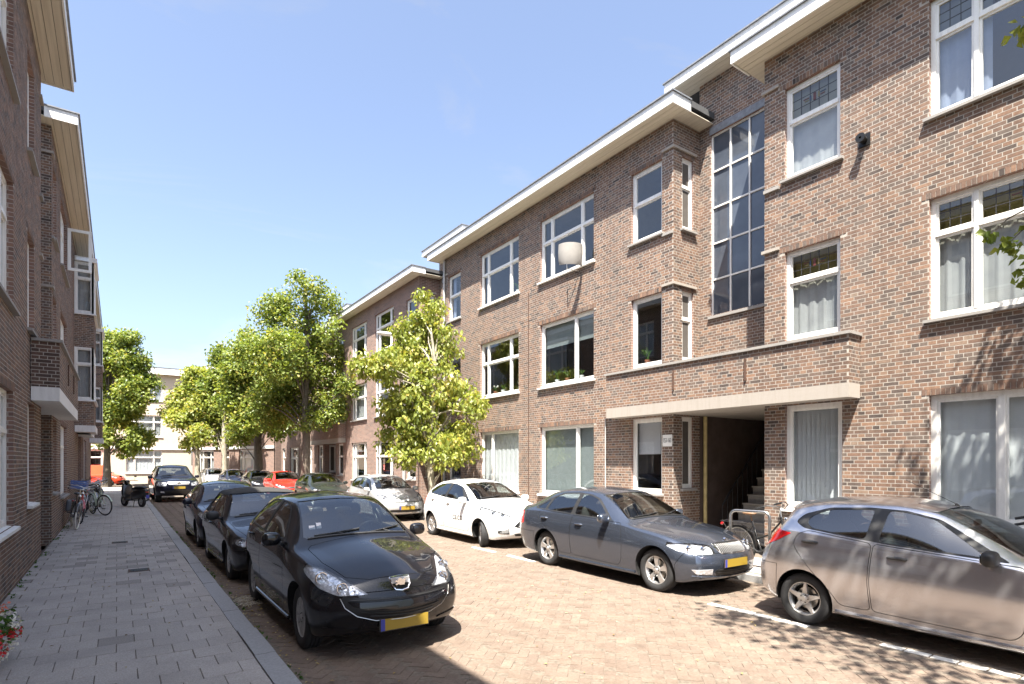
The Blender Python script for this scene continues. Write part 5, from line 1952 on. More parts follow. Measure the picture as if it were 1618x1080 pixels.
    for y in (0.0, sp['wb']):
        for s in (-1, 1):
            w = empty('wheel', (s * (W2 - 0.055 - sp['tw'] / 2 + sp.get('wx', 0)), y, sp['wr'] - 0.006), 0, root)
            if y == 0: w.rotation_euler = (0, 0, (0 if s > 0 else math.pi) + sp.get('steer', 0))
            else: w.rotation_euler = (0, 0, 0 if s > 0 else math.pi)
            link('tyre', tyre, w); link('rim', rim, w)
    if not detail:
        return car, root
    # mirrors
    my, mz = sp['mirror']
    for s in (-1, 1):
        x = car.side_x(my, mz)
        m = MB()
        ellipsoid(m, (s * (x + 0.115), my, mz + 0.045), (0.105, 0.062, 0.075), 2.7, 18, 12)
        mo = m.build('mirror', sp.get('mirror_mat', paint), root, smooth=True, angle=80)
        m = MB(); m.bar((s * (x - 0.02), my, mz - 0.01), (s * (x + 0.09), my, mz + 0.0), 0.05, 0.03); m.build('stalk', 'black_plastic', mo)
        m = MB(); ellipsoid(m, (s * (x + 0.115), my + 0.056, mz + 0.045), (0.085, 0.010, 0.058), 3, 14, 8); m.build('mirror_glass', 'chrome', mo, smooth=True)
    # cabin
    zf = cb[2]
    seat = MB()
    def mkseat(w):
        m = MB()
        ellipsoid(m, (0, 0, 0.08), (w, 0.26, 0.085), 3.4, 16, 8)
        tl = Matrix.Rotation(R(-14), 3, 'X')
        ellipsoid(m, (0, 0.26, 0.40), (w, 0.07, 0.34), 3.2, 16, 10, tilt=tl)
        return m
    fs = sp.get('seat_y', 1.45)
    for s in (-1, 1):
        m = mkseat(0.24)
        ellipsoid(m, (0, 0.37, 0.80), (0.13, 0.05, 0.085), 2.8, 14, 8, tilt=Matrix.Rotation(R(-14), 3, 'X'))
        m.build('seat', 'seat_cloth', root, smooth=True, angle=70, loc=(s * 0.36, fs, zf))
    if sp.get('rear_seat', True):
        m = mkseat(0.60)
        for s in (-1, 1): ellipsoid(m, (s * 0.36, 0.36, 0.76), (0.12, 0.045, 0.07), 2.8, 14, 8)
        m.build('rear_bench', 'seat_cloth', root, smooth=True, angle=70, loc=(0, fs + 0.80, zf))
    d0, dz = sp['dash']
    hw = car.side_x(d0 + 0.3, dz - 0.05) - 0.07
    m = MB(); m.prism(round_poly([(d0, dz), (d0 + 0.42, dz + 0.015), (d0 + 0.50, dz - 0.06), (d0 + 0.46, dz - 0.28), (d0, dz - 0.28)], 0.05), 'x', -hw, hw)
    m.build('dashboard', 'dash', root, smooth=True, angle=30)
    m = MB()
    c = Vector((0.36, d0 + 0.60, dz - 0.02)); tl = Matrix.Rotation(R(-62), 3, 'X')
    m.tube([c + tl @ Vector((0.185 * math.cos(a), 0.185 * math.sin(a), 0)) for a in np.linspace(0, 2 * math.pi, 28, endpoint=False)], 0.015, 8, closed=True)
    for a in (0, math.pi, -math.pi / 2): m.tube([c, c + tl @ Vector((0.18 * math.cos(a), 0.18 * math.sin(a), 0))], 0.014, 6)
    ellipsoid(m, c, (0.06, 0.06, 0.05), 2.4, 12, 8)
    m.tube([c, c + Vector((0, -0.18, -0.06))], 0.03, 8)
    m.build('steering_wheel', 'grille_black', root, smooth=True)
    m = MB(); pz = car.top_z(0, sp['ws_y'][2] if len(sp['ws_y']) > 2 else sp['hdr'] - 0.12) - 0.07
    ellipsoid(m, (0, sp['hdr'] - 0.06, pz), (0.11, 0.018, 0.032), 3, 14, 8); m.build('rear_view_mirror', 'grille_black', root, smooth=True)
    # wipers
    for s, x0, x1 in ((0, -0.52, 0.02), (1, 0.06, 0.56)):
        m = MB()
        pts = []
        for k in range(5):
            x = x0 + (x1 - x0) * k / 4
            z = sp['wiper_z'] + 0.015 * k * 0.8
            pts.append((x, car.front_y(x, z) - 0.012, z))
        m.tube(pts, 0.009, 6)
        m.tube([pts[2], (pts[2][0] + 0.10, pts[2][1] - 0.05, pts[2][2] - 0.035)], 0.008, 6)
        m.build('wiper', 'black_plastic', root, smooth=True)
    m = MB()
    pts = [(x, car.front_y(x, sp['ws_poly'][0][1] - 0.004 - 0.03 * (abs(x) / 0.62) ** 2) - 0.004, sp['ws_poly'][0][1] - 0.004 - 0.03 * (abs(x) / 0.62) ** 2) for x in np.linspace(-0.6, 0.6, 13)]
    m.tube(pts, 0.014, 6); m.build('cowl_strip', 'black_plastic', root, smooth=True)
    # number plate
    pz, px = sp['plate']
    def plate(y, z, yaw, nm='number_plate'):
        m = MB(); m.box(-0.26, 0.26, -0.006, 0.006, -0.055, 0.055); m.box(-0.27, 0.27, -0.002, 0.010, -0.064, 0.064, 1)
        o = m.build(nm, ['plate_yellow', 'black_plastic'], root, loc=(px, y, z)); o.rotation_euler = (sp.get('plate_tilt', 0), 0, yaw)
        m = MB(); m.box(-0.259, -0.215, -0.0085, -0.005, -0.054, 0.054); m.build('plate_band', 'plate_blue', o)
        return o
    plate(min(car.front_y(px - 0.2, pz), car.front_y(px + 0.2, pz), car.front_y(px, pz)) - 0.014, pz, 0)
    if extras: extras(car, root)
    return car, root

def patch(car, root, half, d, mat, nm, y0, y1, mirror=False, depth=None, thick=0.03):
    """a raised or inset piece of the body skin bounded by a front-view outline"""
    pr = mirror_front(half, y0, y1) if mirror else prism_mesh(full_poly(half), 'y', y0, y1)
    me = boolean(car.disp(d), pr, 'INTERSECT')
    me = boolean(me, car.disp(d - thick), 'DIFFERENCE')
    for q in (car.split_lr(me) if mirror else [me]):
        o = link(nm, car.finish(q, [mat, mat], tol=abs(d) + 0.006), root)
    return o

def strip(car, root, pts, r, mat, nm, off=0.0, closed=False, rear=False, n=6, mirror=False):
    """a thin moulding laid on the front (or rear) skin along (x,z) points"""
    m = MB()
    P = [(x, (car.rear_y(x, z) + off) if rear else (car.front_y(x, z) - off), z) for x, z in pts]
    m.tube(P, r, n, closed=closed)
    if mirror:
        MB().tube([(-a, b, c) for a, b, c in P], r, n, closed=closed).build(nm, mat, root, smooth=True)
    return m.build(nm, mat, root, smooth=True)

def dense(pts, n=5):
    out = []
    for i in range(len(pts) - 1):
        for k in range(n): out.append((pts[i][0] + (pts[i+1][0] - pts[i][0]) * k / n, pts[i][1] + (pts[i+1][1] - pts[i][1]) * k / n))
    return out + [pts[-1]]

# ---- black supermini with the big smile (front row, nearest)
SP_207 = base_spec(W=1.74, H=1.47, wb=2.52, fo=0.79, ro=0.66, wr=0.312, rim=0.205, tw=0.19, paint='paint_black', wheel='cap', rim_mat='hubcap',
    zc=[(-.85, .70), (-.80, .745), (-.66, .80), (-.3, .89), (.1, .965), (.34, 1.01), (.40, 1.035), (1.10, 1.385), (1.26, 1.43), (1.75, 1.47), (2.35, 1.45), (2.75, 1.39), (2.90, 1.345), (3.06, 1.10), (3.14, .98), (3.18, .90)],
    zs=[(-.85, .62), (-.6, .70), (-.2, .82), (.3, .905), (.6, .93), (1.6, .96), (2.5, 1.0), (2.9, 1.0), (3.18, .86)],
    ws=[(-.85, .70), (-.5, .84), (0, .90), (.5, .945), (1.0, .955), (2.5, .94), (2.95, .90), (3.18, .80)],
    wt=[(-.85, .52), (-.4, .62), (.1, .70), (.40, .77), (1.15, .635), (1.6, .645), (2.4, .61), (2.85, .58), (3.05, .62), (3.18, .62)],
    crown=[(-.85, .05), (-.4, .06), (.3, .07), (.4, .06), (1.2, .05), (1.8, .06), (2.9, .05), (3.18, .05)],
    plan_f=0.26, nose=[(0.18, 0.10), (0.30, 0.03), (0.45, 0.0), (0.56, 0.02), (0.68, 0.07), (0.82, 0.16)],
    cabin=(0.35, 3.0, 0.42), hdr=1.12,
    dlo=round_poly([(.70, .985), (1.22, 1.315), (1.45, 1.365), (1.75, 1.385), (2.2, 1.365), (2.52, 1.28), (2.70, 1.08), (2.62, 1.04), (1.6, 1.0)], .05),
    panes=[round_poly([(.80, 1.0), (1.24, 1.30), (1.45, 1.35), (1.64, 1.365), (1.70, 1.013)], .04), round_poly([(1.79, 1.02), (1.74, 1.368), (2.18, 1.348), (2.50, 1.26), (2.66, 1.08), (2.60, 1.052)], .04)],
    ws_poly=[(0, 1.05), (.35, 1.043), (.60, 1.015), (.635, 1.03), (.575, 1.20), (.515, 1.375), (.25, 1.40), (0, 1.408)], ws_y=(-0.2, 1.30),
    rw_poly=[(0, 1.08), (.45, 1.085), (.52, 1.11), (.47, 1.30), (0, 1.32)], rw_y=(2.7, 3.6),
    doors=[(round_poly([(.52, .36), (.50, .62), (.56, .955), (1.74, 1.0), (1.76, .60), (1.74, .30), (.60, .28)], .06), (1.52, .86)),
           (round_poly([(1.752, .30), (1.775, .60), (1.752, 1.0), (2.66, 1.035), (2.60, .86), (2.30, .62), (2.12, .30)], .06), (2.40, .91))],
    bonnet=[(0, -.70), (.30, -.665), (.50, -.52), (.62, -.15), (.645, .30), (.60, .355), (0, .385)], bonnet_z=.60,
    bumper_f=[(-1.4, .10), (-.33, .10), (-.36, .45), (-.50, .63), (-1.4, .63)], bumper_r=[(2.86, .1), (3.6, .1), (3.6, .62), (2.80, .62)],
    headlight=round_poly([(.335, .605), (.60, .60), (.74, .655), (.80, .76), (.775, .845), (.66, .83), (.52, .735)], .03), hl_y=-.02,
    bowls=((.56, .665, .048), (.69, .735, .055)),
    taillight=round_poly([(2.93, .66), (3.3, .66), (3.3, 1.0), (2.98, 1.03)], .04), mirror=(.80, .96), dash=(.48, .97), wiper_z=1.045, plate=(.315, 0.02), seat_y=1.38)

def lion(car, root, x0, z0, s):
    """shield with a standing lion"""
    y = min(car.front_y(x0 - .05, z0), car.front_y(x0 + .05, z0)) - 0.004
    sh = [(-.105, .05), (-.06, .052), (0, .055), (.06, .052), (.105, .05), (.095, -.02), (.065, -.058), (0, -.068), (-.065, -.058), (-.095, -.02)]
    m = MB(); m.tube([(x0 + a * s, car.front_y(x0 + a * s, z0 + b * s) - .006, z0 + b * s) for a, b in sh], .0085, 8, closed=True)
    o = m.build('emblem', 'chrome', root, smooth=True)
    m = MB(); m.prism([(x0 + a * s * .93, z0 + b * s * .93) for a, b in sh], 'y', y + .0, y + .03)
    m.build('badge_plate', 'hubcap', o)
    L = [(-.062, .012), (-.052, .024), (-.036, .020), (-.030, .034), (-.014, .044), (.004, .040), (.012, .030), (.030, .030), (.044, .040), (.052, .030), (.044, .016), (.046, -.002), (.036, -.012), (.044, -.028), (.058, -.036), (.050, -.046), (.030, -.042), (.022, -.026), (.008, -.022), (.002, -.038), (-.016, -.050), (-.034, -.048), (-.030, -.038), (-.014, -.032), (-.012, -.016), (-.028, -.014), (-.046, -.022), (-.058, -.012), (-.044, -.006), (-.030, .000), (-.046, .006)]
    m = MB(); m.prism([(x0 + a * s * 1.05, z0 + b * s * 1.05) for a, b in L], 'y', y - .012, y + .004)
    m.build('lion_figure', 'chrome', o)

def ex_207(car, root):
    mouth = [(0, .355), (.28, .365), (.46, .42), (.565, .50), (.60, .575), (.57, .60), (.3, .575), (0, .565)]
    patch(car, root, mouth, .002, 'grille_black', 'grille', -1.3, -.3)
    bar = [(0, .455), (.36, .475), (.50, .515), (.54, .555), (.3, .543), (0, .535)]
    patch(car, root, bar, .030, 'paint_black', 'grille_bar', -1.3, -.3, thick=.06)
    strip(car, root, dense([(-.60, .585), (-.565, .50), (-.46, .42), (-.28, .365), (0, .353), (.28, .365), (.46, .42), (.565, .50), (.60, .585)], 4), .004, 'steel', 'grille_trim', .004)
    for z, w in ((.425, .42), (.395, .34)):
        strip(car, root, [(x, z + .035 * (abs(x) / .45) ** 2) for x in np.linspace(-w, w, 17)], .008, 'black_plastic', 'grille_slat', .008)
    strip(car, root, [(x, .553 + .012 * (abs(x) / .5) ** 2) for x in np.linspace(-.52, .52, 17)], .006, 'black_plastic', 'grille_slat', .006)
    patch(car, root, [(.42, .285), (.70, .30), (.74, .315), (.70, .322), (.45, .300)], .012, 'paint_black', 'bumper_fin', -1.3, -.2, mirror=True)
    lion(car, root, 0, .685, 1.0)
    m = MB(); m.box(-.42, -.36, .70, .702, 0, .06)
    # inspection stickers behind the windscreen
    for x, z, w, h, mt in ((-.50, 1.12, .035, .02, 'board_white'), (-.42, 1.135, .028, .03, 'board_white')):
        y = car.front_y(x, z) + .012
        m = MB(); m.obox((x, y, z), (w, 0, 0), (0, .001, 0), (0, h * .7, h)); m.build('sticker', mt, root)
# ---- dark grey saloon
SP_SAL = base_spec(W=1.706, H=1.46, wb=2.60, fo=0.78, ro=1.02, wr=0.318, rim=0.215, tw=0.19, paint='paint_graphite', wheel='five', rim_mat='alloy',
    zc=[(-.86, .70), (-.82, .745), (-.70, .79), (-.3, .875), (.2, .95), (.50, .985), (.56, 1.01), (1.22, 1.365), (1.38, 1.415), (1.85, 1.46), (2.35, 1.44), (2.70, 1.385), (3.20, 1.15), (3.32, 1.11), (3.54, 1.085), (3.60, 1.03), (3.62, .97)],
    zs=[(-.86, .62), (-.6, .71), (-.2, .81), (.4, .89), (.8, .92), (2.0, .95), (2.8, .985), (3.3, .99), (3.62, .90)],
    ws=[(-.86, .74), (-.5, .87), (0, .915), (.6, .945), (1.2, .955), (2.6, .945), (3.2, .92), (3.62, .84)],
    wt=[(-.86, .56), (-.4, .67), (.2, .74), (.55, .79), (1.25, .65), (1.7, .66), (2.4, .63), (2.75, .62), (3.22, .72), (3.45, .76), (3.62, .72)],
    crown=[(-.86, .05), (-.4, .05), (.3, .055), (.55, .055), (1.25, .05), (1.9, .055), (2.7, .05), (3.3, .04), (3.62, .04)],
    plan_f=0.22, cabin=(0.5, 3.2, 0.42), hdr=1.24,
    tail=[(0.25, 0.06), (0.45, 0.0), (0.6, 0.0), (0.8, 0.03), (1.0, 0.04), (1.2, 0.06)],
    dlo=round_poly([(.90, .965), (1.36, 1.285), (1.58, 1.345), (1.9, 1.368), (2.35, 1.342), (2.66, 1.24), (3.0, 1.06), (2.96, 1.03), (1.8, .99)], .05),
    panes=[round_poly([(1.0, .985), (1.40, 1.272), (1.6, 1.328), (1.80, 1.342), (1.83, 1.005)], .04), round_poly([(1.92, 1.008), (1.89, 1.345), (2.33, 1.322), (2.56, 1.245), (2.62, 1.03)], .04), round_poly([(2.68, 1.035), (2.645, 1.205), (2.93, 1.06), (2.92, 1.045)], .02)],
    ws_poly=[(0, 1.03), (.35, 1.025), (.62, 1.0), (.655, 1.012), (.60, 1.17), (.54, 1.345), (.25, 1.375), (0, 1.385)], ws_y=(0, 1.42),
    rw_poly=[(0, 1.16), (.50, 1.165), (.56, 1.18), (.50, 1.33), (0, 1.36)], rw_y=(2.45, 3.5),
    doors=[(round_poly([(.66, .36), (.63, .62), (.70, .945), (1.86, .985), (1.89, .62), (1.87, .30), (.74, .28)], .06), (1.66, .84)),
           (round_poly([(1.88, .30), (1.90, .62), (1.872, .985), (2.80, 1.02), (2.84, .88), (2.50, .66), (2.28, .40), (2.22, .30)], .06), (2.62, .88))],
    bonnet=[(0, -.735), (.30, -.70), (.50, -.60), (.66, -.25), (.69, .44), (.62, .52), (0, .55)], bonnet_z=.62,
    bumper_f=[(-1.4, .10), (-.34, .10), (-.37, .45), (-.48, .62), (-1.4, .62)], bumper_r=[(3.02, .1), (4.0, .1), (4.0, .60), (2.94, .60)],
    headlight=round_poly([(.37, .665), (.385, .60), (.66, .60), (.79, .645), (.815, .715), (.80, .75), (.55, .745), (.39, .725)], .025), hl_y=-.2, bowls=((.50, .665, .045), (.66, .675, .05)),
    taillight=round_poly([(3.30, .72), (3.9, .70), (3.9, .98), (3.36, .96)], .04), mirror=(.98, .955), dash=(.64, .95), wiper_z=1.03, plate=(.475, -0.03), seat_y=1.55)

def ex_sal(car, root):
    gr = [(0, .598), (.26, .605), (.315, .66), (.335, .735), (.2, .752), (0, .757)]
    patch(car, root, gr, .003, 'grille_black', 'grille', -1.4, -.4)
    for x in np.linspace(-.28, .28, 17):
        z0, z1 = .615, .735
        m = MB(); m.tube([(x, car.front_y(x, z) - .006, z) for z in np.linspace(z0, z1, 4)], .0055, 6); m.build('grille_slat', 'alloy', root, smooth=True)
    strip(car, root, dense(full_poly(gr), 3), .007, 'chrome', 'grille_trim', .004, closed=True)
    m = MB(); y = car.front_y(0, .765) - .004; m.lathe([(y, .002), (y - .012, .03), (y - .010, .042), (y + .02, .045)], 'y', (0, 0, .765), 20); m.build('emblem', 'chrome', root, smooth=True)
    low = [(0, .285), (.36, .295), (.42, .37), (.36, .405), (0, .405)]
    patch(car, root, low, .003, 'grille_black', 'lower_grille', -1.4, -.3)
    for z in (.315, .35, .385): strip(car, root, [(x, z) for x in np.linspace(-.37, .37, 13)], .006, 'black_plastic', 'grille_slat', .004)
    patch(car, root, [(.45, .325), (.67, .34), (.72, .40), (.455, .405)], .004, 'reflector', 'fog_lamp', -1.4, -.2, mirror=True)
    strip(car, root, [(x, .285 + .02 * (abs(x) / .7) ** 2) for x in np.linspace(-.70, .70, 19)], .009, 'paint_graphite', 'lip', .008)
    for s in (-1, 1):      # raised creases on the bonnet
        m = MB()
        m.tube([(s * x, y, car.top_z(s * x, y) - .0105) for x, y in ((.16, -.70), (.22, -.4), (.30, 0), (.37, .35), (.42, .5))], .016, 8); m.build('bonnet_crease', 'paint_graphite', root, smooth=True)

# ---- silver-brown hatchback seen from its side, at the right edge
SP_M2 = base_spec(W=1.695, H=1.475, wb=2.49, fo=0.76, ro=0.66, wr=0.295, rim=0.198, tw=0.185, paint='paint_silver', wheel='star', rim_mat='alloy',
    zc=[(-.76, .66), (-.72, .715), (-.58, .78), (-.2, .885), (.2, .97), (.36, 1.0), (.42, 1.02), (1.10, 1.36), (1.26, 1.415), (1.7, 1.472), (2.3, 1.452), (2.68, 1.395), (2.80, 1.36), (2.98, 1.12), (3.08, .99), (3.15, .90)],
    zs=[(-.76, .60), (-.5, .70), (-.1, .83), (.35, .90), (.6, .92), (1.5, .965), (2.2, 1.02), (2.75, 1.06), (3.0, 1.0), (3.15, .84)],
    ws=[(-.76, .70), (-.45, .85), (0, .90), (.5, .94), (1.0, .95), (2.4, .93), (2.85, .885), (3.15, .80)],
    wt=[(-.76, .52), (-.4, .63), (.1, .72), (.42, .78), (1.12, .64), (1.6, .65), (2.3, .62), (2.8, .59), (3.0, .62), (3.15, .62)],
    crown=[(-.76, .05), (-.3, .06), (.3, .06), (.42, .055), (1.2, .05), (1.8, .06), (2.8, .05), (3.15, .05)],
    plan_f=0.24, plan_r=0.13, cabin=(0.38, 3.0, 0.42), hdr=1.12,
    dlo=round_poly([(.60, .955), (1.20, 1.295), (1.5, 1.36), (1.85, 1.372), (2.28, 1.345), (2.56, 1.255), (2.63, 1.165), (2.50, 1.10), (1.6, 1.012)], .045),
    panes=[round_poly([(.78, .985), (1.24, 1.288), (1.5, 1.342), (1.66, 1.352), (1.70, 1.03)], .04), round_poly([(1.83, 1.045), (1.80, 1.352), (2.26, 1.325), (2.45, 1.25), (2.50, 1.175), (2.42, 1.11)], .045)],
    ws_poly=[(0, 1.04), (.35, 1.03), (.60, 1.005), (.64, 1.02), (.58, 1.19), (.52, 1.36), (.25, 1.39), (0, 1.40)], ws_y=(-0.2, 1.30),
    rw_poly=[(0, 1.10), (.46, 1.105), (.53, 1.14), (.47, 1.32), (0, 1.34)], rw_y=(2.65, 3.6),
    doors=[(round_poly([(.50, .36), (.47, .62), (.50, .935), (1.74, 1.01), (1.765, .60), (1.745, .30), (.58, .28)], .05), (1.50, .885)),
           (round_poly([(1.757, .30), (1.777, .60), (1.752, 1.01), (2.46, 1.085), (2.58, 1.02), (2.60, .90), (2.40, .66), (2.16, .42), (2.08, .30)], .06), (2.40, .955))],
    bonnet=[(0, -.62), (.30, -.59), (.50, -.45), (.64, -.05), (.655, .32), (.60, .37), (0, .40)], bonnet_z=.58,
    bumper_f=[(-1.4, .10), (-.32, .10), (-.35, .45), (-.45, .60), (-1.4, .60)], bumper_r=[(2.85, .1), (3.6, .1), (3.6, .66), (2.80, .66)],
    headlight=round_poly([(.42, .62), (.62, .62), (.76, .70), (.80, .82), (.74, .85), (.60, .76)], .03), hl_y=-.02, bowls=((.60, .68, .045),),
    taillight=round_poly([(2.64, 1.035), (2.90, 1.075), (3.3, 1.06), (3.3, .80), (3.02, .845), (2.80, .94)], .02), mirror=(.72, .95), dash=(.50, .96), wiper_z=1.04, plate=(.40, 0), seat_y=1.40,
    handle_mat='black_plastic', mirror_mat='black_plastic')

def ex_m2(car, root):
    patch(car, root, [(0, .34), (.34, .36), (.40, .46), (.3, .50), (0, .50)], .003, 'grille_black', 'grille', -1.2, -.3)
    # wiper on the tailgate, roof aerial
    m = MB(); y0 = .95; z0 = car.top_z(0, y0)
    y0 = 1.22; z0 = car.top_z(0, y0)
    m.tube([(0, y0, z0 - .005), (0, y0 + .03, z0 + .02)], .014, 8); m.tube([(0, y0 + .02, z0 + .015), (0, y0 + .50, z0 + .26)], .0035, 6)
    m.build('aerial', 'black_plastic', root, smooth=True)
    # spoiler lip
    m = MB(); m.tube([(x, 2.80 - .05 * (abs(x) / .5) ** 2, car.top_z(x, 2.74) + .0) for x in np.linspace(-.48, .48, 9)], .016, 8); m.build('spoiler', 'paint_silver', root, smooth=True)

# ---- white share-car hatchback
SP_FI = base_spec(W=1.722, H=1.48, wb=2.49, fo=0.84, ro=0.66, wr=0.30, rim=0.20, tw=0.185, paint='paint_white', wheel='multi', rim_mat='alloy',
    zc=[(-.84, .74), (-.79, .785), (-.62, .84), (-.25, .925), (.1, .985), (.26, 1.015), (.32, 1.04), (1.08, 1.385), (1.25, 1.43), (1.7, 1.478), (2.3, 1.455), (2.7, 1.39), (2.84, 1.35), (3.0, 1.12), (3.1, .98), (3.15, .9)],
    zs=[(-.84, .66), (-.6, .74), (-.2, .85), (.25, .91), (.6, .935), (1.5, .97), (2.3, 1.02), (2.8, 1.05), (3.15, .86)],
    ws=[(-.84, .70), (-.5, .84), (0, .90), (.5, .94), (1.0, .95), (2.4, .93), (2.85, .885), (3.15, .80)],
    wt=[(-.84, .52), (-.4, .63), (.1, .72), (.32, .78), (1.10, .635), (1.6, .645), (2.3, .61), (2.8, .58), (3.0, .62), (3.15, .62)],
    crown=[(-.84, .05), (-.3, .06), (.25, .06), (.32, .055), (1.2, .05), (1.8, .06), (2.8, .05), (3.15, .05)],
    plan_f=0.26, cabin=(0.28, 3.0, 0.42), hdr=1.10, steer=R(-24),
    dlo=round_poly([(.52, .975), (1.16, 1.30), (1.48, 1.365), (1.82, 1.378), (2.28, 1.35), (2.58, 1.26), (2.72, 1.15), (2.60, 1.09), (1.6, 1.015)], .045),
    panes=[round_poly([(.80, 1.0), (1.20, 1.29), (1.48, 1.346), (1.64, 1.357), (1.68, 1.032)], .04), round_poly([(.58, .985), (.76, .995), (.76, 1.07)], .015), round_poly([(1.78, 1.04), (1.75, 1.36), (2.26, 1.33), (2.54, 1.25), (2.66, 1.15), (2.57, 1.105)], .045)],
    ws_poly=[(0, 1.055), (.35, 1.045), (.60, 1.02), (.64, 1.035), (.58, 1.20), (.515, 1.37), (.25, 1.40), (0, 1.41)], ws_y=(-0.3, 1.28),
    rw_poly=[(0, 1.10), (.46, 1.105), (.53, 1.14), (.47, 1.31), (0, 1.33)], rw_y=(2.65, 3.6),
    doors=[(round_poly([(.47, .36), (.44, .62), (.48, .95), (1.71, 1.01), (1.735, .60), (1.715, .30), (.55, .28)], .05), (1.48, .90)),
           (round_poly([(1.727, .30), (1.747, .60), (1.722, 1.01), (2.56, 1.08), (2.62, .96), (2.40, .66), (2.16, .42), (2.08, .30)], .06), (2.34, .955))],
    bonnet=[(0, -.68), (.30, -.65), (.48, -.50), (.62, -.15), (.64, .22), (.58, .28), (0, .31)], bonnet_z=.64,
    bumper_f=[(-1.4, .10), (-.33, .10), (-.36, .45), (-.48, .64), (-1.4, .64)], bumper_r=[(2.85, .1), (3.6, .1), (3.6, .62), (2.80, .62)],
    headlight=round_poly([(.42, .70), (.56, .675), (.70, .70), (.80, .80), (.835, .915), (.79, .92), (.64, .83), (.50, .77)], .02), hl_y=.05, bowls=((.56, .72, .035), (.69, .76, .04)),
    taillight=round_poly([(2.80, .80), (3.3, .78), (3.3, 1.12), (2.90, 1.14)], .04), mirror=(.66, .965), dash=(.42, .98), wiper_z=1.06, plate=(.42, 0.0), seat_y=1.36, frame_mat='black_plastic')

def ex_fi(car, root):
    patch(car, root, [(0, .455), (.36, .47), (.43, .50), (.30, .60), (0, .615)], .003, 'grille_black', 'grille', -1.3, -.3)
    for z in (.50, .54, .58): strip(car, root, [(x, z) for x in np.linspace(-.33 + (z - .5), .33 - (z - .5), 11)], .007, 'hubcap', 'grille_slat', .005)
    patch(car, root, [(0, .27), (.38, .28), (.42, .335), (0, .345)], .003, 'grille_black', 'lower_grille', -1.3, -.3)
    patch(car, root, [(.52, .33), (.72, .35), (.74, .40), (.54, .45)], .004, 'grille_black', 'fog_vent', -1.3, -.2, mirror=True)
    for k in range(3): strip(car, root, [(x, .365 + k * .025) for x in np.linspace(.545, .70 - k * .02, 6)], .004, 'hubcap', 'vent_slat', .008, mirror=True)
    m = MB(); y = car.front_y(0, .675) - .003; ellipsoid(m, (0, y, .675), (.075, .008, .03), 2, 20, 8); m.build('emblem', 'chrome', root, smooth=True)
    # lettering on both front doors
    tm = text_mesh('door_lettering', 'calco', .235, 'black_text', .001)
    for s in (-1, 1):
        me = tm.copy()
        for v in me.vertices:
            yy = .98 + v.co.x * 1.0 * (-s if s < 0 else 1) * (-1 if s < 0 else 1)
            yy = .98 - v.co.x if s < 0 else .98 + v.co.x
            zz = .60 + v.co.y
            v.co = Vector((s * (car.side_x(yy, zz) + .002 + max(0, v.co.z)), yy, zz))
        link('door_lettering', me, root)
    m = MB(); z0 = car.top_z(0, 1.30); m.tube([(0, 1.3, z0), (0, 1.34, z0 + .015)], .012, 8); m.tube([(0, 1.33, z0 + .01), (0, 1.50, z0 + .14)], .003, 6); m.build('aerial', 'black_plastic', root, smooth=True)

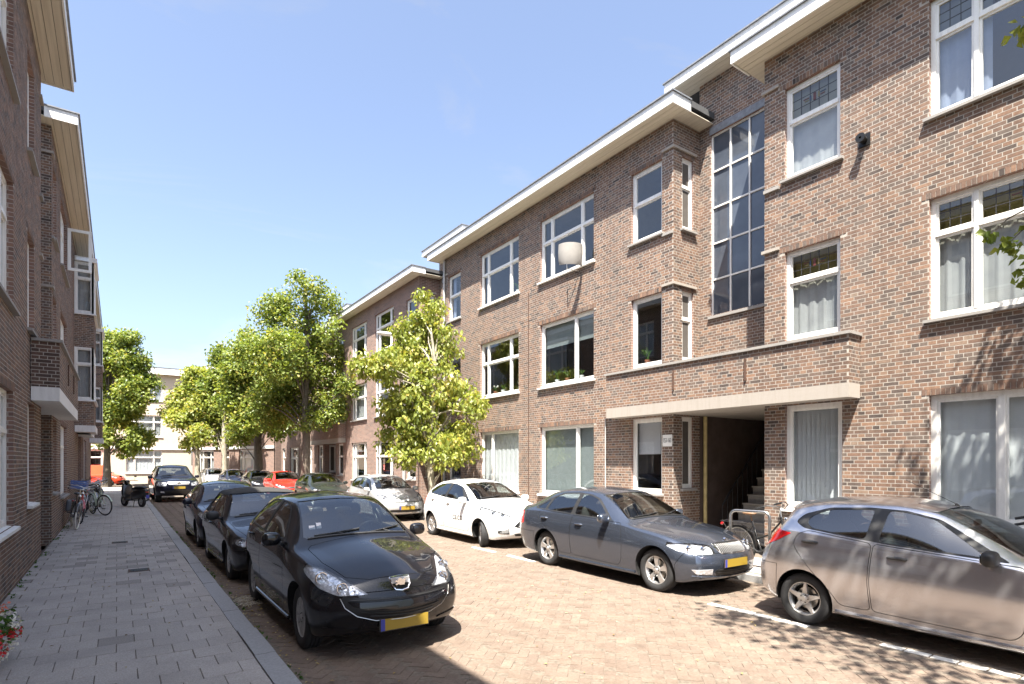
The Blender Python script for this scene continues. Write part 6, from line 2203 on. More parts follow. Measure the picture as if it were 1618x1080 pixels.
# ---- small pale city car
SP_UP = base_spec(W=1.64, H=1.49, wb=2.42, fo=0.60, ro=0.52, wr=0.285, rim=0.18, tw=0.17, paint='paint_pale_silver', wheel='multi', rim_mat='hubcap',
    zc=[(-.60, .74), (-.56, .79), (-.42, .85), (-.1, .93), (.15, .985), (.26, 1.01), (.32, 1.035), (.92, 1.385), (1.08, 1.435), (1.5, 1.485), (2.2, 1.475), (2.6, 1.44), (2.72, 1.40), (2.82, 1.12), (2.90, .98), (2.94, .9)],
    zs=[(-.60, .66), (-.4, .75), (0, .87), (.3, .92), (.6, .935), (1.5, .95), (2.2, .98), (2.7, 1.0), (2.94, .86)],
    ws=[(-.60, .74), (-.35, .88), (0, .92), (.5, .95), (1.0, .955), (2.2, .94), (2.65, .90), (2.94, .82)],
    wt=[(-.60, .56), (-.3, .66), (.1, .74), (.32, .79), (.95, .67), (1.5, .68), (2.2, .65), (2.6, .63), (2.8, .66), (2.94, .66)],
    crown=[(-.60, .05), (-.2, .06), (.25, .06), (.32, .055), (1.0, .05), (1.8, .06), (2.6, .05), (2.94, .05)],
    plan_f=0.20, cabin=(0.28, 2.8, 0.42), hdr=.94,
    dlo=round_poly([(.50, .975), (1.02, 1.31), (1.35, 1.375), (1.8, 1.385), (2.3, 1.36), (2.56, 1.28), (2.60, 1.14), (2.45, 1.06), (1.4, .995)], .05),
    panes=[round_poly([(.60, .985), (1.06, 1.30), (1.35, 1.358), (1.66, 1.366), (1.70, 1.012)], .04), round_poly([(1.80, 1.02), (1.77, 1.366), (2.28, 1.34), (2.50, 1.27), (2.54, 1.15), (2.42, 1.075)], .05)],
    ws_poly=[(0, 1.05), (.35, 1.04), (.58, 1.015), (.62, 1.03), (.57, 1.20), (.525, 1.37), (.25, 1.405), (0, 1.415)], ws_y=(-0.3, 1.12),
    rw_poly=[(0, 1.06), (.46, 1.065), (.53, 1.10), (.48, 1.36), (0, 1.38)], rw_y=(2.5, 3.4),
    doors=[(round_poly([(.45, .36), (.42, .62), (.46, .95), (1.73, .99), (1.755, .60), (1.735, .30), (.53, .28)], .05), (1.50, .86))],
    bonnet=[(0, -.48), (.30, -.455), (.50, -.34), (.61, -.05), (.62, .22), (.56, .28), (0, .305)], bonnet_z=.64,
    bumper_f=[(-1.4, .10), (-.32, .10), (-.34, .45), (-.38, .64), (-1.4, .64)],
    headlight=round_poly([(.45, .66), (.62, .645), (.72, .70), (.765, .80), (.74, .86), (.64, .86), (.50, .78)], .04), hl_y=.05, bowls=((.61, .74, .055),),
    taillight=round_poly([(2.66, .72), (3.2, .70), (3.2, 1.0), (2.70, 1.02)], .04), mirror=(.60, .96), dash=(.42, .97), wiper_z=1.055, plate=(.44, 0.0), seat_y=1.30)

def ex_up(car, root):
    strip(car, root, [(x, .625) for x in np.linspace(-.46, .46, 15)], .011, 'grille_black', 'grille_line', .004)
    m = MB(); y = car.front_y(0, .72) - .004; m.lathe([(y, .045), (y - .010, .050), (y - .010, .056), (y, .06)], 'y', (0, 0, .72), 24); m.build('emblem', 'chrome', root, smooth=True)
    patch(car, root, [(0, .30), (.50, .31), (.56, .36), (.50, .385), (0, .385)], .003, 'grille_black', 'lower_grille', -1.1, -.2)
    patch(car, root, [(0, .395), (.55, .40), (.58, .49), (.52, .52), (0, .525)], .010, 'paint_pale_silver', 'plate_panel', -1.1, -.2)
    strip(car, root, [(x, .285) for x in np.linspace(-.5, .5, 15)], .010, 'chrome', 'bumper_trim', .004)

# ---- black soft-top cabriolet
SP_CAB = base_spec(W=1.695, H=1.42, wb=2.475, fo=0.83, ro=0.74, wr=0.30, rim=0.20, tw=0.19, paint='paint_black', wheel='seven', rim_mat='alloy',
    zc=[(-.83, .73), (-.79, .765), (-.66, .79), (-.2, .86), (.25, .92), (.42, .945), (.50, .97), (1.06, 1.33), (1.18, 1.375), (1.6, 1.41), (2.15, 1.40), (2.45, 1.32), (2.78, 1.02), (2.88, .98), (3.15, .95), (3.2, .88)],
    zs=[(-.83, .66), (-.6, .72), (-.2, .79), (.4, .86), (.9, .885), (2.0, .91), (2.8, .92), (3.2, .84)],
    ws=[(-.83, .80), (-.5, .90), (0, .93), (.6, .955), (1.2, .96), (2.5, .955), (2.9, .93), (3.2, .86)],
    wt=[(-.83, .62), (-.4, .72), (.2, .80), (.50, .83), (1.08, .68), (1.6, .70), (2.2, .68), (2.5, .68), (2.8, .78), (3.2, .74)],
    crown=[(-.83, .04), (-.3, .04), (.3, .045), (.50, .04), (1.2, .04), (1.8, .05), (2.5, .05), (3.2, .04)],
    plan_f=0.16, cabin=(0.46, 2.75, 0.42), hdr=1.06,
    dlo=round_poly([(.72, .925), (1.14, 1.25), (1.3, 1.29), (2.05, 1.285), (2.20, 1.10), (2.16, .955)], .04),
    panes=[round_poly([(.82, .94), (1.18, 1.24), (1.3, 1.272), (1.70, 1.27), (1.72, .955)], .04), round_poly([(1.78, .957), (1.76, 1.27), (2.02, 1.265), (2.15, 1.10), (2.12, .968)], .03)],
    ws_poly=[(0, .99), (.35, .985), (.63, .965), (.665, .975), (.61, 1.15), (.56, 1.31), (.25, 1.335), (0, 1.345)], ws_y=(-0.1, 1.20),
    rw_poly=[(0, 1.08), (.40, 1.085), (.43, 1.11), (.40, 1.26), (0, 1.27)], rw_y=(2.35, 3.4),
    doors=[(round_poly([(.62, .34), (.59, .60), (.64, .905), (1.74, .935), (1.76, .60), (1.74, .30), (.70, .28)], .05), (1.52, .80))],
    bonnet=[(0, -.70), (.45, -.67), (.60, -.58), (.70, -.1), (.71, .38), (.65, .44), (0, .47)], bonnet_z=.64,
    bumper_f=[(-1.4, .10), (-.33, .10), (-.35, .40), (-.42, .54), (-1.4, .54)],
    headlight=round_poly([(.47, .585), (.70, .59), (.77, .62), (.77, .70), (.70, .715), (.47, .705)], .05), hl_y=-.3, bowls=((.57, .648, .052), (.69, .65, .048)),
    mirror=(.84, .93), dash=(.58, .90), wiper_z=.99, plate=(.42, 0.0), seat_y=1.45, rear_seat=False, soft_top=True, mirror_mat='black_plastic')

def ex_cab(car, root):
    patch(car, root, [(0, .60), (.43, .60), (.43, .70), (0, .705)], .003, 'grille_black', 'grille', -1.3, -.3)
    for z in (.625, .65, .675): strip(car, root, [(x, z) for x in np.linspace(-.42, .42, 11)], .006, 'black_plastic', 'grille_slat', .006)
    m = MB(); y = car.front_y(0, .65) - .008; m.lathe([(y, .045), (y - .008, .050), (y, .056)], 'y', (0, 0, .65), 24); m.build('emblem', 'chrome', root, smooth=True)
    # the hood: a cloth cover pulled over the cabin
    cut = prism_mesh([(1.10, 1.34), (1.22, 1.30), (2.10, 1.30), (2.235, 1.10), (2.20, .955), (2.80, .97), (2.80, 1.6), (1.10, 1.6)], 'x', -1.4, 1.4)
    me = boolean(boolean(car.disp(.007), cut, 'INTERSECT'), car.disp(-.004), 'DIFFERENCE')
    me = boolean(me, prism_mesh(full_poly(car.sp['rw_poly']), 'y', *car.sp['rw_y']), 'DIFFERENCE')
    link('soft_top', car.finish(me, ['soft_top', 'soft_top'], tol=.012), root)

# ---- plain dark hatchback (also stands in the far row in other colours)
SP_HB = base_spec(W=1.69, H=1.445, wb=2.47, fo=0.82, ro=0.72, wr=0.30, rim=0.20, tw=0.185, paint='paint_black_blue', wheel='seven', rim_mat='alloy',
    zc=[(-.82, .70), (-.78, .745), (-.62, .80), (-.25, .88), (.15, .945), (.34, .98), (.40, 1.005), (1.14, 1.36), (1.3, 1.40), (1.75, 1.443), (2.35, 1.42), (2.72, 1.36), (2.86, 1.32), (3.02, 1.08), (3.12, .97), (3.19, .88)],
    zs=[(-.82, .62), (-.6, .71), (-.2, .82), (.3, .885), (.6, .91), (1.6, .945), (2.5, .985), (2.9, .99), (3.19, .84)],
    ws=[(-.82, .72), (-.5, .85), (0, .905), (.5, .945), (1.0, .955), (2.5, .94), (2.95, .90), (3.19, .80)],
    wt=[(-.82, .53), (-.4, .64), (.1, .72), (.40, .78), (1.15, .64), (1.6, .65), (2.4, .615), (2.85, .59), (3.05, .62), (3.19, .62)],
    crown=[(-.82, .05), (-.4, .055), (.3, .06), (.4, .055), (1.2, .05), (1.8, .06), (2.9, .05), (3.19, .05)],
    plan_f=0.23, cabin=(0.35, 3.0, 0.42), hdr=1.15,
    dlo=round_poly([(.72, .955), (1.24, 1.285), (1.5, 1.34), (1.8, 1.355), (2.25, 1.335), (2.56, 1.25), (2.70, 1.09), (2.6, 1.03), (1.6, .985)], .05),
    panes=[round_poly([(.82, .97), (1.27, 1.27), (1.5, 1.322), (1.66, 1.333), (1.71, 1.0)], .04), round_poly([(1.80, 1.005), (1.76, 1.335), (2.22, 1.315), (2.52, 1.235), (2.65, 1.085), (2.57, 1.045)], .04)],
    ws_poly=[(0, 1.02), (.35, 1.012), (.60, .99), (.64, 1.0), (.58, 1.17), (.52, 1.345), (.25, 1.372), (0, 1.38)], ws_y=(-0.2, 1.32),
    rw_poly=[(0, 1.06), (.46, 1.065), (.52, 1.10), (.47, 1.28), (0, 1.30)], rw_y=(2.65, 3.6),
    doors=[(round_poly([(.54, .36), (.52, .62), (.58, .935), (1.74, .98), (1.765, .60), (1.745, .30), (.62, .28)], .06), (1.52, .84)),
           (round_poly([(1.757, .30), (1.777, .60), (1.752, .98), (2.64, 1.02), (2.60, .86), (2.34, .62), (2.14, .30)], .06), (2.40, .89))],
    bonnet=[(0, -.68), (.30, -.645), (.50, -.50), (.62, -.15), (.65, .30), (.60, .35), (0, .38)], bonnet_z=.60,
    bumper_f=[(-1.4, .10), (-.33, .10), (-.36, .45), (-.48, .63), (-1.4, .63)], bumper_r=[(2.86, .1), (3.6, .1), (3.6, .62), (2.80, .62)],
    headlight=round_poly([(.40, .66), (.60, .60), (.74, .65), (.80, .76), (.77, .81), (.60, .76)], .03), hl_y=-.06, bowls=((.58, .675, .042), (.69, .71, .045)),
    taillight=round_poly([(2.90, .72), (3.4, .70), (3.4, .98), (2.96, 1.0)], .04), mirror=(.82, .935), dash=(.48, .945), wiper_z=1.02, plate=(.43, 0.0), seat_y=1.38, mirror_mat='paint_black_blue')

def ex_hb(car, root):
    gr = [(0, .56), (.24, .57), (.30, .65), (0, .675)]
    patch(car, root, gr, .003, 'grille_black', 'grille', -1.3, -.3)
    strip(car, root, dense(full_poly(gr), 3), .006, 'chrome', 'grille_trim', .004, closed=True)
    patch(car, root, [(0, .28), (.45, .29), (.50, .36), (0, .37)], .003, 'grille_black', 'lower_grille', -1.3, -.3)

# ---- big dark four-wheel drive standing at the end of the row
SP_SUV = base_spec(W=1.91, H=1.78, wb=2.915, fo=0.86, ro=1.0, wr=0.37, rim=0.24, tw=0.25, paint='paint_black_blue', wheel='five', rim_mat='alloy', gap=.06,
    zc=[(-.86, .98), (-.82, 1.03), (-.66, 1.08), (-.2, 1.13), (.3, 1.17), (.55, 1.19), (.62, 1.22), (1.25, 1.62), (1.42, 1.70), (1.9, 1.775), (2.8, 1.76), (3.4, 1.70), (3.55, 1.64), (3.74, 1.30), (3.85, 1.12), (3.92, 1.0)],
    zs=[(-.86, .86), (-.6, .95), (-.2, 1.03), (.4, 1.08), (.9, 1.10), (2.0, 1.13), (3.2, 1.18), (3.6, 1.15), (3.92, .98)],
    ws=[(-.86, .80), (-.5, .90), (0, .93), (.6, .955), (1.2, .96), (3.0, .95), (3.5, .92), (3.92, .84)],
    wt=[(-.86, .62), (-.4, .70), (.2, .78), (.62, .81), (1.3, .67), (1.8, .68), (2.8, .66), (3.45, .64), (3.7, .68), (3.92, .70)],
    crown=[(-.86, .05), (-.3, .05), (.4, .055), (.62, .05), (1.4, .05), (2.0, .06), (3.5, .05), (3.92, .05)],
    zb=[(-.86, .36), (-.5, .30), (.5, .28), (2.6, .28), (3.5, .34), (3.92, .42)],
    nose=[(0.30, 0.10), (0.42, 0.03), (0.60, 0.0), (0.80, 0.01), (0.95, 0.05), (1.1, 0.14)],
    plan_f=0.20, cabin=(0.55, 3.7, 0.60), hdr=1.28,
    dlo=round_poly([(.95, 1.14), (1.42, 1.55), (1.7, 1.63), (2.2, 1.655), (3.0, 1.63), (3.4, 1.54), (3.5, 1.30), (3.3, 1.22), (1.8, 1.165)], .05),
    panes=[round_poly([(1.06, 1.16), (1.46, 1.53), (1.7, 1.605), (2.0, 1.625), (2.02, 1.185)], .04), round_poly([(2.11, 1.19), (2.09, 1.627), (2.85, 1.605), (2.92, 1.215)], .04), round_poly([(3.0, 1.22), (2.94, 1.60), (3.34, 1.52), (3.44, 1.30), (3.28, 1.235)], .04)],
    ws_poly=[(0, 1.25), (.40, 1.24), (.69, 1.215), (.73, 1.23), (.66, 1.42), (.60, 1.61), (.28, 1.645), (0, 1.655)], ws_y=(0, 1.45),
    rw_poly=[(0, 1.28), (.55, 1.285), (.62, 1.32), (.56, 1.56), (0, 1.59)], rw_y=(3.3, 4.4),
    doors=[(round_poly([(.72, .50), (.70, .80), (.76, 1.12), (2.05, 1.16), (2.08, .80), (2.05, .44), (.80, .42)], .06), (1.80, 1.02)),
           (round_poly([(2.066, .44), (2.092, .80), (2.064, 1.16), (2.96, 1.20), (3.0, 1.0), (2.60, .78), (2.44, .44)], .06), (2.75, 1.06))],
    bonnet=[(0, -.70), (.40, -.67), (.58, -.52), (.72, -.1), (.76, .48), (.70, .56), (0, .60)], bonnet_z=.86,
    bumper_f=[(-1.5, .2), (-.40, .2), (-.43, .60), (-.50, .80), (-1.5, .80)],
    headlight=round_poly([(.50, .78), (.80, .77), (.90, .84), (.90, .98), (.74, 1.0), (.52, .94)], .04), hl_y=-.2, bowls=((.62, .86, .055), (.78, .88, .05)),
    mirror=(1.06, 1.13), dash=(.70, 1.16), wiper_z=1.25, plate=(.70, 0.0), seat_y=1.75)

def ex_suv(car, root):
    gr = [(0, .82), (.36, .825), (.45, .90), (.46, .97), (0, .985)]
    patch(car, root, gr, .004, 'hubcap', 'grille', -1.3, -.3)
    for z in (.85, .89, .93): strip(car, root, [(x, z) for x in np.linspace(-.42, .42, 11)], .013, 'alloy', 'grille_slat', .010)
    m = MB(); y = car.front_y(0, .90) - .02; m.lathe([(y, .002), (y - .012, .055), (y, .065)], 'y', (0, 0, .90), 24); m.build('emblem', 'plate_black', root, smooth=True)
    patch(car, root, [(0, .42), (.60, .43), (.66, .56), (0, .58)], .003, 'grille_black', 'lower_grille', -1.3, -.2)
    patch(car, root, [(.58, .46), (.74, .47), (.74, .54), (.60, .53)], .006, 'reflector', 'fog_lamp', -1.3, -.1, mirror=True)

def copy_tree(o, parent=None):
    c = o.copy(); COL.objects.link(c); c.parent = parent
    for ch in list(o.children): copy_tree(ch, c)
    return c

def repaint(root, old, new):
    for o in [root] + list(root.children_recursive):
        for sl in o.material_slots:
            if sl.material and sl.material.name == old:
                sl.link = 'OBJECT'; sl.material = M(new)
# ------------------------------------------------------------------ the parked cars
GL_, GR_ = 'cars parked along the shady kerb', 'cars parked along the sunny side'
build_car(SP_207, 'black hatchback with a lion badge and wide smiling grille, front of the shady row', group=GL_, loc=(2.32, 6.02, 0), extras=ex_207)[1].scale = (0.97, 0.985, 1.03)
build_car(SP_CAB, 'black cabriolet with a cloth roof behind the hatchback with the lion badge', group=GL_, loc=(2.27, 10.25, 0), rz=R(0.6), extras=ex_cab)
hbcar, hb_root = build_car(SP_HB, 'black hatchback parked behind the cloth-roofed cabriolet', group=GL_, loc=(2.26, 14.5, 0), extras=ex_hb)
build_car(SP_SUV, 'big dark off-roader with chrome grille at the far end of the shady row', group=GL_, loc=(2.38, 32.0, 0), rz=R(2), extras=ex_suv)
build_car(SP_SAL, 'dark grey saloon in front of the entrance stairs', group=GR_, loc=(7.30, 5.67, 0), rz=R(-0.5), extras=ex_sal)
build_car(SP_M2, 'silver hatchback seen from the side with a red tail lamp', group=GR_, loc=(7.44, 1.06, 0), rz=R(0.5), extras=ex_m2)[1].scale = (1.0, 1.0, 1.02)
build_car(SP_FI, 'white hatchback with calco lettering on its door', group=GR_, loc=(7.54, 10.95, 0), rz=R(-0.6), extras=ex_fi)
upcar, up_root = build_car(SP_UP, 'pale silver city car behind the small yellow-green tree', group=GR_, loc=(7.62, 17.5, 0), rz=R(0.5), extras=ex_up)
def far_car(src, old, new, loc, rz, label, group):
    c = copy_tree(src)
    c.location = loc; c.rotation_euler = (0, 0, rz)
    tag(c, label, 'car', group)
    repaint(c, old, new)
    return c
far_car(hb_root, 'paint_black_blue', 'paint_dark_green', (7.58, 24.6, 0), R(0.4), 'very dark hatchback in leafy shade between the pale city car and the red car', GR_)
far_car(hb_root, 'paint_black_blue', 'paint_red', (7.45, 31.0, 0), R(-0.5), 'bright red hatchback farther along the sunny row', GR_)
far_car(hb_root, 'paint_black_blue', 'paint_black', (7.25, 36.3, 0), R(1), 'black hatchback just beyond the bright red one', GR_)
far_car(hb_root, 'paint_black_blue', 'paint_navy', (6.75, 41.4, 0), R(4), 'navy blue hatchback beside the white car at the bend', GR_)
far_car(up_root, 'paint_pale_silver', 'paint_white', (6.15, 46.5, 0), R(6), 'small white car farthest along the sunny row at the bend', GR_)
far_car(up_root, 'paint_pale_silver', 'paint_orange_red', (-0.15, 55.2, 0), R(62), 'orange-red small car in the cross street right of the tree trunk', None)

def red_van(loc, rz):
    root = empty('micro_van', loc, rz)
    tag(root, 'boxy orange-red micro van with two rear windows, left of the tree trunk', 'van')
    prof = round_poly([(-1.1, .28), (1.1, .28), (1.1, 1.5), (.9, 1.68), (-.5, 1.68), (-.95, 1.0), (-1.1, .9)], .08)
    m = MB(); m.prism(prof, 'x', -.63, .63); m.build('body', 'paint_orange_red', root, smooth=True, angle=30)
    for s in (-1, 1):
        MB().box(s * .30 - .22, s * .30 + .22, 1.101, 1.108, .95, 1.38).build('rear_window', 'car_glass', root)
        MB().box(s * .30 - .25, s * .30 + .25, 1.1005, 1.104, .92, 1.41).build('window_frame', 'board_white', root)
        MB().box(s * .50 - .06, s * .50 + .06, 1.101, 1.12, .55, .75).build('taillight', 'lamp_red', root)
    MB().box(-.6, .6, 1.10, 1.16, .30, .42).build('bumper', 'black_plastic', root)
    ty, ri = wheel_meshes(.25, .14, 'multi', .16, 'hubcap')
    for y in (-.75, .75):
        for s in (-1, 1):
            w = empty('wheel', (s * .60, y, .245), 0 if s > 0 else math.pi, root); link('tyre', ty, w); link('rim', ri, w)
    return root
red_van((-1.35, 54.6, 0), R(2))

# ------------------------------------------------------------------ bicycles
_cw = {}
def cycle_wheel(r, rimw, wallw, tyre_mat='rubber'):
    k = (r, tyre_mat)
    if k not in _cw:
        t = MB(); t.tube([(r * math.cos(a), 0, r * math.sin(a)) for a in np.linspace(0, 2 * math.pi, 40, endpoint=False)], 0.019, 8, closed=True)
        tm = t.mesh('tyre', tyre_mat, True)
        t = MB(); t.tube([((r - .026) * math.cos(a), 0, (r - .026) * math.sin(a)) for a in np.linspace(0, 2 * math.pi, 40, endpoint=False)], 0.010, 6, closed=True)
        t.lathe([(-.035, .012), (-.03, .024), (.03, .024), (.035, .012)], 'y', n=12)
        for i in range(24):
            a = 2 * math.pi * i / 24
            s = .026 * (1 if i % 2 else -1)
            b = a + .35 * (1 if (i // 2) % 2 else -1)
            t.tube([(.022 * math.cos(b), s, .022 * math.sin(b)), ((r - .03) * math.cos(a), 0, (r - .03) * math.sin(a))], .0014, 4, caps=False)
        _cw[k] = (tm, t.mesh('rim', 'steel', True))
    return _cw[k]

def bicycle(label, loc, rz, lean=0.0, mat='cycle_black', step=True, crate=None, bags=None, tyre='rubber', group='bicycles against the house fronts', steer=0.2, saddle='cycle_black', child=False):
    """city bike along local x, front at +x, origin between the wheels on the ground"""
    root = empty('bicycle', loc, rz)
    root.rotation_euler = (lean, 0, rz)
    tag(root, label, 'bicycle', group)
    r = 0.335
    fx, bx = 0.56, -0.52
    ty, ri = cycle_wheel(r, .02, .03, tyre)
    for x in (bx, fx):
        w = empty('wheel', (x, 0, r + .018), steer if x == fx else 0, root)
        link('tyre', ty, w); link('rim', ri, w)
    bb = Vector((-0.06, 0, .30)); st = Vector((-.22, 0, .80)); hd = Vector((.36, 0, .92)); hb_ = Vector((.40, 0, .70)); ax_r = Vector((bx, 0, r + .018)); ax_f = Vector((fx, 0, r + .018))
    m = MB()
    m.tube([bb, st], .017, 8); m.tube([hd, hb_], .020, 8)
    if step:
        m.tube([hb_, hb_.lerp(bb, .5) + Vector((0, 0, -.06)), bb], .019, 8)
        m.tube([hd + Vector((.01, 0, -.06)), Vector((.12, 0, .60)), bb.lerp(st, .42)], .016, 8)
    else:
        m.tube([hb_, bb], .018, 8); m.tube([hd + Vector((0, 0, -.04)), st + Vector((0.01, 0, -.05))], .016, 8)
    for s in (-1, 1):
        m.tube([bb + Vector((0, .03 * s, 0)), ax_r + Vector((0, .05 * s, 0))], .010, 6); m.tube([st + Vector((0, .02 * s, -.08)), ax_r + Vector((0, .05 * s, 0))], .008, 6)
    m.build('frame', mat, root, smooth=True)
    m = MB()
    cs, sn = math.cos(steer), math.sin(steer)
    def fr(p): q = Vector(p) - ax_f; return ax_f + Vector((q.x * cs - q.y * sn, q.x * sn + q.y * cs, q.z))
    for s in (-1, 1): m.tube([fr(hb_ + Vector((0, .04 * s, 0))), fr(hb_.lerp(ax_f, .6) + Vector((.01, .05 * s, 0))), fr(ax_f + Vector((0, .05 * s, 0)))], .010, 6)
    m.build('fork', mat, root, smooth=True)
    m = MB()
    m.tube([hd, hd + Vector((-.02, 0, .14))], .012, 8)
    c = hd + Vector((-.02, 0, .14))
    def hbp(x, y, z): return c + Vector((x * cs - y * sn, x * sn + y * cs, z))
    m.tube([hbp(-.22, -.30, .02), hbp(-.06, -.29, .07), hbp(.07, -.15, .05), hbp(.09, 0, 0), hbp(.07, .15, .05), hbp(-.06, .29, .07), hbp(-.22, .30, .02)], .011, 8)
    h = m.build('handlebar', 'steel', root, smooth=True)
    for s in (-1, 1):
        g_ = MB(); g_.tube([hbp(-.10, .292 * s, .055), hbp(-.24, .30 * s, .015)], .017, 8); g_.build('grip', 'black_plastic', h, smooth=True)
    m = MB(); ellipsoid(m, st + Vector((-.04, 0, .14)), (.13, .085, .035), 2.3, 16, 8); m.tube([st, st + Vector((-.02, 0, .12))], .012, 8); m.build('saddle', saddle, root, smooth=True)
    for x, a0, a1 in ((bx, -10, 190), (fx, 20, 175)):
        m = MB()
        for s in range(24):
            pass
        pts = [(x + (r + .045) * math.cos(R(a0 + (a1 - a0) * k / 16)), 0, r + .018 + (r + .045) * math.sin(R(a0 + (a1 - a0) * k / 16))) for k in range(17)]
        if x == fx: pts = [tuple(fr(p)) for p in pts]
        vs_ = []; fs_ = []
        for k, p in enumerate(pts):
            sx, sy = (-sn * .028, cs * .028) if x == fx else (0, .028)
            vs_ += [(p[0] - sx, p[1] - sy, p[2] - .008), (p[0], p[1], p[2] + .004), (p[0] + sx, p[1] + sy, p[2] - .008)]
            if k:
                o = 3 * k; fs_ += [(o - 3, o - 2, o + 1, o), (o - 2, o - 1, o + 2, o + 1)]
        m.add(vs_, fs_); m.build('mudguard', mat, root, smooth=True)
    m = MB()
    for s in (-1, 1):
        m.tube([(-.86, .07 * s, .76), (-.28, .07 * s, .76)], .006, 6); m.tube([(-.80, .07 * s, .76), ax_r + Vector((0, .06 * s, 0))], .005, 6)
    for x in (-.84, -.66, -.48, -.32): m.tube([(x, -.07, .76), (x, .07, .76)], .005, 6)
    m.build('rack', 'steel' if mat != 'cycle_black' else 'cycle_black', root, smooth=True)
    m = MB(); m.prism(round_poly([(-.56, r - .03), (.06, .24), (.06, .37), (-.56, r + .07)], .04), 'y', .045, .075); m.build('chain_case', 'cycle_black', root)
    m = MB()
    m.tube([bb + Vector((0, -.09, 0)), bb + Vector((0, .10, 0))], .012, 8)
    for s in (-1, 1):
        e = bb + Vector((.12 * s, .10 * s, -.11 * s)); m.tube([bb + Vector((0, .09 * s, 0)), e], .010, 6); m.box(e.x - .045, e.x + .045, e.y, e.y + .08 * s, e.z - .012, e.z + .012)
    m.build('pedals', 'black_plastic', root, smooth=True)
    m = MB(); ellipsoid(m, hd + Vector((.10, 0, -.03)), (.045, .038, .038), 2.2, 12, 8); m.build('front_lamp', 'chrome', root, smooth=True)
    m = MB(); ellipsoid(m, Vector((-.88, 0, .70)), (.015, .04, .025), 2.4, 10, 6); m.build('rear_lamp', 'lamp_red', root, smooth=True)
    m = MB(); m.tube([ax_r + Vector((0, -.07, -.02)), Vector((bx - .02 + .12, -.16, .01))], .008, 6); m.build('kickstand', 'steel', root, smooth=True)
    if crate:
        m = MB(); x0, x1, y0, y1, z0, z1 = .42, .80, -.20, .20, .98, 1.22
        m.box(x0, x1, y0, y1, z0, z0 + .015)
        for k in range(4):
            zz = z0 + .03 + k * .058
            for a in (y0, y1 - .012): m.box(x0, x1, a, a + .012, zz, zz + .035)
            for a in (x0, x1 - .012): m.box(a, a + .012, y0 + .013, y1 - .013, zz, zz + .035)
        for cx_, cy_ in ((x0, y0), (x1 - .02, y0), (x0, y1 - .02), (x1 - .02, y1 - .02)): m.box(cx_ - .003, cx_ + .023, cy_ - .003, cy_ + .023, z0, z1 + .02)
        m.build('crate', crate, root)
    if bags:
        for s in (-1, 1):
            m = MB(); ellipsoid(m, (-.58, .13 * s, .58), (.17, .06, .17), 4, 14, 10); m.build('pannier', bags, root, smooth=True, angle=60)
    return root

PZ = 0.092
bicycle('black bicycle with pale tyres and grey panniers, nearest to the white slab entrance', (-0.98, 19.75, PZ), R(-82), R(-6), 'cycle_black', True, tyre='tyre_wall_white', bags='grey_bag', steer=-0.25)
bicycle('red bicycle close behind the black one with pale tyres', (-0.92, 21.4, PZ), R(-88), R(-5), 'cycle_red', False, steer=0.2)
bicycle('grey bicycle with a blue front crate by the shady wall', (-1.0, 23.2, PZ), R(-95), R(-4), 'cycle_grey', True, crate='blue_plastic')
for i, (y, dx, a, mt) in enumerate(((27.6, -0.8, -78, 'cycle_black'), (29.2, -0.72, -84, 'cycle_grey'), (31.0, -0.76, -80, 'cycle_black'), (33.0, -0.8, -92, 'cycle_red'))):
    bicycle(['black bicycle first in the far cluster along the shady wall', 'grey bicycle second in the far cluster along the shady wall', 'black bicycle third in the far cluster along the shady wall', 'dark red bicycle farthest along the shady wall'][i], (dx, y, PZ), R(a), R(-5), mt, i % 2 == 0)
GB = 'bicycles at the stands by the stairs'
bicycle('black step-through bicycle locked to the steel hoop by the stairs', (8.98, 5.45, PZ), R(-98), R(4), 'cycle_black', True, group=GB, saddle='tan_leather')
bicycle('black bicycle behind the silver hatchback, only its handlebar showing', (9.25, 2.35, PZ), R(-88), R(3), 'cycle_black', False, group=GB)
bicycle('bicycle parked beside the dark off-roader at the end building', (4.1, 50.5, 0.0), R(10), 0, 'cycle_black', True, group='bicycles at the end of the street')
bicycle('bicycle under the spreading tree at the end building', (3.0, 52.0, 0.0), R(-15), 0, 'cycle_grey', False, group='bicycles at the end of the street')

def hoop(loc, rz):
    o = empty('cycle_hoop', loc, rz)
    tag(o, 'bent stainless steel cycle hoop in front of the entrance stairs', 'cycle stand')
    m = MB()
    pts = [(-.33, 0, -.15), (-.33, 0, .75)] + [(-.33 + .10 - .10 * math.cos(R(a)), 0, .78 + .10 * math.sin(R(a))) for a in (15, 35, 55, 75, 90)] + [(.33 - .10 + .10 * math.sin(R(a)), 0, .78 + .10 * math.cos(R(a))) for a in (0, 15, 35, 55, 75)] + [(.33, 0, .75), (.33, 0, -.15)]
    m.tube(pts, .025, 12); m.build('hoop', 'steel', o, smooth=True)
    for x in (-.33, .33): MB().lathe([(0, .05), (.012, .05), (.012, .024)], 'z', (x, 0, -.097), 14).build('foot_plate', 'steel', o)
hoop((8.80, 5.62, PZ + 0.10), R(-80))

